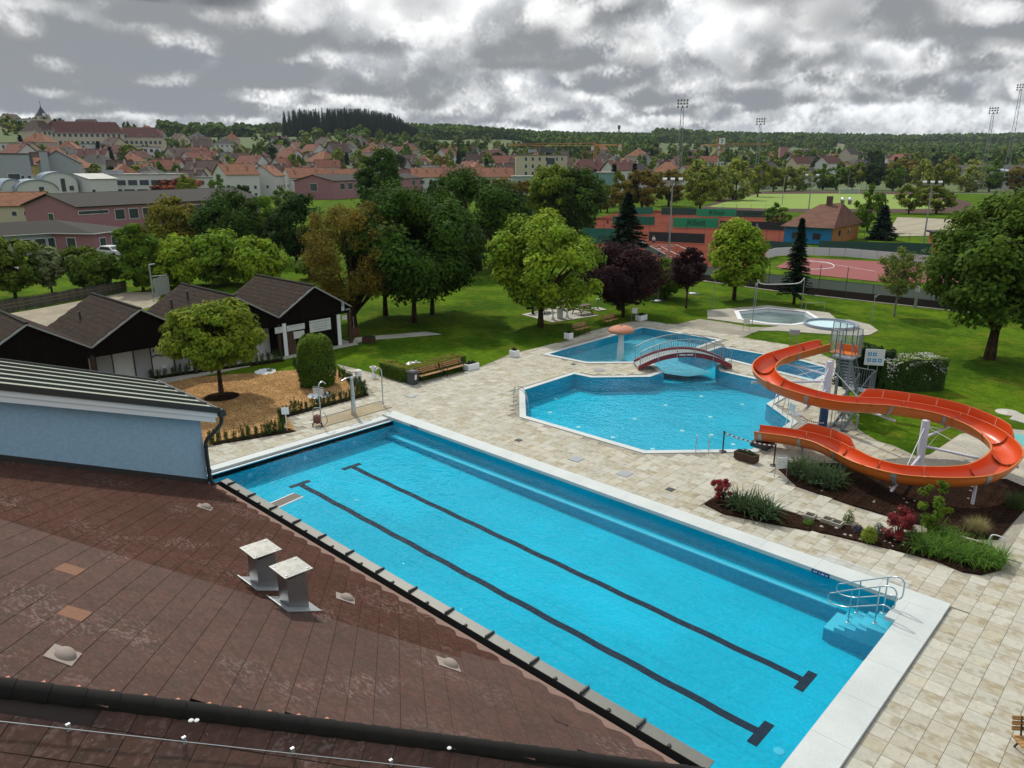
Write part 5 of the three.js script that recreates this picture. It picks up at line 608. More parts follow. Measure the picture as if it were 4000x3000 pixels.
// showers
{
  const sp = [[1255, 1655], [1382, 1618], [1497, 1585]].map(([a, b]) => G(a, b));
  const hook = (p, s, label) => { const t = thing('outdoor_shower', label, 'shower', [p.x, 0, p.z], 0, 'steel outdoor showers'); part(t, 'pole', tube([[0, 0, 0], [0, 1.0, 0], [0, 1.95, 0], [0, 2.15, s * 0.08], [0, 2.2, s * 0.25], [0, 2.1, s * 0.38]], 0.035, 40, 10, false, 0.3), M.steel); part(t, 'head', lathe([[0.03, 0], [0.07, -0.05], [0, -0.055]], 14, 0, 2.1, s * 0.40), M.steel); part(t, 'base', lathe([[0.1, 0], [0.1, 0.02], [0.04, 0.04]], 16), M.steel); part(t, 'button', box(0.04, 0.05, 0.05, 0.04, 1.05, 0), M.galv); };
  hook(sp[0], -1, 'hooked steel outdoor shower beside the hose reel'); hook(sp[2], 1, 'hooked steel outdoor shower at the free end of the tray');
  const t = thing('twin_shower', 'thick tapered steel shower column with two arms', 'shower', [sp[1].x, 0, sp[1].z]); part(t, 'column', lathe([[0.15, 0], [0.14, 0.05], [0.11, 0.8], [0.09, 1.9], [0.09, 2.06], [0, 2.08]], 20), M.steel); part(t, 'arm', tube([[0, 1.98, 0.62], [0, 2.06, 0.3], [0, 2.06, 0], [0, 2.06, -0.3], [0, 2.0, -0.6]], 0.03, 24, 8), M.steel); for (const z of [-0.6, 0.62]) part(t, 'head', lathe([[0.03, 0.0], [0.08, -0.05], [0, -0.06]], 14, 0, 1.99, z), M.steel); for (const z of [-0.1, 0.1]) part(t, 'button', box(0.05, 0.06, 0.05, 0.1, 1.05, z * 0.6), M.galv);
  const q = G(1241, 1662), hr = thing('hose_reel', 'wheeled hose reel with red brown hose by the showers', 'hose reel', [q.x, 0, q.z], 0.9); part(hr, 'frame', [tube([[-0.18, 0.1, 0.12], [-0.18, 0.9, -0.06], [0.18, 0.9, -0.06], [0.18, 0.1, 0.12]], 0.016, 30, 6, false, 0.1)], M.galv); part(hr, 'drum', [new THREE.TorusGeometry(0.19, 0.075, 8, 22).rotateY(Math.PI / 2).translate(0, 0.36, 0.04), new THREE.TorusGeometry(0.17, 0.06, 8, 22).rotateY(Math.PI / 2).translate(0.1, 0.36, 0.04), new THREE.TorusGeometry(0.17, 0.06, 8, 22).rotateY(Math.PI / 2).translate(-0.1, 0.36, 0.04)], mat([0.16, 0.05, 0.04], 0.6)); for (const x of [-0.22, 0.22]) part(hr, 'wheel', new THREE.CylinderGeometry(0.1, 0.1, 0.04, 16).rotateZ(Math.PI / 2).translate(x, 0.1, 0.14), M.black); part(hr, 'hose', tube([[0.1, 0.2, 0.1], [0.3, 0.05, 0.2], [0.5, 0.2, 0.1], [0.45, 0.5, 0], [0.3, 0.65, -0.1]], 0.014, 30, 6), M.dark);
}
// ---------------------------------------------------------------- picnic place
const picnic = (() => { const t = thing('picnic_table', 'x', 'picnic table', [0, 0, 0], 0, 'wooden picnic tables on the paved square'); for (let i = 0; i < 5; i++) part(t, 'top_plank', box(1.8, 0.04, 0.135, 0, 0.74, -0.29 + i * 0.145), M.oldWood); for (const s of [-1, 1]) for (let i = 0; i < 2; i++) part(t, 'seat_plank', box(1.8, 0.04, 0.13, 0, 0.44, s * (0.64 + i * 0.14)), M.oldWood); for (const x of [-0.65, 0.65]) { for (const s of [-1, 1]) part(t, 'leg', beam([x, 0, s * 0.62], [x, 0.72, s * 0.22], 0.05, 0.09, V3(1, 0, 0)), M.oldWood); part(t, 'cross_bar', box(0.045, 0.09, 1.5, x + 0.05, 0.39, 0), M.oldWood); } return t; })();
{ const L = [[2122, 1219, 0.15, 'weathered picnic table where the person sits'], [2204, 1205, 0.15, 'weathered picnic table behind the square concrete bin'], [2275, 1224, 0.15, 'weathered picnic table beside the slim ash post']]; L.forEach(([a, b, ry, lb], i) => { const p = G(a, b); p.y = -0.01; const yaw = Math.PI / 2 + ry; if (i) dup(picnic, p, yaw, 1, lb); else { picnic.position.copy(p); picnic.rotation.y = yaw; picnic.userData.label = lb; } }); }
// seated person: one skin over tapered bones
function figure(name, label, p, ry, J, mats, group) {
  const t = thing(name, label, 'person', p, ry, group);
  const field = (bones, k) => (x, y, z) => { let d = 1e9; for (const [a, b, ra, rb] of bones) { const bx_ = b[0] - a[0], by = b[1] - a[1], bz = b[2] - a[2], px_ = x - a[0], py = y - a[1], pz = z - a[2], h = clamp((px_ * bx_ + py * by + pz * bz) / (bx_ * bx_ + by * by + bz * bz + 1e-9)); const q = Math.hypot(px_ - bx_ * h, py - by * h, pz - bz * h) - lerp(ra, rb, h); const m = Math.max(k - Math.abs(d - q), 0) / k; d = Math.min(d, q) - m * m * k * 0.25; } return d; };
  const skin = (bones, c, s, n, k = 0.05) => { const mc = new MarchingCubes(n, M.black, false, false, 60000); const f = field(bones, k); mc.isolation = 0; for (let z = 0; z < n; z++) for (let y = 0; y < n; y++) for (let x = 0; x < n; x++) mc.field[x + y * n + z * n * n] = -f(c[0] + (x - n / 2) / (n / 2) * s, c[1] + (y - n / 2) / (n / 2) * s, c[2] + (z - n / 2) / (n / 2) * s); mc.update(); const g = new THREE.BufferGeometry(), N = mc.count; g.setAttribute('position', new THREE.BufferAttribute(mc.positionArray.slice(0, N * 3), 3)); g.setAttribute('normal', new THREE.BufferAttribute(mc.normalArray.slice(0, N * 3), 3)); g.scale(s, s, s); g.translate(...c); return plain(g); };
  for (const [nm, bones, m, c, s, n, k] of J) part(t, nm, skin(bones, c, s, n, k), m); return t;
}
const skinM = mat([0.42, 0.24, 0.16], 0.6);
const hand = (w, d, s) => { const o = [[w, [w[0] + d[0] * 0.09, w[1] + d[1] * 0.09, w[2] + d[2] * 0.09], 0.028, 0.034]]; for (let i = 0; i < 4; i++) { const k = (i - 1.5) * 0.019, a = [w[0] + d[0] * 0.09 + k * s[0], w[1] + d[1] * 0.09 + k * s[1], w[2] + d[2] * 0.09 + k * s[2]], l = 0.065 - Math.abs(i - 1.3) * 0.008; o.push([a, [a[0] + d[0] * l, a[1] + d[1] * l - 0.012, a[2] + d[2] * l], 0.0095, 0.008]); } o.push([[w[0] + s[0] * 0.02, w[1] + s[1] * 0.02, w[2] + s[2] * 0.02], [w[0] + s[0] * 0.055 + d[0] * 0.06, w[1] + d[1] * 0.06, w[2] + s[2] * 0.055 + d[2] * 0.06], 0.012, 0.009]); return o; };
{
  const p = G(2066, 1226); const dark = mat([0.012, 0.013, 0.018], 0.9), jean = mat([0.03, 0.04, 0.06], 0.9);
  const legs = [-1, 1].flatMap((s) => [[[s * 0.09, 0.52, -0.08], [s * 0.12, 0.55, 0.36], 0.10, 0.07], [[s * 0.12, 0.55, 0.36], [s * 0.12, 0.08, 0.34], 0.066, 0.045], [[s * 0.12, 0.05, 0.3], [s * 0.13, 0.04, 0.5], 0.045, 0.04]]);
  const torso = [[[0, 0.54, -0.08], [0, 0.78, -0.02], 0.15, 0.15], [[0, 0.78, -0.02], [0, 0.98, 0.10], 0.155, 0.15], [[-0.16, 0.98, 0.10], [0.16, 0.98, 0.10], 0.08, 0.08], [[0, 1.02, 0.12], [0, 1.12, 0.20], 0.07, 0.06], ...[-1, 1].flatMap((s) => [[[s * 0.18, 0.97, 0.10], [s * 0.22, 0.72, 0.20], 0.062, 0.05], [[s * 0.22, 0.72, 0.20], [s * 0.07, 0.66, 0.42], 0.048, 0.036]])];
  const head = [[[0, 1.17, 0.24], [0, 1.24, 0.27], 0.085, 0.09], [[0, 1.14, 0.31], [0, 1.17, 0.34], 0.045, 0.04], [[0, 1.185, 0.345], [0, 1.165, 0.372], 0.014, 0.016], [[-0.085, 1.19, 0.26], [-0.09, 1.2, 0.25], 0.02, 0.02], [[0.085, 1.19, 0.26], [0.09, 1.2, 0.25], 0.02, 0.02]];
  const hood = [[[0, 1.20, 0.215], [0, 1.275, 0.245], 0.105, 0.095], [[0, 1.06, 0.12], [0, 1.18, 0.20], 0.09, 0.1]];
  figure('person', 'person in dark hooded jacket sitting hunched at a picnic table', [p.x, -0.02, p.z], 2.6, [['body', [...legs, ...torso], dark, [0, 0.66, 0.15], 0.78, 96, 0.06], ['head', head, skinM, [0, 1.2, 0.27], 0.2, 40, 0.02], ['hood', hood, dark, [0, 1.18, 0.2], 0.28, 40, 0.04], ['hands', [...hand([0.07, 0.66, 0.42], [-0.5, -0.1, 0.86], [0, 1, 0]), ...hand([-0.07, 0.66, 0.42], [0.5, -0.1, 0.86], [0, 1, 0])], skinM, [0, 0.66, 0.46], 0.22, 64, 0.008]]);
}
// ---------------------------------------------------------------- trees of the bath
const C = { bright: [0.215, 0.315, 0.02], green: [0.105, 0.185, 0.014], deep: [0.046, 0.10, 0.009], dark: [0.027, 0.062, 0.008], brown: [0.18, 0.14, 0.018], plum: [0.036, 0.011, 0.014], olive: [0.175, 0.165, 0.016], spruce: [0.011, 0.027, 0.013], gold: [0.19, 0.225, 0.022] };
const at = (a, b) => { const p = G(a, b); p.y = -0.06; return p; };
const nearTree = (name, label, a, b, top, rpx, o, group) => { const p = at(a, b), h = HT(p, top); return tree(name, label, { h, r: wide(p, rpx), y0: h * 0.25, n: 12000, s: 0.15, k: 95, seed: Math.floor(a + b), ...o }, p, group); };
nearTree('maple_tree', 'bright green round maple beside the picnic tables', 2112, 1275, 842, 198, { col: C.bright, n: 22000, s: 0.165, cl: 0.24, k: 130, y0: 2.0, tr: 0.24, fork: 0.55, droop: 0.25 });
nearTree('hornbeam_tree', 'large dark hornbeam with two close trunks above the lawn shade', 1619, 1258, 735, 235, { col: C.deep, n: 36000, s: 0.15, y0: 2.2, k: 150, tr: 0.22, cl: 0.27 });
nearTree('hornbeam_tree', 'dark hornbeam with single straight trunk at the lawn side of the copse', 1689, 1226, 800, 200, { col: C.dark, n: 25000, s: 0.15, y0: 2.4, k: 120, tr: 0.2, cl: 0.27 });
nearTree('hornbeam_tree', 'dark hornbeam hidden behind the rusty leaved tree', 1506, 1230, 745, 150, { col: C.dark, n: 17000, s: 0.16, y0: 2.4, tr: 0.22 });
nearTree('walnut_tree', 'rusty orange leaved tree with low forked trunk behind the end cabin', 1384, 1268, 778, 215, { col: C.brown, n: 30000, s: 0.11, y0: 1.6, k: 170, cl: 0.20, lv: 0.4, tr: 0.24, limbs: 22, fork: 0.3, asp: 0.4 });
nearTree('lime_tree', 'dark broad tree at the back of the lawn', 1872, 1055, 692, 160, { col: C.deep, n: 18000, s: 0.2, y0: 2.2 });
nearTree('lime_tree', 'dark tree right behind the bright maple', 1975, 1040, 745, 110, { col: C.dark, n: 9000, s: 0.22, y0: 1.0 });
nearTree('big_maple', 'tall leafy maple with thick forked trunk on the open lawn', 3866, 1400, 735, 262, { col: [0.075, 0.135, 0.012], n: 32000, s: 0.165, k: 150, cl: 0.24, y0: 2.6, tr: 0.34, fork: 0.42, limbs: 16, droop: 0.35 });
nearTree('plum_tree', 'broad purple leaved plum shading the waste container', 2434, 1235, 975, 150, { col: C.plum, n: 19000, s: 0.12, y0: 1.5, k: 110, tr: 0.15, limbs: 14 });
nearTree('plum_tree', 'small slanting purple leaved plum beside the umbrella bases', 2680, 1201, 968, 66, { col: C.plum, n: 5200, s: 0.12, y0: 1.9, tr: 0.1 });
nearTree('young_maple', 'bright green tree in front of the tennis court fence', 2867, 1169, 855, 130, { col: C.bright, n: 17000, s: 0.17, y0: 1.6, tr: 0.18, shape: 'cone', cl: 0.26 });
nearTree('birch_tree', 'slender birch with white trunk before the rink wall', 3493, 1233, 970, 84, { col: [0.15, 0.195, 0.035], n: 6500, s: 0.085, y0: 2.0, tr: 0.085, bark: M.birchBark, cl: 0.22, droop: 0.5 });
nearTree('ball_maple', 'clipped ball headed maple on the bark chip bed', 866, 1549, 1172, 176, { col: [0.19, 0.25, 0.02], n: 26000, s: 0.115, y0: 1.95, shape: 'ball', lob: 0.2, k: 190, cl: 0.2, tr: 0.15, fork: 0.9, lean: 0.2 });
nearTree('bush_tree', 'light green bushy tree between the two purple plums', 2600, 1165, 1010, 78, { col: C.green, n: 5500, s: 0.14, y0: 0.4 });
nearTree('bush_tree', 'dark bush under the bright maple at the lawn back', 1990, 1085, 985, 55, { col: C.dark, n: 3500, s: 0.15, y0: 0.1 });
const con1 = at(3101, 1185); conifer('fir_tree', 'slim dark fir before the rink wall', { h: HT(con1, 847), r: 1.65, y0: 1.1, s: 0.2, col: C.spruce, seed: 5, br: 190 }, con1);
const con2 = at(2440, 1130); conifer('spruce_tree', 'tall dark spruce rising behind the purple plum', { h: HT(con2, 748), r: 4.1, y0: 0.8, s: 0.30, col: C.spruce, seed: 6, br: 230, tr: 0.2 }, con2);
// copse behind the cabins
const cop = [['columnar_tree', 'columnar green tree by the grey gate frame', 560, 1135, 862, 76, { col: C.green, shape: 'column', y0: 0.2 }], ['young_lime', 'fresh green tree just behind the cabin roofs, near the gate', 690, 1120, 925, 105, { col: C.bright, y0: 0.4 }], ['young_lime', 'fresh green tree behind the roof of the end cabin', 860, 1110, 905, 118, { col: [0.155, 0.25, 0.018], y0: 0.4 }], ['young_lime', 'fresh green tree beside the rusty leaved tree', 1010, 1112, 930, 105, { col: C.bright, y0: 0.3 }], ['layered_tree', 'dark layered tree in front of the long pink school', 905, 1030, 752, 118, { col: C.deep, y0: 1.5, n: 11000 }], ['layered_tree', 'very dark tree left of the rusty tree', 1160, 1030, 772, 92, { col: C.dark, y0: 1.2 }], ['olive_tree', 'olive yellow tree against the pink school wall', 700, 1020, 795, 104, { col: C.olive, y0: 1.2 }], ['young_lime', 'green tree before the pink gable', 1045, 1010, 760, 72, { col: C.green, y0: 1 }], ['roadside_tree', 'loose green tree at the street left of the fence', 62, 1165, 905, 92, { col: [0.12, 0.17, 0.018], y0: 0.6 }], ['roadside_tree', 'thin pale tree by the street', 205, 1150, 955, 58, { col: [0.22, 0.26, 0.11], y0: 1, n: 3500 }], ['roadside_tree', 'leaning green tree behind the plank fence', 372, 1140, 978, 92, { col: [0.09, 0.145, 0.015], y0: 0.5 }], ['poplar_tree', 'tall narrow poplar towering over the pink school', 1490, 872, 592, 76, { col: C.deep, shape: 'column', y0: 1, n: 8000, s: 0.4, cl: 0.36 }], ['lime_tree', 'light green broad tree at the tennis court corner', 2150, 905, 640, 98, { col: [0.15, 0.215, 0.016], n: 9000, s: 0.34, y0: 1.5 }], ['lime_tree', 'dark broad tree beside the tennis court corner', 2252, 905, 664, 98, { col: C.deep, n: 9000, s: 0.34, y0: 1.0 }], ['young_lime', 'fresh green tree at the cabin row back corner', 1240, 1090, 985, 80, { col: C.green, y0: 0.3 }]];
for (const [n, lb, a, b, t, r, o] of cop) nearTree(n, lb, a, b, t, r, { n: 10000, s: 0.21, k: 90, ...o }, 'trees around the bath');
// ---------------------------------------------------------------- hedges and shrubs
const hedge = (name, label, boxes, col, top, n, s, group) => { const t = thing(name, label, 'hedge', [0, 0, 0], 0, group); boxes.forEach(([x0, x1, h, z0, z1], i) => { part(t, 'foliage', put(shrubGeo({ box: true, rx: (x1 - x0) / 2, rz: (z1 - z0) / 2, h, n: n[i] ?? n[0], s, col, top, seed: 500 + i + Math.floor(x0 * 7), rough: 0.2 }), (x0 + x1) / 2, -0.03, (z0 + z1) / 2), leafMat); part(t, 'blocking_core', bx(x0 + 0.06, x1 - 0.06, -0.03, h - 0.1, z0 + 0.06, z1 - 0.06), mat(col.map((c) => c * 0.55), 1)); }); return t; };  // solid box darker than the leaves, added inside each hedge to block light
hedge('box_hedge', 'low clipped box hedge bent round the white table', [[-5.75, -4.72, 0.86, -9.6, -4.75], [-7.5, -5.752, 0.86, -5.6, -4.75]], [0.085, 0.15, 0.015], [0.24, 0.225, 0.022], [12000, 4500], 0.045);
{ const a = G(3398, 1520), b = G(3590, 1515), t = thing('flowering_hedge', 'tall hedge dotted with white blossom behind the slide tower', 'hedge', [(a.x + b.x) / 2 + 0.3, -0.05, (a.z + b.z) / 2 - 0.8], Math.atan2(-(b.z - a.z), b.x - a.x)); const w = a.distanceTo(b) / 2 + 0.35; part(t, 'foliage', shrubGeo({ box: true, rx: w, rz: 0.9, h: 1.85, n: 15000, s: 0.055, col: [0.05, 0.105, 0.018], top: [0.2, 0.27, 0.04], seed: 71, rough: 0.35 }), leafMat); part(t, 'blocking_core', bx(-w + 0.1, w - 0.1, 0, 1.7, -0.8, 0.8), mat([0.012, 0.02, 0.008], 1)); const r = rng(9), L = new Leaves(); for (let i = 0; i < 1100; i++) { const x = (r() * 2 - 1) * w, k = Math.pow(r(), 0.35), up = r() < 0.6; if (fbm(x * 1.5 + 9, k * 3, 2) < 0.5) continue; L.leaf(x, up ? 1.9 : 0.5 + k * 1.35, up ? (r() * 2 - 1) * 0.85 : 0.97, r() - 0.5, 0.8, r(), 0.05, r() * 6, [0.55, 0.56, 0.5], 0.8); } for (let i = 0; i < 500; i++) L.leaf(w + 0.05, 0.5 + r() * 1.4, (r() * 2 - 1) * 0.85, 1, 0.5, r() - 0.5, 0.05, r() * 6, [0.55, 0.56, 0.5], 0.8); part(t, 'blossom', L.geo(), leafMat).userData.kind = 'stuff'; }  // dark box added behind the foliage so light does not pass through
{ const a = G(3330, 1515); for (const [i, dx, dz, h, r] of [[0, 0.4, -0.9, 2.5, 0.6], [1, -0.4, -0.2, 2.3, 0.55], [2, 1.0, -1.6, 2.2, 0.55]]) { const t = thing('cypress_bush', ['dark cypress bush behind the tower stairs, tallest one', 'dark cypress bush hard against the tower stairs', 'dark cypress bush joining the flowering hedge'][i], 'bush', [a.x + dx, -0.05, a.z + dz], i, 'dark cypress bushes'); part(t, 'foliage', shrubGeo({ box: true, rx: r, rz: r, h, n: 4200, s: 0.06, col: [0.012, 0.030, 0.010], seed: 80 + i, rough: 0.5 }), needleMat); part(t, 'stem', bx(-r * 0.8, r * 0.8, 0, h * 0.92, -r * 0.8, r * 0.8), mat([0.008, 0.014, 0.006], 1)); } }  // near-black solid box fills each bush behind its leaves
{ const p = at(1240, 1502), h = HT(p, 1310), t = thing('clipped_bush', 'tall rounded bright green bush at the path', 'bush', p, 0.3), w = wide(p, 70); part(t, 'foliage', shrubGeo({ sup: true, rx: w, rz: w, h, n: 11000, s: 0.07, col: [0.085, 0.155, 0.013], top: [0.16, 0.235, 0.02], seed: 61 }), leafMat); part(t, 'stem', lathe([[w * 0.7, 0], [w * 0.74, h * 0.8], [0, h * 0.88]], 10), mat([0.02, 0.035, 0.01], 1)); }  // dark solid body fills the bush inside the leaf shell
// small upright yews along the bed edges
{
  const r = rng(12), g = [0, 1, 2].map((i) => { const L = new Leaves(), rr = rng(900 + i); for (let k = 0; k < 7; k++) { const a = rr() * 6.28, d = rr() * 0.13, h = 0.35 + rr() * 0.4, tilt = rr() * 0.12; for (let q = 0; q < 62; q++) { const y = rr() * h, an = rr() * 6.28, w = 0.075 * (1 - y / h * 0.75); L.leaf(Math.cos(a) * (d + y * tilt) + Math.cos(an) * w, y, Math.sin(a) * (d + y * tilt) + Math.sin(an) * w, Math.cos(an), 0.5, Math.sin(an), 0.042, rr() * 6.28, vary([0.045, 0.08, 0.018], rr, 0.35, 0.2), 0.35); } } return L.geo(); });
  const proto = g.map((q) => q), edge = (a, b, n, label, grp, jit = 0.06) => { for (let i = 0; i < n; i++) { const f = n === 1 ? 0 : i / (n - 1), p = a.clone().lerp(b, f), o = one('yew_shrub', proto[Math.floor(r() * 3)], needleMat, label, 'shrub', grp); o.position.set(p.x + (r() - 0.5) * jit, -0.02, p.z + (r() - 0.5) * jit); o.rotation.y = r() * 6; o.scale.setScalar(0.8 + r() * 0.45); } };
  edge(G(1430, 1541), G(1128, 1618), 15, 'small upright yew in the row beside the showers', 'yews beside the showers'); edge(G(826, 1733), G(1030, 1696), 8, 'small upright yew in the row beside the end of the big pool', 'yews at the big pool end'); edge(G(1040, 1694), G(1110, 1680), 6, 'small upright yew clustered at the bed corner by the post notice', 'yews at the bed corner', 0.5); edge(G(1100, 1650), G(1110, 1640), 5, 'bushy yew filling the bed corner behind the post notice', 'yews behind the post notice', 0.6); edge(G(590, 1478), G(1100, 1405), 20, 'small upright yew in the row before the cabin fronts', 'yews before the cabins'); edge(G(1330, 1470), G(1425, 1532), 9, 'yew at the path edge near the clipped bush', 'yews at the path edge', 0.25); edge(G(1150, 1425), G(1190, 1480), 7, 'dense yew beside the clipped bush', 'yews beside the clipped bush', 0.3);
}
struct('bed_edge', [slab(px([832, 1738], [1158, 1684], [1122, 1672], [825, 1728]), -0.05, 0.012), slab(px([1120, 1628], [1441, 1543], [1430, 1534], [1110, 1616]), -0.05, 0.012), slab(px([590, 1484], [1110, 1409], [1100, 1399], [590, 1472]), -0.05, 0.012)], M.mulch, 'dark mulch strip under the small yews');
for (const [a, b, w, lb] of [[1036, 1452, 38, 'round bed of white pebbles in the bark chips near the cabins'], [1246, 1545, 42, 'round bed of white pebbles behind the showers']]) { const p = G(a, b), R0 = wide(p, w), t = thing('pebble_bed', lb, 'pebble bed', [p.x, 0, p.z], 0, 'round white pebble beds'), r = rng(a), g = []; part(t, 'bed', lathe([[0, 0.03], [R0, 0.02], [R0 + 0.03, 0]].reverse(), 30), M.white); for (let i = 0; i < 170; i++) { const an = r() * 6.28, d = Math.sqrt(r()) * R0; g.push(new THREE.IcosahedronGeometry(0.035 + r() * 0.03, 0).scale(1, 0.6, 1).translate(Math.cos(an) * d, 0.035, Math.sin(an) * d)); } part(t, 'pebbles', g, M.white).userData.kind = 'stuff'; part(t, 'grass_tuft', put(bladesGeo({ n: 90, len: 0.4, w: 0.006, open: 1, col: [0.10, 0.15, 0.05], seed: a }), R0 * 0.4, 0.02, -R0 * 0.3), leafMat); }
{ const p = at(905 - 39, 1549), R0 = 0.95; one('tree_ring', lathe([[0, 0.09], [0.5, 0.07], [R0, 0.01], [R0 + 0.05, -0.02]].reverse(), 30, p.x, 0.0, p.z), M.mulch, 'round mulch ring under the ball headed maple', 'mulch ring'); }
// beds by the slide
const tuft = (name, label, a, b, o, group) => { const p = G(a, b), t = thing(name, label, 'plant', [p.x, 0.02, p.z], 0, group); part(t, 'leaves', bladesGeo(o), leafMat); return t; };
tuft('yucca_clump', 'big dark yucca clump beside the red shrub', 2935, 2000, { n: 520, len: 1.0, w: 0.036, open: 1.5, bend: 0.2, lean: 0.62, rx: 0.85, rz: 0.4, col: [0.065, 0.11, 0.04], seed: 31 });
tuft('yucca_clump', 'dark yucca clump behind the framed notice', 3130, 1862, { n: 270, len: 1.1, w: 0.036, open: 1.4, bend: 0.2, lean: 0.55, rx: 0.36, col: [0.075, 0.12, 0.05], seed: 32 });
tuft('yucca_clump', 'dark yucca clump directly under the slide end', 3225, 1892, { n: 340, len: 1.15, w: 0.036, open: 1.45, bend: 0.2, lean: 0.6, rx: 0.5, col: [0.065, 0.11, 0.045], seed: 33 });
tuft('fountain_grass', 'pale yellow ornamental grass mound in the slide bed', 3812, 2080, { n: 900, len: 0.72, w: 0.005, open: 1.35, bend: 0.28, rx: 0.2, col: [0.32, 0.29, 0.12], seed: 34 });
tuft('fountain_grass', 'dark green grass mound at the outer edge of the slide bed', 3965, 1985, { n: 900, len: 0.75, w: 0.006, open: 1.3, bend: 0.2, rx: 0.25, col: [0.08, 0.12, 0.035], seed: 35 });
for (const [a, b, i] of [[3625, 2150, 0], [3720, 2170, 1], [3805, 2195, 2], [3865, 2190, 3], [3690, 2120, 4]]) tuft('daylily_clump', 'arching bright green daylily clump at the end of the narrow bed', a, b, { n: 330, len: 0.95, w: 0.018, open: 1.6, bend: 0.42, lean: 0.4, rx: 0.42, col: [0.11, 0.22, 0.028], seed: 36 + i }, 'daylilies at the bed end');
const loose = (name, label, a, b, o) => { const p = G(a, b), t = thing(name, label, 'shrub', [p.x, 0.02, p.z], 0), q = { y0: 0.12, k: 16, cl: 0.36, lean: 0.3, limbs: 10, tr: 0.03, fork: 0.15, lob: 0.9, asp: 0.4, ...o }, [g, cl] = crownOf(q); part(t, 'foliage', g, leafMat); part(t, 'stems', trunkOf(q, cl), M.bark); };
const shrub = (name, label, a, b, o, group) => { const p = G(a, b), t = thing(name, label, 'shrub', [p.x, 0.02, p.z], 0, group); part(t, 'foliage', shrubGeo(o), leafMat); const r = rng(o.seed), g = []; for (let i = 0; i < 7; i++) g.push(bar([0, 0, 0], [(r() - 0.5) * o.rx, o.h * 0.75, (r() - 0.5) * o.rz], 0.014, 5, 0.005)); part(t, 'stems', g, M.bark); return t; };
loose('red_shrub', 'red leaved shrub at the tip of the narrow bed', 2826, 1962, { h: 0.95, r: 0.42, n: 2200, s: 0.045, col: [0.24, 0.026, 0.034], seed: 51 });
loose('red_shrub', 'red leaved shrub with darker foot near the daylilies', 3500, 2108, { h: 1.3, r: 0.55, n: 3000, s: 0.05, col: [0.21, 0.03, 0.034], seed: 52 });
loose('green_shrub', 'upright loose green shrub next to the red one', 3625, 2085, { h: 1.75, r: 0.52, n: 3600, s: 0.05, col: [0.12, 0.19, 0.016], seed: 53, k: 24 });
shrub('gold_shrub', 'small round yellow green shrub in the narrow bed', 3394, 2112, { rx: 0.26, rz: 0.26, h: 0.5, n: 1500, s: 0.03, col: [0.23, 0.30, 0.035], seed: 54 });
for (const [a, b, c, h, lb] of [[3315, 2040, [0.12, 0.16, 0.05], 0.42, 'spindly pale green perennial in the narrow bed'], [3350, 2075, [0.10, 0.08, 0.12], 0.22, 'low lavender mound in the narrow bed'], [3432, 2078, [0.14, 0.17, 0.13], 0.3, 'silvery green mound between gold and red shrubs'], [3157, 2048, [0.09, 0.17, 0.02], 0.14, 'tiny bright green cushion plant'], [3560, 2098, [0.05, 0.08, 0.03], 0.4, 'dark leafy plant under the upright green shrub']]) shrub('small_plant', lb, a, b, { rx: 0.2, rz: 0.2, h, n: 420, s: 0.03, col: c, seed: a });
for (const [a, b] of [[3163, 2024], [3233, 2040], [3268, 2052]]) { const p = G(a, b); one('plant_stone', [bx(-0.2, 0.2, 0, 0.16, -0.2, -0.15), bx(-0.2, 0.2, 0, 0.16, 0.15, 0.2), bx(-0.2, -0.15, 0, 0.16, -0.15, 0.15), bx(0.15, 0.2, 0, 0.16, -0.15, 0.15)].map((g) => g.translate(p.x, 0, p.z)), M.conc, 'hollow square planting stone set into the bed edge', 'stone', 'planting stones'); }
{ const r = rng(17), g = []; for (let i = 0; i < 60; i++) { const p = i < 36 ? G(3240 + r() * 420, 2060 + r() * 90) : G(3130 + r() * 720, 1900 + r() * 160); const q = inside(p.x, p.z, bedNear) || inside(p.x, p.z, bedSlide); if (q) g.push(new THREE.IcosahedronGeometry(0.03 + r() * 0.04, 0).scale(1.2, 0.6, 1).translate(p.x, 0.03, p.z)); } struct('bed_gravel', g, M.conc).userData.kind = 'stuff'; }
{ const p = G(3888, 2150), t = thing('hoop_rail', 'short white hoop rail at the end of the daylily bed', 'rail', [p.x, 0, p.z], 0.6); part(t, 'hoop', tube([[-0.25, 0, 0], [-0.24, 0.45, 0], [-0.15, 0.58, 0], [0.15, 0.5, 0], [0.24, 0.4, 0], [0.25, 0, 0]], 0.022, 40, 8), M.white); }
{ // crumpled foil sheet lying by the steps
  const r = rng(3), g = new THREE.PlaneGeometry(2.9, 0.5, 36, 8).rotateX(-Math.PI / 2), p = g.attributes.position; for (let i = 0; i < p.count; i++) p.setY(i, 0.02 + 0.06 * Math.pow(fbm(p.getX(i) * 4 + 9, p.getZ(i) * 7 + 4, 3), 2) + (p.getX(i) > 0.9 ? 0.12 * fbm(p.getX(i) * 6, p.getZ(i) * 8, 2) : 0)); g.computeVertexNormals(); put(g, 23.2, 0, -1.05, 0.0); one('plastic_sheet', g, new THREE.MeshPhysicalMaterial({ color: lin(0.9, 0.92, 0.93), roughness: 0.15, transmission: 0.78, thickness: 0, ior: 1.45, side: THREE.DoubleSide }), 'clear crumpled plastic sheet lying along the coping by the pool steps', 'sheet'); }
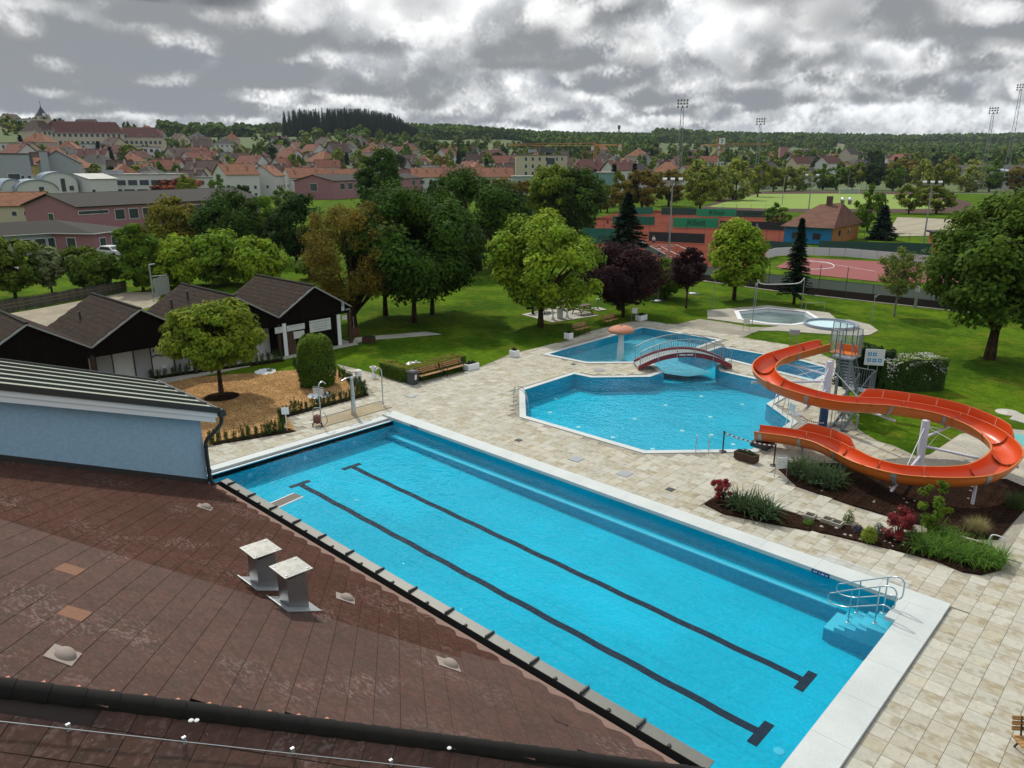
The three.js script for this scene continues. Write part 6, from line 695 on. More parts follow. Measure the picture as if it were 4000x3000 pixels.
// lawn poles, umbrella bases, net
for (const [a, b, top, lb] of [[2938, 1266, 1104, 'tall slim lawn shower at the tip of the toddler terrace'], [3404, 1263, 1152, 'slim lawn shower behind the round basin'], [2785, 1206, 1097, 'thin pole standing alone on the lawn by the fence']]) { const p = at(a, b), h = HT(p, top), t = thing('lawn_pole', lb, 'pole', p, 0.4, 'slim poles on the lawn'); part(t, 'pole', bar([0, 0, 0], [0, h, 0], 0.03, 8, 0.025), M.galv); if (a !== 2785) part(t, 'head', [bar([0, h - 0.1, 0], [0.35, h + 0.05, 0], 0.018, 6), box(0.2, 0.1, 0.1, 0.05, h - 0.15, 0)], M.galv); }
for (const [a, b, lb] of [[2570, 1173, 'white umbrella base with grey pole in the plum shade'], [2705, 1144, 'white umbrella base with grey pole nearer the court fence']]) { const p = at(a, b), t = thing('umbrella_base', lb, 'umbrella base', p, 0, 'umbrella bases on the lawn'); part(t, 'base', lathe([[0.05, 0.12], [0.3, 0.08], [0.34, 0]].reverse(), 20), M.white); part(t, 'pole', bar([0, 0.05, 0], [0, 1.5, 0], 0.035, 8), M.galv); part(t, 'mat', box(1.3, 0.03, 1.3, 0, 0.012, 0, 0.6), M.dark); }
{ const a = at(3131, 1199), b = at(2950, 1207), h = HT(a, 1086), t = thing('volleyball_net', 'volleyball net slung between two posts on the lawn', 'net'); part(t, 'post', bar(a, a.clone().setY(h), 0.04, 8), M.galv); part(t, 'post', bar(b, b.clone().setY(h), 0.04, 8), M.galv); const mid = a.clone().lerp(b, 0.5); part(t, 'top_band', tube([[a.x, h - 0.05, a.z], [lerp(a.x, b.x, 0.12), h - 0.5, lerp(a.z, b.z, 0.12)], [mid.x, h - 0.55, mid.z], [lerp(a.x, b.x, 0.9), h - 0.45, lerp(a.z, b.z, 0.9)], [b.x, h - 0.05, b.z]], 0.05, 40, 6), M.offwhite); }
{ const a = G(3145, 1222, 0), b = G(3218, 1220, 0), h = HT(a, 1205 - 34) , t = thing('safety_rail', 'thin grey rail frame at the toddler pool', 'rail'); part(t, 'rail', [bar(a, a.clone().setY(0.9), 0.02, 6), bar(b, b.clone().setY(0.9), 0.02, 6), bar(a.clone().setY(0.9), b.clone().setY(0.9), 0.02, 6)], M.galv); }
// ---------------------------------------------------------------- sports grounds
const face = (p, off = 0) => Math.atan2(camP.x - p.x, camP.z - p.z) + off;
struct('tennis_clay', slab(px([2255, 1060], [2330, 850], [2480, 818], [3085, 838], [3075, 935], [2960, 1045], [2745, 1088]), -0.05, 0.0), M.clay, 'red brown clay of the tennis courts');
struct('running_track', slab(px([2730, 815], [2830, 775], [2950, 748], [3300, 747], [3640, 752], [3790, 790], [3805, 826], [3620, 832], [3000, 826]), -0.05, -0.02), mat([0.20, 0.105, 0.075], 0.9, { map: clayT }), 'brown running track around the football pitch');
struct('football_pitch', slab(px([2764, 808], [2850, 785], [2960, 758], [3300, 756], [3600, 761], [3688, 788], [3698, 812], [3600, 816], [3000, 815]), -0.05, 0.01), mat([0.22, 0.33, 0.035], 0.9, { map: smoothT }), 'bright green football pitch');
struct('sand_court', slab(px([3470, 905], [3505, 848], [3765, 858], [3795, 918], [3520, 922]), -0.05, 0.0), mat([0.52, 0.48, 0.38], 0.95, { map: concT }), 'pale sand court beside the clubhouse');
struct('rink_floor', slab(px([3030, 1042], [3110, 1005], [3490, 1024], [3700, 1045], [3760, 1110], [3434, 1100], [3170, 1072]), -0.05, 0.0), mat([0.26, 0.06, 0.055], 0.8, { map: grainTex }), 'red floor of the inline rink');
struct('street', slab(px([-120, 1112], [300, 1052], [520, 1002], [640, 962], [600, 955], [300, 1008], [-120, 1066]), -0.05, -0.02), mat([0.16, 0.16, 0.16], 0.9, { map: concT }), 'grey street behind the plank fence');
struct('yard', slab(px([-60, 1240], [150, 1205], [500, 1140], [640, 1140], [600, 1195], [280, 1275], [40, 1290]), -0.05, -0.015), mat([0.46, 0.41, 0.33], 0.95, { map: concT }), 'pale gravel yard behind the cabins');
{ const q = px([2345, 965], [2640, 955], [2745, 1000], [2420, 1030]), B = (u, w) => { const x = lerp(lerp(q[0][0], q[1][0], u), lerp(q[3][0], q[2][0], u), w), z = lerp(lerp(q[0][1], q[1][1], u), lerp(q[3][1], q[2][1], u), w); return [x, 0.006, z]; }, t = thing('court_lines', 'white painted lines of the nearest clay court', 'court lines'); t.userData.kind = 'structure'; for (const [a, b] of [[[0, 0], [1, 0]], [[0, 1], [1, 1]], [[0, 0], [0, 1]], [[1, 0], [1, 1]], [[0, 0.14], [1, 0.14]], [[0, 0.86], [1, 0.86]], [[0.24, 0.14], [0.24, 0.86]], [[0.76, 0.14], [0.76, 0.86]], [[0.24, 0.5], [0.76, 0.5]]]) part(t, 'line', beam(B(...a), B(...b), 0.08, 0.006), M.white); const n = thing('tennis_net', 'low dark net across the nearest clay court', 'net'); const a = B(0.5, -0.08), b = B(0.5, 1.08); part(n, 'mesh', beam([a[0], 0.48, a[2]], [b[0], 0.48, b[2]], 0.02, 0.86), M.net); part(n, 'band', beam([a[0], 0.94, a[2]], [b[0], 0.94, b[2]], 0.03, 0.06), M.white); for (const e of [a, b]) part(n, 'post', bar([e[0], 0, e[2]], [e[0], 1.05, e[2]], 0.04, 8), M.dark); }
{ const q = px([3160, 1020], [3240, 1028], [3255, 1045], [3190, 1052]), t = thing('rink_markings', 'white curved markings on the red rink floor', 'markings'); t.userData.kind = 'structure'; part(t, 'arc', tube([...q, ...px([3140, 1050])].map(([x, z]) => [x, 0.012, z]), 0.05, 30, 5), M.white); part(t, 'line', beam([px([3165, 1018])[0][0], 0.01, px([3165, 1018])[0][1]], [px([3420, 1060])[0][0], 0.01, px([3420, 1060])[0][1]], 0.08, 0.008), M.white); }
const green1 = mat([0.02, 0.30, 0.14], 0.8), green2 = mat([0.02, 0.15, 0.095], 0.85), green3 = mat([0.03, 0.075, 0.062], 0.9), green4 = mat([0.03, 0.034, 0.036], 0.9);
const banner = (label, x0, y0, x1, y1, top, m, text, font = 'italic bold 120px serif', ink = '#07120c') => {
  const a = G(x0, y0, 0.15), b = G(x1, y1, 0.15), h = HT(a, top), L = a.distanceTo(b), t = thing('court_screen', label, 'windscreen', [0, 0, 0], 0, 'fence screens of the tennis courts'), n = Math.max(2, Math.round(L / 3.2));
  part(t, 'cloth', beam([a.x, 0.15 + h / 2, a.z], [b.x, 0.15 + h / 2, b.z], 0.03, h), m);
  if (text) { const c = a.clone().lerp(b, 0.5), ry = Math.atan2(-(b.z - a.z), b.x - a.x), nn = V3(Math.sin(ry), 0, Math.cos(ry)); part(t, 'lettering', sheet(L * (text === 'Wilson' ? 0.5 : 0.8), h * 0.86, c.x + nn.x * 0.03, 0.15 + h / 2, c.z + nn.z * 0.03, ry), textMat(512, 128, (k, W, H) => { k.fillStyle = '#' + m.color.getHexString(); k.fillRect(0, 0, W, H); k.fillStyle = ink; k.font = font; k.textAlign = 'center'; k.textBaseline = 'middle'; k.fillText(text, W / 2, H / 2); }, 0.85), 'dark lettering on the screen'); }
  for (let i = 0; i <= n; i++) { const p = a.clone().lerp(b, i / n); part(t, 'fence_post', bar([p.x, 0, p.z], [p.x, 3.2, p.z], 0.03, 5), M.net); } part(t, 'top_wire', bar([a.x, 3.15, a.z], [b.x, 3.15, b.z], 0.015, 4), M.net); return t;
};
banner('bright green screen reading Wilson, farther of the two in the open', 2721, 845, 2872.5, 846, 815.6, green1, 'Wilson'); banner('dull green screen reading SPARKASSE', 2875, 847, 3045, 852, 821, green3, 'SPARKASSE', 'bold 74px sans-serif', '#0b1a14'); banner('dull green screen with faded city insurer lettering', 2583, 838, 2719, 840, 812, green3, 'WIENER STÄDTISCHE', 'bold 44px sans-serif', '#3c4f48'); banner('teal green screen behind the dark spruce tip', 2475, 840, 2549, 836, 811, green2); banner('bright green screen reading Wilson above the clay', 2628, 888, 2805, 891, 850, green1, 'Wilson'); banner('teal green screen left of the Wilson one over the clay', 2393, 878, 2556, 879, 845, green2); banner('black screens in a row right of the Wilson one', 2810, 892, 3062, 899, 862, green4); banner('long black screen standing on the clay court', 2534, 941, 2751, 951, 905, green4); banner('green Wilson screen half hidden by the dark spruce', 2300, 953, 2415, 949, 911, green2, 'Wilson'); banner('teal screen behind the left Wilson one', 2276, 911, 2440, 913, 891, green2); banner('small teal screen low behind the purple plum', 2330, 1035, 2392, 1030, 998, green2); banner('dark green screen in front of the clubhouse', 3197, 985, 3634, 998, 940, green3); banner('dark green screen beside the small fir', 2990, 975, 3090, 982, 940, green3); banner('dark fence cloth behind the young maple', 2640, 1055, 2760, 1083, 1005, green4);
{ // rink boards and wall
  const t = thing('rink_boards', 'white boards around the far side of the rink', 'boards'), P = [[2990, 1012], [3030, 1001], [3120, 996], [3300, 1003], [3490, 1020], [3640, 1036], [3780, 1052]].map(([a, b]) => G(a, b)); for (let i = 0; i < P.length - 1; i++) { const n = Math.max(1, Math.round(P[i].distanceTo(P[i + 1]) / 2.4)); for (let k = 0; k < n; k++) { const a = P[i].clone().lerp(P[i + 1], k / n), b = P[i].clone().lerp(P[i + 1], (k + 0.97) / n); part(t, 'board_panel', beam([a.x, 0.62, a.z], [b.x, 0.62, b.z], 0.06, 1.15), mat([0.62, 0.58, 0.63], 0.6)); } }
  const w = thing('rink_wall', 'long grey panel wall with green posts and brown base beside the lawn', 'wall'), Q = [[2741, 1093], [3000, 1129], [3300, 1163], [3633, 1199], [3830, 1221], [4060, 1246]].map(([a, b]) => G(a, b)); for (let i = 0; i < Q.length - 1; i++) { const L = Q[i].distanceTo(Q[i + 1]), n = Math.max(1, Math.round(L / 2.3)); part(w, 'base', beam([Q[i].x, 0.28, Q[i].z], [Q[i + 1].x, 0.28, Q[i + 1].z], 0.16, 0.72), mat([0.055, 0.038, 0.033], 0.9, { map: concT })); for (let k = 0; k < n; k++) { const a = Q[i].clone().lerp(Q[i + 1], k / n), b = Q[i].clone().lerp(Q[i + 1], (k + 0.985) / n); part(w, 'panel', beam([a.x, 1.08, a.z], [b.x, 1.08, b.z], 0.05, 0.86), mat([0.26, 0.28, 0.28], 0.6, { map: grainTex })); part(w, 'post', bar([a.x, 0.6, a.z], [a.x, k % 2 ? 1.58 : 3.0, a.z], k % 2 ? 0.04 : 0.035, 6), mat([0.015, 0.05, 0.035], 0.7)); } part(w, 'top_rail', beam([Q[i].x, 1.56, Q[i].z], [Q[i + 1].x, 1.56, Q[i + 1].z], 0.07, 0.06), mat([0.02, 0.06, 0.045], 0.7)); part(w, 'foot_kerb', beam([Q[i].x + 0.5, -0.02, Q[i].z + 0.45], [Q[i + 1].x + 0.5, -0.02, Q[i + 1].z + 0.45], 0.35, 0.06), M.conc); }
  const bp = at(3574, 1202), bt = thing('meter_post', 'grey box on a post at the rink wall', 'post', bp); part(bt, 'post', box(0.22, 1.6, 0.22, 0, 0.8, 0), M.galv); part(bt, 'box', box(0.34, 0.5, 0.3, 0, 1.8, 0), mat([0.45, 0.47, 0.46], 0.6));
}
// masts and lamps
const mast = (a, b, top, rows, label, w0 = 1.6) => {
  const p = at(a, b), h = HT(p, top), t = thing('floodlight_mast', label, 'mast', p, face(p), 'lattice floodlight masts of the stadium'), g = [], N = 13, m = mat([0.30, 0.31, 0.33], 0.5, { metalness: 0.4 });
  for (const [sx, sz] of [[-1, -1], [1, -1], [1, 1], [-1, 1]]) part(t, 'leg', bar([sx * w0 / 2, 0, sz * w0 / 2], [sx * 0.4, h - 2.4, sz * 0.4], 0.10, 5), m);
  for (let i = 0; i < N; i++) { const y0 = (h - 2.4) * i / N, y1 = (h - 2.4) * (i + 1) / N, k0 = lerp(w0 / 2, 0.4, i / N), k1 = lerp(w0 / 2, 0.4, (i + 1) / N), s = i % 2 ? 1 : -1; const gg = []; for (const z of [-1, 1]) gg.push(bar([-s * k0, y0, z * k0], [s * k1, y1, z * k1], 0.05, 4), bar([z * k0, y0, s * k0], [z * k1, y1, -s * k1], 0.05, 4)); gg.push(bar([-k1, y1, k1], [k1, y1, k1], 0.05, 4)); part(t, 'lattice_bay', gg, m); }
  part(t, 'head_frame', [bar([-1.7, h - 2.3, 0.4], [1.7, h - 2.3, 0.4], 0.07, 5), bar([-1.9, h - 1.2, 0.4], [1.9, h - 1.2, 0.4], 0.07, 5), bar([-2, h - 0.2, 0.4], [2, h - 0.2, 0.4], 0.07, 5), bar([-1.4, h - 2.4, 0.4], [-1.6, h - 0.1, 0.4], 0.07, 5), bar([1.4, h - 2.4, 0.4], [1.6, h - 0.1, 0.4], 0.07, 5)], m);
  for (let k = 0; k < rows; k++) for (let i = 0; i < (k === 0 ? 3 : 4); i++) part(t, 'floodlight', [new THREE.CylinderGeometry(0.34, 0.2, 0.45, 10).rotateX(1.9).translate(-1.5 + i * (k === 0 ? 1.5 : 1.0), h - 2.2 + k * 1.05 + 0.25, 0.65)], mat([0.22, 0.23, 0.25], 0.35)); return t;
};
mast(2645, 790, 393, 3, 'lattice floodlight mast nearest the tennis courts', 2.0); mast(2947, 762, 465, 3, 'lattice floodlight mast behind the willows'); mast(3828, 752, 423, 3, 'lattice floodlight mast with antenna panels beside the grandstand', 1.8); mast(3918, 748, 332, 3, 'tallest lattice floodlight mast, behind the grandstand', 2.2);
const lamp = (a, b, top, n, label) => { const p = at(a, b), h = HT(p, top), t = thing('flood_pole', label, 'lamp post', p, face(p), 'floodlight poles of the courts'); part(t, 'pole', bar([0, 0, 0], [0, h, 0], 0.13, 8, 0.08), M.galv); if (n) part(t, 'cross_arm', bar([-0.9, h, 0.1], [0.9, h, 0.1], 0.05, 6), M.galv); for (let i = 0; i < n; i++) part(t, 'lamp', box(0.55, 0.42, 0.5, n === 1 ? 0 : -1 + i * 2 / (n - 1), h + 0.28, 0.2, 0, 0.5), mat([0.42, 0.45, 0.45], 0.4)); };
lamp(2610, 1030, 712, 3, 'tall grey floodlight pole between the purple plums'); lamp(3150, 900, 692, 2, 'slim floodlight pole before the clubhouse roof'); lamp(3602, 985, 722, 3, 'slim floodlight pole right of the clubhouse'); for (const [i, a, b, t] of [[0, 3230, 740, 640], [1, 3310, 745, 655], [2, 3383, 742, 618], [3, 3425, 740, 633], [4, 3525, 748, 660], [5, 3565, 745, 640], [6, 3055, 800, 690], [7, 2905, 775, 700]]) lamp(a, b, t, 0, 'thin bare pole along the football pitch');
// clubhouse
{
  const Cn = G(3244, 957), A = G(3062, 946), B = G(3393, 937), u = A.clone().sub(Cn), w0 = B.clone().sub(Cn), w = w0.clone().addScaledVector(u, -w0.dot(u) / u.lengthSq()).multiplyScalar(1.15), h = HT(Cn, 888), hr = 3.2, E = A.clone().add(w), F = Cn.clone().add(w);
  const t = thing('clubhouse', 'clubhouse with brown hipped roof, blue and orange walls', 'building'), wall = (p, q, m) => part(t, 'wall', beam([p.x, h / 2, p.z], [q.x, h / 2, q.z], 0.25, h), m); const blue = mat([0.02, 0.23, 0.50], 0.8, { map: grainTex }), org = mat([0.36, 0.14, 0.03], 0.8, { map: grainTex }); wall(A, Cn, blue); wall(Cn, F, org); wall(A, E, blue); wall(E, F, org);
  const o = 0.07, pt = (x, y, k) => Cn.clone().addScaledVector(u, x).addScaledVector(w, y).setY(k), corners = [pt(-o, -o, h - 0.1), pt(1 + o, -o, h - 0.1), pt(1 + o, 1 + o, h - 0.1), pt(-o, 1 + o, h - 0.1)], r0 = pt(0.62, 0.5, h + hr), r1 = pt(0.2, 0.62, h + hr + 0.3); const rm = mat([0.24, 0.095, 0.055], 0.9, { map: roofT });
  const faceG = (...ps) => { const g = new THREE.BufferGeometry(), pos = []; for (let i = 1; i < ps.length - 1; i++) for (const q of [ps[0], ps[i], ps[i + 1]]) pos.push(q.x, q.y, q.z); g.setAttribute('position', new THREE.Float32BufferAttribute(pos, 3)); g.computeVertexNormals(); return boxUV(plain(g)); };
  part(t, 'roof', faceG(corners[0], r1, r0, corners[1]), rm); part(t, 'roof', faceG(corners[1], r0, corners[2]), rm); part(t, 'roof', faceG(corners[3], corners[2], r0, r1), rm); part(t, 'roof', faceG(corners[0], corners[3], r1), rm); part(t, 'ceiling', flat([corners[0], corners[1], corners[2], corners[3]].map(xz), h - 0.12), M.white);
  const ch = pt(0.42, 0.52, 0); part(t, 'chimney', bx(ch.x - 0.4, ch.x + 0.4, h + 1.5, h + hr + 1.4, ch.z - 0.4, ch.z + 0.4), mat([0.10, 0.06, 0.05], 0.9)); for (const s of [0, 0.9]) { const c2 = pt(0.2, 0.62, 0); part(t, 'roof_cowl', [lathe([[0.3, 0], [0.3, 0.6], [0.42, 0.7], [0.3, 1.1], [0, 1.2]], 12, c2.x + s, h + hr, c2.z - s)], M.steel); }
  for (const f of [0.25, 0.6]) { const p = pt(-0.012, f, h * 0.6); part(t, 'window', box(0.9, 0.9, 0.2, p.x, p.y, p.z, Math.atan2(w.x, w.z) + Math.PI / 2), M.glass); } for (const f of [0.3, 0.75]) { const p = pt(f, -0.012, h * 0.45); part(t, 'window', box(1.2, 0.9, 0.2, p.x, p.y, p.z, Math.atan2(u.x, u.z) + Math.PI / 2), M.glass); }
  const hp = at(3652, 985), ht2 = thing('orange_hut', 'small orange hut with flat dark roof behind the big maple', 'hut', hp, face(hp, 0.3)); part(ht2, 'wall', box(2.2, 3, 2.2, 0.3, 1.5, 0), org); part(ht2, 'roof', box(4.2, 0.25, 3.4, 0.8, 3.1, 0), M.dark); part(ht2, 'door', box(0.9, 2, 0.1, 0.9, 1.0, 1.1), mat([0.05, 0.06, 0.08], 0.6));
}
{ // grandstand, goal, lorry
  const p = at(3897, 742), t = thing('grandstand', 'small grandstand with slanting blue edged roof', 'grandstand', p, face(p, -0.5)); const S = wide(p, 1) ; part(t, 'stand', sh([[-8, 0], [8, 0], [8, 4.2], [4, 3.4], [-8, 1.2]], 12).translate(0, 0, -10), mat([0.42, 0.40, 0.37], 0.9)); part(t, 'roof', box(19, 0.5, 10, 1.5, 9.2, -5, 0, 0, -0.13), mat([0.30, 0.33, 0.38], 0.6)); part(t, 'back_wall', box(0.5, 8.2, 11, 9.6, 4.2, -5), mat([0.02, 0.045, 0.13], 0.6)); for (let i = 0; i < 5; i++) part(t, 'post', bar([-6 + i * 3.6, 1.5, 0.2], [-6 + i * 3.6, 10 - i * 0.46, 0.2], 0.12, 6), M.galv); for (let i = 0; i < 5; i++) part(t, 'seat_row', box(13, 0.3, 0.6, 1, 2.2 + i * 0.45, 1.4 - i * 1.0), mat([0.05, 0.10, 0.25], 0.6)); part(t, 'kiosk', box(7, 4, 5, -9, 2, 2), mat([0.48, 0.44, 0.40], 0.8)); part(t, 'kiosk_roof', box(8, 0.3, 6, -9, 4.2, 2), mat([0.28, 0.30, 0.33], 0.6));
  const a = at(3278, 758), b = at(3355, 757), g = thing('football_goal', 'white football goal at the far end of the pitch', 'goal'); part(g, 'post', bar(a, a.clone().setY(2.44), 0.08, 6), M.white); part(g, 'post', bar(b, b.clone().setY(2.44), 0.08, 6), M.white); part(g, 'crossbar', bar(a.clone().setY(2.44), b.clone().setY(2.44), 0.08, 6), M.white); const bk = az(3316).multiplyScalar(2); part(g, 'net', [beam(a.clone().add(bk).setY(1.0), b.clone().add(bk).setY(1.0), 0.03, 1.9)], mat([0.34, 0.36, 0.33], 0.9)); for (const e of [a, b]) part(g, 'stay', bar(e.clone().setY(2.4), e.clone().add(bk).setY(2.0), 0.05, 5), M.white);
  const q = at(3232, 737), tr = thing('lorry', 'dark lorry trailer with white cab parked beyond the pitch', 'lorry', q, face(q)); part(tr, 'trailer', box(8.2, 2.7, 2.4, -1.2, 1.9, 0), mat([0.025, 0.035, 0.035], 0.5)); part(tr, 'trailer_roof', box(8.3, 0.25, 2.5, -1.2, 3.36, 0), M.offwhite); part(tr, 'cab', sh([[3.2, 0.5], [5.2, 0.5], [5.2, 1.7], [4.9, 3.0], [3.2, 3.1]], 2.3).translate(0, 0, -1.15), M.white); part(tr, 'windscreen', box(0.1, 0.9, 2, 5.08, 2.3, 0, 0, 0, 0.2), M.glass); for (const x of [-4, -2.8, 4.1]) part(tr, 'wheel', new THREE.CylinderGeometry(0.5, 0.5, 2.45, 14).rotateX(Math.PI / 2).translate(x, 0.5, 0), M.black);
}
// people on the courts
{
  const bones = (o) => ({ body: [[[0, 0.98, 0], [0, 1.38, 0], 0.13, 0.14], [[0, 1.42, 0], [0, 1.52, 0.01], 0.06, 0.055], [[0, 1.6, 0.02], [0, 1.68, 0.02], 0.09, 0.095], [[0, 1.6, 0.11], [0, 1.58, 0.125], 0.015, 0.015], ...[-1, 1].flatMap((s) => [[[s * 0.18, 1.4, 0], [s * 0.27, 1.13, o.arm * 0.1], 0.055, 0.045], [[s * 0.27, 1.13, o.arm * 0.1], [s * 0.2, 0.98, 0.24 + o.arm * 0.1], 0.042, 0.032], [[s * 0.09, 0.95, 0], [s * 0.12 + s * o.step * 0.1, 0.5, s * o.step * 0.12 + 0.06], 0.095, 0.065], [[s * 0.12 + s * o.step * 0.1, 0.5, s * o.step * 0.12 + 0.06], [s * 0.13 + s * o.step * 0.14, 0.09, s * o.step * 0.16], 0.06, 0.042], [[s * 0.13 + s * o.step * 0.14, 0.05, s * o.step * 0.16], [s * 0.13 + s * o.step * 0.14, 0.04, s * o.step * 0.16 + 0.14], 0.045, 0.04]])], shirt: [[[0, 1.0, 0], [0, 1.38, 0], 0.145, 0.155], [[-0.17, 1.4, 0], [0.17, 1.4, 0], 0.075, 0.075], ...[-1, 1].map((s) => [[s * 0.18, 1.4, 0], [s * 0.235, 1.24, o.arm * 0.05], 0.068, 0.066])], shorts: [[[0, 0.94, 0], [0, 1.0, 0], 0.15, 0.15], ...[-1, 1].map((s) => [[s * 0.09, 0.95, 0], [s * 0.115 + s * o.step * 0.06, 0.66, s * o.step * 0.07 + 0.03], 0.11, 0.1])], hair: [[[0, 1.70, -0.01], [0, 1.72, -0.02], 0.09, 0.09]] });
  const L = [[2552, 964, [0.6, 0.6, 0.6], [0.03, 0.03, 0.035], 1, 'player in white shirt and dark shorts on the clay'], [2776, 984, [0.05, 0.10, 0.28], [0.05, 0.07, 0.16], 0.4, 'player in blue stooping beside the young maple'], [2822, 928, [0.06, 0.12, 0.3], [0.06, 0.07, 0.1], 0.8, 'player in blue behind the black court screen'], [2955, 908, [0.16, 0.2, 0.34], [0.4, 0.4, 0.42], 0.6, 'player in light blue before the dark screens'], [2373, 884, [0.36, 0.03, 0.03], [0.03, 0.03, 0.04], 1, 'player in red at the far court edge'], [2573, 1012, [0.58, 0.58, 0.6], [0.05, 0.05, 0.06], 0.5, 'player in white half hidden behind the plum crown']];
  for (const [a, b, sh1, so, st, lb] of L) { const p = at(a, b), o = bones({ arm: st, step: st }), hairM = mat([0.03, 0.02, 0.012], 0.9); p.y = 0; figure('person', lb, p, a, [['body', o.body, skinM, [0, 0.9, 0], 0.98, 72, 0.05], ['shirt', o.shirt, mat(sh1, 0.9), [0, 1.2, 0], 0.42, 32, 0.05], ['shorts', o.shorts, mat(so, 0.9), [0, 0.84, 0], 0.42, 32, 0.05], ['hair', o.hair, hairM, [0, 1.7, 0], 0.16, 20, 0.03]], 'tennis players'); }
}
// plank fence, gate, cars
{ const a = G(-40, 1232), b = G(500, 1133), L = a.distanceTo(b), n = Math.round(L / 0.27), t = thing('plank_fence', 'weathered grey plank fence behind the cabins', 'fence'), h = HT(G(45, 1217), 1170), r = rng(8), g = bx(-0.12, 0.12, 0, h, -0.012, 0.012), ry = Math.atan2(-(b.z - a.z), b.x - a.x), ms = [0.11, 0.14, 0.17].map((k) => mat([k, k * 0.95, k * 0.87], 0.95, { map: woodT })); for (let i = 0; i < n; i++) { const p = a.clone().lerp(b, i / n), o = part(t, i ? `plank_${String(i).padStart(3, '0')}` : 'plank', g, ms[Math.floor(r() * 3)]); o.position.set(p.x, -0.05 + (r() - 0.5) * 0.08, p.z); o.rotation.y = ry; o.rotation.z = (r() - 0.5) * 0.02; } part(t, 'rail', [beam(a.clone().setY(0.4), b.clone().setY(0.4), 0.05, 0.1), beam(a.clone().setY(h - 0.4), b.clone().setY(h - 0.4), 0.05, 0.1)], M.oldWood); }
{ const a = G(600, 1163), b = G(660, 1150), h = HT(a, 1035), t = thing('gate_frame', 'grey steel gate frame hung with boards beside the columnar tree', 'gate'); part(t, 'post', bar(a, a.clone().setY(h), 0.09, 6), M.galv); part(t, 'post', bar(b, b.clone().setY(h * 0.65), 0.07, 6), M.galv); part(t, 'cross_beam', bar(a.clone().setY(h * 0.65), b.clone().setY(h * 0.6), 0.06, 6), M.galv); part(t, 'top_stub', bar(a.clone().setY(h), a.clone().lerp(b, 0.35).setY(h * 1.0), 0.07, 6), M.galv); for (let i = 0; i < 4; i++) { const p = a.clone().lerp(b, (i + 0.5) / 4), q = a.clone().lerp(b, (i + 1.4) / 4); part(t, 'board', beam([p.x, h * 0.3, p.z], [q.x, h * 0.3, q.z], 0.04, h * 0.55), mat([0.30, 0.30, 0.29], 0.8)); } }
const car = (a, b, col, ry, label) => { const p = at(a, b), t = thing('parked_car', label, 'car', p, ry, 'cars along the street'); const pr = [[-2.1, 0.32], [2.1, 0.32], [2.12, 0.62], [1.9, 0.82], [1.0, 0.92], [0.45, 1.42], [-1.2, 1.46], [-1.95, 0.98], [-2.12, 0.8]]; part(t, 'body', sh(pr, 1.62, { bevelEnabled: true, bevelSize: 0.05, bevelThickness: 0.06, bevelSegments: 2 }).translate(0, 0, -0.81), mat(col, 0.3, { metalness: 0.2 })); for (const s of [-1, 1]) part(t, 'side_window', sh([[0.85, 0.95], [0.4, 1.36], [-1.1, 1.4], [-1.6, 1.0]], 0.02).translate(0, 0, s > 0 ? 0.875 : -0.895), M.glass); part(t, 'windscreen', box(0.03, 0.62, 1.4, 0.77, 1.2, 0, 0, 0, 0.85), M.glass); for (const [x, z] of [[1.3, 0.82], [-1.3, 0.82], [1.3, -0.82], [-1.3, -0.82]]) part(t, 'wheel', new THREE.CylinderGeometry(0.32, 0.32, 0.2, 16).rotateX(Math.PI / 2).translate(x, 0.32, z), M.black); for (const z of [0.6, -0.6]) part(t, 'headlight', box(0.05, 0.14, 0.3, 2.13, 0.7, z), M.white); };
car(205, 1030, [0.012, 0.012, 0.016], 0.6, 'black car on the street behind the pale thin tree'); car(15, 1030, [0.30, 0.31, 0.32], 0.5, 'silver car at the street edge behind the loose green tree'); car(440, 998, [0.62, 0.63, 0.64], 0.4, 'white car before the low pink wing'); car(92, 866, [0.55, 0.56, 0.56], 0.6, 'white van like car by the garden wall of the orange roofed house');
// ---------------------------------------------------------------- the town
const wm = { white: mat([0.62, 0.62, 0.60], 0.85, { map: grainTex }), cream: mat([0.56, 0.50, 0.36], 0.85, { map: grainTex }), pink: mat([0.36, 0.165, 0.185], 0.85, { map: grainTex }), grey: mat([0.34, 0.36, 0.38], 0.85, { map: grainTex }), yellow: mat([0.56, 0.44, 0.16], 0.85, { map: grainTex }), beige: mat([0.52, 0.46, 0.36], 0.85, { map: grainTex }), rose: mat([0.50, 0.38, 0.33], 0.85, { map: grainTex }) };
const rm = { red: mat([0.30, 0.095, 0.055], 0.9, { map: roofT }), orange: mat([0.40, 0.155, 0.075], 0.9, { map: roofT }), brown: mat([0.13, 0.075, 0.058], 0.9, { map: roofT }), dark: mat([0.085, 0.075, 0.072], 0.9, { map: roofT }), maroon: mat([0.15, 0.04, 0.035], 0.9, { map: roofT }), grey: mat([0.27, 0.28, 0.28], 0.85, { map: concT }), eternit: mat([0.21, 0.205, 0.19], 0.9, { map: slateT }), pale: mat([0.50, 0.52, 0.54], 0.6, { map: concT }) };
const winG = new Map(), wg = (w, h, d) => { const k = `${w},${h},${d}`; if (!winG.has(k)) winG.set(k, box(w, h, d)); return winG.get(k); }, frameM = mat([0.60, 0.61, 0.62], 0.6), glassT = mat([0.045, 0.055, 0.065], 0.12);
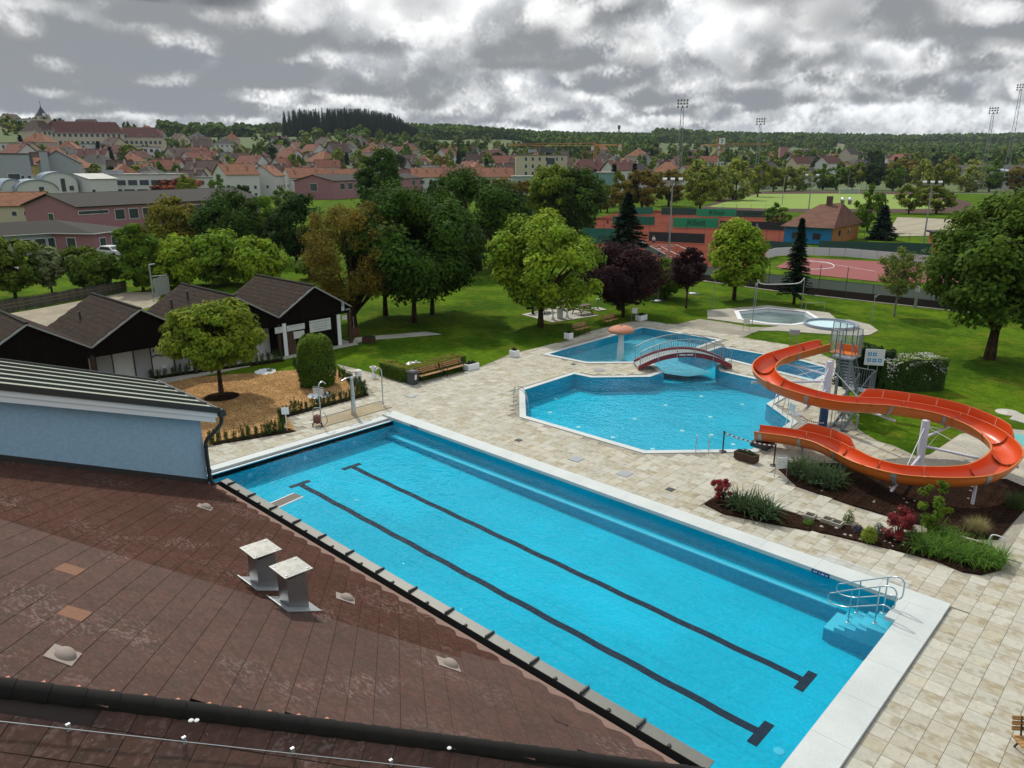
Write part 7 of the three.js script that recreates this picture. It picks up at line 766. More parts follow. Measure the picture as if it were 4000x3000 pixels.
// a house: ridge along its own x, long front at +z
function house(name, label, cat, p, ry, o, group) {
  const { w, d, h, rh = 3, roof = 'gable', wall, tile } = o, ov = o.ov ?? 0.45, t = thing(name, label, cat, p, ry, group);
  const gp = roof === 'gable' ? sh([[-d / 2, -3], [d / 2, -3], [d / 2, h], [0, h + rh * 0.98], [-d / 2, h]], w).rotateY(Math.PI / 2).translate(-w / 2, 0, 0) : box(w, h + 3, d, 0, (h - 3) / 2, 0);
  part(t, 'wall', boxUV(gp), wall);
  if (roof === 'gable') { const k = rh / (d / 2), L = Math.hypot(d / 2 + ov, (d / 2 + ov) * k), a = Math.atan(k); for (const s of [-1, 1]) part(t, 'roof', box(w + ov * 2, 0.16, L, 0, h + rh / 2 - ov * k / 2 + 0.1, s * (d / 4 + ov / 2), 0, s * a), tile); part(t, 'ridge', box(w + ov * 2, 0.14, 0.3, 0, h + rh + 0.12, 0), tile); }
  else if (roof === 'hip') { const x = w / 2 + ov, z = d / 2 + ov, q = Math.max(0.1, w / 2 - d / 2 * (o.hipk ?? 0.8)), V = [[-x, h, z], [x, h, z], [x, h, -z], [-x, h, -z], [-q, h + rh, 0], [q, h + rh, 0]], tri = (...f) => { const g = new THREE.BufferGeometry(), pos = []; for (let i = 1; i < f.length - 1; i++) for (const k of [f[0], f[i], f[i + 1]]) pos.push(...V[k]); g.setAttribute('position', new THREE.Float32BufferAttribute(pos, 3)); g.computeVertexNormals(); return boxUV(plain(g)); }; for (const f of [[0, 1, 5, 4], [1, 2, 5], [2, 3, 4, 5], [3, 0, 4]]) part(t, 'roof', tri(...f), tile); part(t, 'eaves', box(2 * x, 0.1, 2 * z, 0, h - 0.03, 0), frameM); }
  else { part(t, 'roof', box(w + ov, 0.35, d + ov, 0, h + 0.18, 0), tile); }
  for (const [x, z] of o.chim ?? []) part(t, 'chimney', box(0.7, 1.8, 0.6, x * w, h + rh * (1 - Math.abs(z) * 2) + 0.6, z * d), o.chimM ?? wm.rose);
  const row = (face, n, y, ww, wh, x0 = -0.42, x1 = 0.42) => { for (let i = 0; i < n; i++) { const f = n === 1 ? (x0 + x1) / 2 : lerp(x0, x1, i / (n - 1)), g = part(t, 'window', wg(ww, wh, 0.16), glassT), fr = part(g, 'frame', wg(ww + 0.24, wh + 0.24, 0.10), frameM); if (face === 'f' || face === 'b') g.position.set(f * w, y, (face === 'f' ? 1 : -1) * (d / 2 + 0.01)); else { g.position.set((face === 'r' ? 1 : -1) * (w / 2 + 0.01), y, f * d); g.rotation.y = Math.PI / 2; } } };
  for (const q of o.win ?? []) row(...q);
  for (const [x, y, z, bw, bh, bd, m, nm] of o.extra ?? []) part(t, nm, box(bw, bh, bd, x, y, z), m);
  return t;
}
// long pink school buildings from their eaves corners
function school(name, label, pc, pl, pe, h, rh, o, grp) { const a = G(...pc, h), b = G(...pl, h), c = G(...pe, h), u = c.clone().sub(a), L = u.length(), d = Math.abs(b.clone().sub(a).cross(u.clone().normalize()).y), un = u.clone().normalize(), side = V3(un.z, 0, -un.x); if (side.dot(b.clone().sub(a)) < 0) side.negate(); const ctr = a.clone().addScaledVector(un, L / 2).addScaledVector(side, d / 2); ctr.y = 0; let ry = Math.atan2(-side.x, -side.z); return house(name, label, 'building', ctr, ry, { w: L, d, h, rh, ...o }, grp); }
school('pink_school', 'long pink school wing with grey corrugated gable roof behind the copse', [300, 809], [100, 801], [1010, 773], 5.3, 2.2, { wall: wm.pink, tile: rm.eternit, ov: 0.5, win: [['f', 4, 4.2, 1.5, 0.55, -0.48, -0.38], ['f', 10, 3.5, 2.0, 1.9, -0.31, 0.3], ['f', 4, 3.4, 1.6, 1.6, 0.36, 0.47], ['l', 1, 2.9, 1.5, 1.9, 0.0, 0.0], ['r', 1, 2.9, 1.5, 1.9, 0.0, 0.0]], extra: [[-14, 3.5, 0, 0.01, 0.01, 0.01, wm.grey, 'spandrel']].slice(1) });
school('pink_school', 'pink school wing with big white windows beyond the poplar', [1300, 707], [1124, 707], [1760, 691], 7, 2.2, { wall: wm.pink, tile: rm.eternit, ov: 0.5, win: [['f', 9, 4.8, 3.2, 2.4, -0.44, -0.02], ['f', 3, 5, 3, 2.2, 0.12, 0.26], ['f', 5, 5.6, 2.2, 1.0, 0.3, 0.46], ['l', 1, 4.6, 3.2, 2.8, 0, 0], ['r', 1, 4.6, 3.2, 2.8, 0, 0]] });
school('pink_annex', 'low pink school annex with hipped grey roof near the street', [364, 912], [180, 880], [512, 894], 3.0, 1.6, { roof: 'hip', hipk: 0.5, wall: wm.pink, tile: rm.eternit, ov: 0.6, win: [['f', 3, 1.5, 1.2, 1.3, -0.3, 0.3], ['l', 5, 1.5, 1.4, 1.5, -0.42, 0.3], ['r', 3, 1.5, 1.4, 1.5, -0.3, 0.3]] });
{ const p = G(110, 905, 3); p.y = 0; house('grey_annex', 'low grey school annex with shallow grey roof beside the street trees', 'building', [p.x, 0, p.z], face(p, 0.25), { w: 17, d: 10, h: 3.0, rh: 1.6, roof: 'hip', wall: wm.grey, tile: rm.eternit, ov: 0.6, win: [['f', 6, 1.5, 1.4, 1.4, -0.1, 0.42]] }); }
const H = (name, label, x0, x1, D, topY, o, off = 0, grp) => { const c = (x0 + x1) / 2, p = polar(c, D), w = wide(p, x1 - x0), top = HT(p, topY), rh = o.roof === 'flat' ? 0 : o.rh ?? 3; return house(name, label, o.cat ?? 'house', p, face(p, off), { w, d: o.d ?? 10, h: Math.max(2.2, top - rh), rh, ...o }, grp); };
H('apartment_block', 'white three storey apartment block with long window bands', 395, 694, 300, 682, { cat: 'building', roof: 'flat', d: 16, wall: wm.white, tile: rm.pale, win: [['f', 7, 7.4, 3.0, 1.7, -0.42, 0.42], ['f', 6, 4.4, 3.4, 1.7, -0.36, 0.42], ['f', 6, 1.4, 3, 1.5, -0.36, 0.42], ['l', 2, 6, 1.2, 1.5, -0.3, 0.3]], extra: [[-9, 10.4, 0, 5, 2.2, 5, wm.grey, 'roof_plant'], [2, 10.2, -2, 4, 1.4, 4, rm.pale, 'roof_plant'], [8, 10, 2, 2.4, 1.2, 2, rm.pale, 'roof_plant'], [-3, 3.0, 8.4, 9, 0.9, 0.8, wm.white, 'balcony'], [7, 3.0, 8.4, 9, 0.9, 0.8, wm.white, 'balcony']] }, -0.35);
H('apartment_block', 'pale rendered wing joined to the apartment block with slanting grey roof', 283, 392, 292, 679, { cat: 'building', roof: 'gable', rh: 1.6, d: 16, wall: wm.white, tile: rm.pale, win: [['f', 1, 5, 1, 1.2, -0.4, -0.4]] }, 0.55);
H('office_block', 'grey office block with green glass strip and dark roof storey', -10, 98, 300, 604, { cat: 'building', roof: 'flat', d: 14, wall: wm.grey, tile: rm.dark, win: [['f', 2, 9, 0.8, 2, 0.2, 0.4], ['f', 2, 5.5, 0.8, 2, 0.2, 0.4], ['f', 1, 6, 3.2, 9, -0.05, -0.05]], extra: [[0.3, 14.6, 0, 10.5, 3.2, 13, mat([0.06, 0.075, 0.09], 0.5), 'roof_storey']] }, 0.1);
H('warehouse', 'big windowless grey gabled building', 188, 285, 330, 590, { cat: 'building', roof: 'gable', rh: 4, d: 13, wall: wm.grey, tile: rm.brown }, 1.45); H('tower_block', 'narrow grey tower beside the windowless gabled building', 163, 190, 325, 592, { cat: 'building', roof: 'flat', d: 6, wall: wm.grey, tile: rm.grey });
{ // curved roof halls
  for (const [x0, x1, D, top, lb] of [[-5, 75, 262, 700, 'pale hall with barrel vaulted metal roof at the street corner'], [60, 200, 258, 702, 'pale hall with barrel vaulted metal roof next to the orange roofed house'], [160, 282, 285, 672, 'taller pale hall with curved blue metal edge beside the apartment block']]) { const p = polar((x0 + x1) / 2, D), w = wide(p, x1 - x0), top2 = HT(p, top), t = thing('vaulted_hall', lb, 'building', p, face(p, 0.15), 'vaulted halls'); const pts = [[-w / 2, -2], [w / 2, -2]]; for (let i = 0; i <= 12; i++) { const a = i / 12 * Math.PI; pts.push([Math.cos(a) * w / 2, top2 - 3 + Math.sin(a) * 3]); } part(t, 'wall', sh(pts, 14).translate(0, 0, -14), wm.white); part(t, 'roof', sh(pts.slice(2).map(([x, y]) => [x * 1.03, y + 0.15]).concat(pts.slice(2).reverse().map(([x, y]) => [x * 1.03, y - 0.1])), 14.6).translate(0, 0, -14.2), mat([0.26, 0.33, 0.42], 0.35, { metalness: 0.4 })); part(t, 'window', box(1.2, 4, 0.2, w * 0.1, top2 - 4, 0.02), glassT); part(t, 'window', box(1.2, 1.4, 0.2, w * 0.32, top2 - 5, 0.02), glassT); }
}
H('street_house', 'cream house with bright orange roof beside the pink school gable', -20, 140, 205, 752, { roof: 'gable', rh: 2.6, d: 9, wall: wm.cream, tile: rm.orange, win: [['f', 3, 2.8, 0.9, 0.9, -0.1, 0.4]] }, -0.2); H('yellow_house', 'narrow yellow house between grey blocks', 128, 162, 340, 616, { roof: 'gable', rh: 2.5, d: 8, wall: wm.yellow, tile: rm.orange, win: [['f', 2, 5, 0.7, 1, -0.2, 0.2], ['f', 2, 2.5, 0.7, 1, -0.2, 0.2]] });
H('beige_block', 'beige five storey block rising beyond the lime trees', 2014, 2210, 380, 608, { cat: 'building', roof: 'flat', d: 14, wall: wm.cream, tile: rm.grey, win: [['f', 4, 15.5, 1.1, 1.6, -0.3, 0.1], ['f', 4, 12.2, 1.1, 1.6, -0.3, 0.1], ['f', 4, 8.9, 1.1, 1.6, -0.3, 0.1], ['f', 2, 15.5, 0.8, 1.6, 0.3, 0.4], ['f', 1, 14.5, 4, 3, 0.18, 0.18]], extra: [[3, 19.8, 0, 7, 2.4, 6, mat([0.07, 0.08, 0.09], 0.6), 'roof_plant'], [-4, 19.3, 0, 4, 1.4, 4, wm.grey, 'roof_plant']] }, 0.05);
H('red_roof_block', 'long house with big dark red hipped roof right of the beige block', 2214, 2390, 370, 622, { roof: 'hip', rh: 6, d: 16, wall: wm.white, tile: rm.maroon, chim: [[-0.3, 0.1], [0.1, 0.1], [0.3, -0.1]], win: [['f', 5, 4, 1.4, 1.6, -0.35, 0.4]] }, 0.15); H('red_roof_block', 'stepped house with dark red gables beside the big hipped roof', 2370, 2470, 360, 628, { roof: 'gable', rh: 4, d: 14, wall: wm.white, tile: rm.maroon, chim: [[-0.3, 0.1], [0.0, 0.1], [0.3, 0.1]], win: [['f', 3, 4, 1.4, 1.6, -0.3, 0.3]] }, 0.5);
H('glass_pavilion', 'low teal glazed pavilion in front of the dark red roofs', 2300, 2392, 250, 676, { cat: 'building', roof: 'flat', d: 12, wall: mat([0.16, 0.30, 0.30], 0.5), tile: rm.pale, win: [['f', 6, 3.4, 1, 2.6, -0.42, 0.42]] }, 0.1); H('glass_pavilion', 'long low white pavilion under the beige block', 2000, 2120, 300, 690, { cat: 'building', roof: 'flat', d: 12, wall: mat([0.30, 0.36, 0.36], 0.5), tile: rm.pale, win: [['f', 5, 3, 1.6, 1.8, -0.4, 0.4]] }, 0.05);
[[1606, 1720, 'left'], [1722, 1850, 'middle'], [1852, 2000, 'right']].forEach(([a, b, q], i) => H('terraced_house', ['terraced house with orange roof next to the poplar', 'terraced house with rusty orange roof in the middle of its row', 'terraced house with orange roof and white gable towards the beige block'][i], a, b, 380 + i * 4, 655, { roof: 'gable', rh: 4.2, d: 12, wall: wm.white, tile: i === 1 ? rm.red : rm.orange, chim: [[-0.35, 0.12], [0, 0.12], [0.3, 0.12]], win: [['f', 4, 5, 1.2, 1.2, -0.4, 0.4]] }, 0.08, 'row of orange roofed houses'));
[[850, 985, 640, 'white double house with orange roof above the olive tree', 0.5], [985, 1092, 646, 'white gabled house left of the pink school gable', 1.2], [1110, 1260, 655, 'white house with long orange roof behind the pink school', 0.4], [1260, 1440, 660, 'row house with orange roof and many chimneys behind the pink school', 0.1]].forEach(([a, b, t, lb, off], i) => H('white_house', lb, a, b, 330 + i * 10, t, { roof: 'gable', rh: 4, d: 11, wall: wm.white, tile: rm.orange, chim: [[-0.3, 0.12], [0.3, 0.12]], win: [['f', 4, 4.5, 1.1, 1.3, -0.35, 0.35], ['f', 4, 1.6, 1.1, 1.3, -0.35, 0.35], ['r', 2, 4.5, 1, 1.2, -0.2, 0.2], ['l', 2, 4.5, 1, 1.2, -0.2, 0.2]] }, off, 'white houses with orange roofs'));
// the hilltop school with its tower
{
  const D = 690, W = (a, b, top, rh, tile, lb, off, rows) => H('hilltop_school', lb, a, b, D, top, { cat: 'building', roof: 'hip', hipk: 0.6, rh, d: 17, wall: wm.beige, tile, win: rows }, off);
  W(215, 490, 475, 9, rm.maroon, 'main wing of the hilltop school under a long dark red roof', -0.12, [['f', 14, 9.5, 2.0, 3, -0.44, 0.44], ['f', 12, 3.5, 2.0, 3, -0.3, 0.44]]); W(485, 645, 497, 8, rm.maroon, 'lower red roofed side wing of the hilltop school', -0.05, [['f', 9, 6, 2, 2.6, -0.4, 0.42], ['f', 3, 10.8, 1.8, 1.8, -0.3, 0.3]]); W(128, 225, 470, 8, rm.brown, 'corner pavilion of the hilltop school below the tower', 0.4, [['f', 5, 9, 1.8, 3, -0.35, 0.35], ['f', 5, 3.5, 1.8, 3, -0.35, 0.35]]);
  const p = polar(197, D + 6), y = (py) => HT(p, py), t = thing('church_tower', 'pale tower with dark pointed spire over the hilltop school', 'tower', p, face(p, 0.3)); part(t, 'shaft', box(9, y(455) + 3, 9, 0, (y(455) - 3) / 2, 0), wm.cream); const s0 = y(463), s1 = y(410); part(t, 'spire', lathe([[0, s1], [0.4, lerp(s0, s1, 0.85)], [2.4, lerp(s0, s1, 0.5)], [4.6, lerp(s0, s1, 0.22)], [5.0, lerp(s0, s1, 0.1)], [6.0, s0]].reverse(), 8), mat([0.022, 0.03, 0.034], 0.6)); part(t, 'finial', bar([0, s1 - 0.5, 0], [0, s1 + 3, 0], 0.18, 5), M.dark); for (const a of [0, Math.PI / 2]) part(t, 'clock_face', new THREE.CylinderGeometry(1.3, 1.3, 0.2, 18).rotateX(Math.PI / 2).translate(0, lerp(s0, s1, 0.26), 4.9).rotateY(a), M.offwhite); part(t, 'belfry_opening', box(1.4, 2.4, 0.2, 0, y(459), 4.5), M.dark);
}
// scattered town houses: prototypes, then copies on the slopes
const protoH = [
  ['white house with red gable roof on the slope', { w: 13, d: 9, h: 5.6, rh: 3.8, wall: wm.white, tile: rm.red, chim: [[0.3, 0.1]], win: [['f', 4, 4.2, 1.1, 1.3, -0.36, 0.36], ['f', 4, 1.5, 1.1, 1.3, -0.36, 0.36], ['r', 2, 4.2, 1, 1.2, -0.2, 0.2], ['l', 2, 4.2, 1, 1.2, -0.2, 0.2]] }],
  ['cream house with brown gable roof on the slope', { w: 12, d: 10, h: 5.2, rh: 4.4, wall: wm.cream, tile: rm.brown, chim: [[-0.25, 0.1]], win: [['f', 3, 3.8, 1.2, 1.3, -0.3, 0.3], ['r', 2, 4.0, 1, 1.2, -0.22, 0.22], ['l', 2, 4, 1, 1.2, -0.22, 0.22]] }],
  ['white house with dark hipped roof on the slope', { w: 13, d: 11, h: 5.4, rh: 4, roof: 'hip', wall: wm.white, tile: rm.dark, chim: [[0.1, 0.05]], win: [['f', 4, 3.9, 1.2, 1.3, -0.36, 0.36], ['r', 3, 3.9, 1, 1.2, -0.3, 0.3]] }],
  ['rose house with orange hipped roof on the slope', { w: 12, d: 11, h: 5.6, rh: 4.6, roof: 'hip', wall: wm.rose, tile: rm.orange, chim: [[-0.1, 0.05]], win: [['f', 4, 4, 1.1, 1.3, -0.34, 0.34], ['f', 4, 1.4, 1.1, 1.3, -0.34, 0.34]] }],
  ['white flat roofed house with wide windows on the slope', { w: 14, d: 10, h: 6, roof: 'flat', wall: wm.white, tile: rm.grey, win: [['f', 3, 4.4, 2.2, 1.5, -0.3, 0.3], ['f', 3, 1.5, 2.2, 1.5, -0.3, 0.3]] }],
  ['grey house with steep brown roof on the slope', { w: 11, d: 9, h: 4.6, rh: 5, wall: wm.grey, tile: rm.brown, chim: [[0.2, 0.1]], win: [['f', 3, 2.9, 1.2, 1.3, -0.3, 0.3], ['r', 2, 3.8, 1, 1.2, -0.18, 0.18], ['l', 2, 3.8, 1, 1.2, -0.18, 0.18]] }],
  ['beige house with dark red roof on the slope', { w: 14, d: 9, h: 5, rh: 3.6, wall: wm.beige, tile: rm.maroon, chim: [[0.3, 0.1], [-0.3, 0.1]], win: [['f', 4, 3.6, 1.1, 1.3, -0.36, 0.36], ['r', 2, 3.6, 1, 1.2, -0.2, 0.2]] }],
];
{
  const r = rng(2024), spots = [];
  const ok = (x, D) => { for (const [a, b] of spots) if (Math.hypot((a - x) / FPX * D, b - D) < 21) return false; return true; };
  const fill = (x0, x1, d0, d1, n) => { let g = 0, c = 0; while (c < n && g++ < n * 14) { const x = lerp(x0, x1, r()), D = lerp(d0, d1, r()); if (D > 640 && D < 730 && x < 680) continue; if (!ok(x, D)) continue; spots.push([x, D]); c++; } };
  fill(0, 1000, 375, 640, 62); fill(0, 1000, 740, 900, 20); fill(1000, 1600, 430, 820, 46); fill(1600, 2250, 420, 860, 34); fill(2230, 3000, 430, 1000, 40); fill(3000, 3550, 520, 1100, 22);
  const protos = protoH.map(([lb, o], i) => house('slope_house', lb, 'house', [0, 0, 0], 0, o, `houses on the slope: ${lb.split(' ').slice(0, -3).join(' ')}`)), usedP = new Set();
  spots.forEach(([x, D]) => { const p = polar(x, D), i = Math.floor(r() * 7), ry = face(p, (r() - 0.5) * 2.4), s = 1.1 + r() * 0.4; if (!usedP.has(i)) { usedP.add(i); protos[i].position.copy(p); protos[i].rotation.y = ry; } else dup(protos[i], p, ry, s); });
}
{ const p = polar(3650, 1900), D = 1900; H('white_shed', 'long white roofed shed on the plain before the far hills', 3570, 3730, 1500, 588, { cat: 'building', roof: 'gable', rh: 3, d: 30, wall: wm.grey, tile: mat([0.7, 0.71, 0.72], 0.5) }, 0); H('tower_house', 'tall beige house standing out among the right hand trees', 3285, 3335, 800, 575, { rh: 6, d: 12, wall: wm.beige, tile: rm.dark, win: [['f', 2, 8, 1.2, 1.6, -0.2, 0.2]] }, 1.0); H('red_block', 'narrow brick red block on the right hand slope', 3040, 3070, 900, 574, { cat: 'building', roof: 'flat', d: 8, wall: mat([0.36, 0.17, 0.16], 0.8), tile: rm.grey }, 0.2); H('dark_hall', 'wide dark roofed hall behind the grandstand', 3730, 4060, 620, 645, { cat: 'building', roof: 'gable', rh: 3, d: 24, wall: wm.grey, tile: rm.dark }, 0); H('dark_hall', 'dark flat hall behind the tree row of the pitch', 3450, 3640, 600, 640, { cat: 'building', roof: 'flat', d: 20, wall: rm.dark, tile: rm.dark }, 0); H('white_house', 'white house with red brown roof near the masts', 3085, 3150, 560, 612, { rh: 4, d: 10, wall: wm.cream, tile: rm.maroon, win: [['f', 3, 3, 1, 1.2, -0.3, 0.3]] }, 0.7); H('white_house', 'white gabled house with maroon annex among the right hand trees', 3195, 3275, 560, 612, { rh: 4, d: 10, wall: wm.white, tile: rm.maroon, win: [['f', 3, 3, 1, 1.2, -0.3, 0.3]] }, 0.9); }
// cranes and the lookout tower
{
  const yel = mat([0.55, 0.22, 0.03], 0.6), crane = (x, D, top, base, L, dir, label, sign) => { const p = polar(x, D), y = (q) => HT(p, q), h = y(top), t = thing('tower_crane', label, 'crane', p, face(p), 'tower cranes'); const J = y(base); for (const [a, b] of [[-0.8, -0.8], [0.8, -0.8], [0.8, 0.8], [-0.8, 0.8]]) part(t, 'mast_leg', bar([a, 0, b], [a, J, b], 0.16, 4), yel); const N = Math.ceil(J / 2.4); for (let i = 0; i < N; i++) part(t, 'mast_brace', [bar([-0.8, i * J / N, 0.8], [0.8, (i + 1) * J / N, 0.8], 0.1, 4), bar([0.8, i * J / N, -0.8], [-0.8, (i + 1) * J / N, -0.8], 0.1, 4)], yel); part(t, 'jib', [bar([0, J, 0.5], [dir * L, J + 0.5, 0.5], 0.11, 4), bar([0, J + 1.6, 0], [dir * L, J + 1.2, 0], 0.1, 4), ...[...Array(14)].map((_, i) => bar([dir * L * i / 14, J, 0.5], [dir * L * (i + 0.5) / 14, J + 1.5, 0], 0.05, 4))], yel); part(t, 'counter_jib', bar([0, J + 0.3, 0], [-dir * L * 0.3, J + 0.3, 0], 0.3, 4), yel); part(t, 'peak', [bar([-0.6, J, 0], [0, h, 0], 0.2, 4), bar([0.6, J, 0], [0, h, 0], 0.2, 4)], yel); part(t, 'stay', [bar([0, h, 0], [dir * L * 0.6, J + 1.5, 0], 0.06, 4), bar([0, h, 0], [-dir * L * 0.3, J + 0.4, 0], 0.06, 4)], M.dark); part(t, 'counterweight', box(2, 3, 1.6, -dir * L * 0.28, J - 1.2, 0), wm.beige); part(t, 'cab', box(1.6, 2.2, 1.8, dir * 1.6, J - 1.4, 0.6), wm.white); if (sign) part(t, 'number_sign', sheet(4.4, 4.4, 3.6, J + 3, 1.2), textMat(64, 64, (c) => { c.fillStyle = '#d8dbdc'; c.fillRect(0, 0, 64, 64); c.fillStyle = '#15181a'; c.font = 'bold 58px sans-serif'; c.textAlign = 'center'; c.textBaseline = 'middle'; c.fillText('7', 32, 34); }), 'white square sign with a black 7'); };
  crane(2323, 470, 556, 570, 52, -1, 'yellow tower crane with long jib behind the dark red roofs', false); crane(2794, 600, 530, 569, 38, 1, 'orange tower crane carrying a sign with a seven', true);
  const p = polar(2413, 1700), t = thing('lookout_tower', 'slim lookout tower on the wooded ridge', 'tower', p, 0), h = HT(p, 488); part(t, 'shaft', lathe([[2.2, 0], [1.6, h - 9]], 8), wm.grey); part(t, 'cabin', lathe([[1.6, h - 9], [3.2, h - 7], [3.4, h - 1], [0, h]].map((q) => q), 10), mat([0.10, 0.12, 0.15], 0.6));
}
// ---------------------------------------------------------------- trees of the town
{
  const r = rng(606), mk = (name, label, o, grp) => tree(name, label, { h: 10, r: 4, y0: 1.4, n: 2600, s: 0.42, k: 46, seed: 700 + o.sd, limbs: 5, ...o }, [0, 0, 0], grp);
  const far = (name, label, o, grp) => tree(name, label, { h: 10, r: 4, y0: 0.8, n: 620, s: 0.85, k: 26, seed: 800 + o.sd, limbs: 3, ...o }, [0, 0, 0], grp);
  const usedT = new Set(), place = (t, p, h, rad, ry, label) => { const s = [rad / 4, h / 10, rad / 4]; if (!usedT.has(t)) { usedT.add(t); t.position.copy(p); t.rotation.y = ry; t.scale.set(...s); if (label) t.userData.label = label; return t; } return dup(t, p, ry, s, label); };
  const mids = { g: mk('park_tree', 'green broad tree along the sports ground', { sd: 1, col: C.green }, 'green trees around the sports ground'), b: mk('park_tree', 'light green tree along the sports ground', { sd: 2, col: C.gold }, 'light trees around the sports ground'), d: mk('park_tree', 'dark green tree along the sports ground', { sd: 3, col: C.dark }, 'dark trees around the sports ground'), o: mk('park_tree', 'olive brown tree along the sports ground', { sd: 4, col: C.brown }, 'olive brown trees around the sports ground'), w: mk('willow_tree', 'pale drooping willow along the sports ground', { sd: 5, col: [0.26, 0.30, 0.05], droop: 0.7, y0: 0.6 }, 'willows around the sports ground') };
  const T = [[2515, 222, 657, 68, 'o'], [2378, 215, 722, 45, 'o'], [2428, 228, 676, 30, 'b'], [2620, 250, 657, 72, 'o'], [2745, 235, 668, 62, 'b'], [2727, 300, 628, 62, 'w'], [2810, 290, 650, 50, 'w'], [2884, 300, 622, 62, 'w'], [2970, 330, 642, 42, 'b'], [3030, 400, 658, 40, 'b'], [3075, 410, 655, 44, 'b'], [3130, 420, 650, 42, 'w'], [3224, 430, 648, 38, 'g'], [3278, 425, 642, 42, 'g'], [3340, 430, 640, 42, 'b'], [3413, 430, 632, 50, 'd'], [3500, 420, 645, 40, 'g'], [3529, 480, 618, 60, 'o'], [3610, 410, 627, 44, 'w'], [3693, 415, 634, 44, 'b'], [3800, 420, 645, 44, 'w'], [3880, 430, 634, 46, 'g'], [3985, 430, 645, 50, 'o'], [2330, 190, 700, 50, 'g'], [1960, 200, 690, 60, 'o'], [1900, 190, 712, 46, 'g'], [2050, 210, 700, 50, 'o'], [1800, 210, 720, 60, 'g'], [2010, 165, 770, 46, 'g'], [720, 260, 690, 40, 'b'], [840, 290, 690, 36, 'g'], [180, 250, 752, 46, 'b'], [290, 245, 758, 40, 'b'], [3420, 165, 732, 52, 'g'], [1690, 230, 700, 26, 'd'], [1100, 240, 735, 44, 'g'], [940, 250, 720, 36, 'd'], [3060, 165, 800, 46, 'g']];
  for (const [x, D, top, rp, k] of T) { const p = polar(x, D); p.y -= 0.06; place(mids[k], p, HT(p, top), wide(p, rp), r() * 6.28); }
  for (const [a, b, top, w, lb] of [[3549, 834, 728, 46, 'thin leafed tree at the track, by the pale sand'], [3656, 834, 730, 66, 'wider thin leafed tree at the track']]) { const p = at(a, b); place(mids.b, p, HT(p, top), wide(p, w), a, lb); }
  { const p = at(3441, 936); conifer('pine_tree', 'broad dark pine at the clubhouse corner', { h: HT(p, 800), r: wide(p, 62), y0: 0.4, s: 0.5, col: C.spruce, seed: 91, br: 110, tr: 0.3 }, p); }
  { const p = polar(702, 290); place(mids.o, p, HT(p, 690), 82 / FPX * 290, 1, 'dark red leaved tree before the white apartment block').children[1].material = (() => { const m = leafMat.clone(); m.color = lin(1.4, 0.35, 0.7); return m; })(); }
  for (const [i, x, D, top, w] of [[0, 2400, 300, 640, 30], [1, 2480, 310, 636, 34], [2, 2325, 320, 660, 24]]) { const p = polar(x, D); conifer('town_spruce', ['dark spruce before the dark red roofs', 'dark spruce between the brown park trees and the roofs', 'small dark spruce at the beige block'][i], { h: HT(p, top), r: w / FPX * D, y0: 0.5, s: 0.8, col: C.spruce, seed: 95 + i, br: 70, tr: 0.3 }, p, 'spruces of the town'); }
  const F = [far('town_tree', 'green round tree between the houses on the slope', { sd: 1, col: [0.085, 0.155, 0.015] }, 'green trees between the town houses'), far('town_tree', 'light green tree between the houses on the slope', { sd: 2, col: [0.175, 0.225, 0.02] }, 'light green trees between the town houses'), far('town_tree', 'dark green tree between the houses on the slope', { sd: 3, col: [0.028, 0.06, 0.012] }, 'dark trees between the town houses'), far('town_tree', 'olive yellow tree between the houses on the slope', { sd: 4, col: [0.175, 0.145, 0.02] }, 'olive trees between the town houses'), conifer('town_conifer', 'dark pointed conifer between the houses on the slope', { h: 10, r: 3.2, y0: 0.3, s: 1.0, col: C.spruce, seed: 44, br: 46, tr: 0.2 }, [0, 0, 0], 'conifers between the town houses')];
  const fill = (x0, x1, d0, d1, n, hh = 1) => { for (let i = 0; i < n; i++) { const x = lerp(x0, x1, r()), D = lerp(d0, d1, Math.sqrt(r())), p = polar(x, D), k = r(); if (D > 660 && D < 700 && x < 680) continue; const q = k < 0.32 ? 0 : k < 0.56 ? 1 : k < 0.74 ? 2 : k < 0.88 ? 3 : 4; p.y -= 0.3; place(F[q], p, (7 + r() * 7) * hh, (2.6 + r() * 2.6) * hh, r() * 6.28); } };
  fill(0, 1000, 380, 640, 56); fill(0, 900, 700, 900, 34); fill(1000, 1700, 430, 800, 62, 1.2); fill(1700, 2300, 440, 850, 52, 1.25); fill(2250, 3000, 450, 900, 60, 1.25); fill(2950, 3600, 560, 950, 44, 1.3); fill(3500, 4100, 640, 1100, 38, 1.3);
  // woods that read as one mass
  const dummy = new THREE.Object3D(), wood = (name, label, geo, m, n, f) => { const im = new THREE.InstancedMesh(geo, m, n); let c = 0, g = 0; while (c < n && g++ < n * 20) { const q = f(); if (!q) continue; dummy.position.copy(q[0]); dummy.rotation.y = r() * 6.28; dummy.scale.set(q[1], q[2], q[1]); dummy.updateMatrix(); im.setMatrixAt(c, dummy.matrix); im.setColorAt(c, q[3]); c++; } im.count = c; im.name = numbered(name); scene.add(im); tag(im, label, 'forest', null, 'stuff'); };
  const leafy = crownOf({ h: 10, r: 4.2, y0: 0.2, n: 170, s: 1.45, k: 14, seed: 3, col: [1, 1, 1], cv: 0.1, lv: 0.2 })[0];
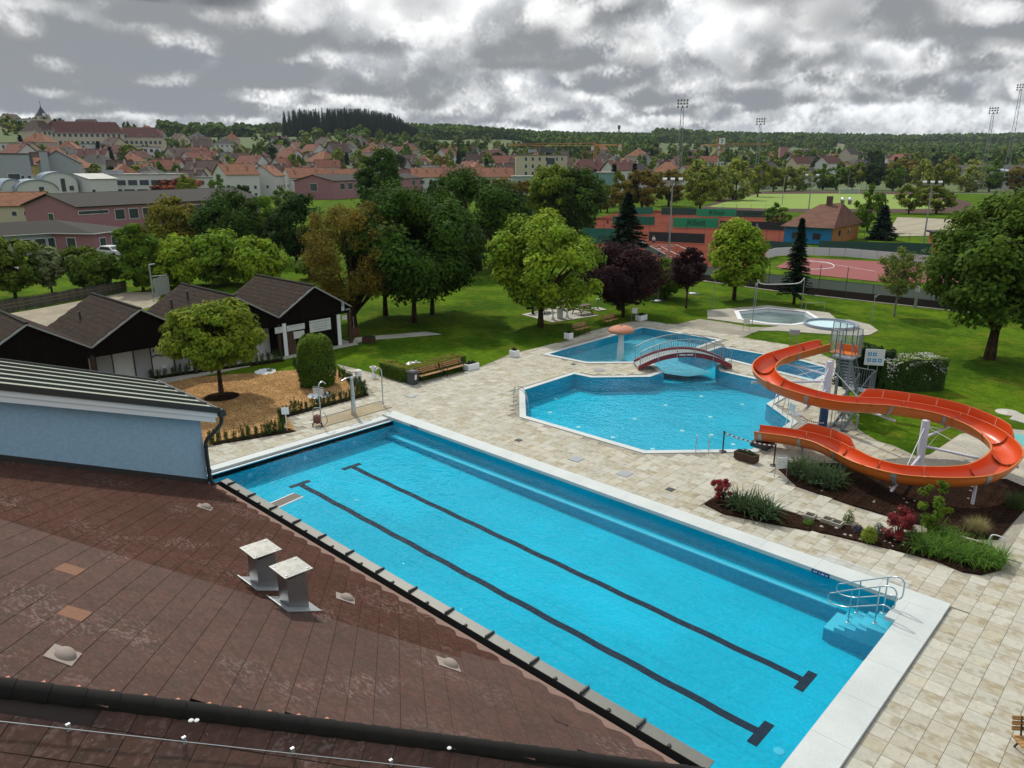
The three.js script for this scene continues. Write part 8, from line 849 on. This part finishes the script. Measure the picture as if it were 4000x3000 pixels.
  wood('ridge_forest', 'continuous leafy forest on the skyline ridge', leafy, needleMat, 9000, () => { const x = lerp(640, 4150, r()), b = x < 2550 ? [820, 1750] : x < 3250 ? [1300, 2700] : [2000, 3300]; if (x > 2600 && r() < 0.55) return null; const D = lerp(b[0], b[1], Math.sqrt(r())), p = polar(x, D); if (x < 1050 && D < 1000) return null; if (fbm(p.x / 160 + 9, p.z / 160 + 5, 3) < (D < b[0] + 260 ? 0.52 : 0.36)) return null; p.y -= 1; const k = vn(p.x / 60, p.z / 60), s = D > 1800 ? 1.6 : 1.15; return [p, s * (1.0 + r() * 0.7), s * (1.1 + r() * 0.6), lin(...vary(mixc([0.05, 0.105, 0.02], [0.12, 0.18, 0.03], k), r, 0.25, 0.1))]; });
  wood('town_greenery', 'garden trees and bushes massed between the farther houses', leafy, needleMat, 1100, () => { const x = lerp(-50, 4100, r()), D = x < 1000 ? lerp(420, 900, r()) : lerp(520, 1250, r()), p = polar(x, D); if (D > 600 && D < 720 && x < 700) return null; p.y -= 0.6; const s = 0.35 + r() * 0.6; return [p, s, s * (0.8 + r() * 0.5), lin(...vary(mixc([0.06, 0.12, 0.022], [0.2, 0.22, 0.04], r()), r, 0.3, 0.15))]; });
  const fir = (() => { const L = new Leaves(), q = rng(8); for (let i = 0; i < 70; i++) { const f = i / 70, y = 0.6 + f * 9.2, a = i * 2.4, l = 2.3 * (1 - f) + 0.15; for (let k = 1; k <= 2; k++) L.leaf(Math.cos(a) * l * k / 2.2, y - l * k * 0.12, Math.sin(a) * l * k / 2.2, Math.cos(a) * 0.5, 1, Math.sin(a) * 0.5, 0.75 * (1 - f * 0.5), q() * 6, vary([1, 1, 1], q, 0.2), 0.5); } return L.geo(); })();
  wood('fir_wood', 'dense dark fir wood on the middle of the ridge', fir, needleMat, 900, () => { const x = lerp(1120, 1640, r()), D = lerp(1010, 1200, r()); if (x < 1330 && r() < 0.45) return null; const p = polar(x, D), e = 1 - 0.45 * sstep(1540, 1640, x); p.y -= 1; return [p, 1.6 + r() * 0.7, (2.2 + r() * 1.3) * e, lin(...vary([0.012, 0.030, 0.016], r, 0.3, 0.1))]; });
  wood('edge_wood', 'belt of low trees on the right hand plain', leafy, needleMat, 1500, () => { const x = lerp(3300, 4150, r()), D = lerp(900, 1900, r()), p = polar(x, D); if (fbm(p.x / 90 + 3, p.z / 90, 3) < 0.46) return null; p.y -= 0.6; return [p, 1.0 + r() * 0.9, 0.8 + r() * 0.6, lin(...vary([0.08, 0.13, 0.026], r, 0.35, 0.15))]; });
}
scene.fog = new THREE.FogExp2(0xc4d2de, 0.00005);
shade(scene);
renderer.render(scene, camera);
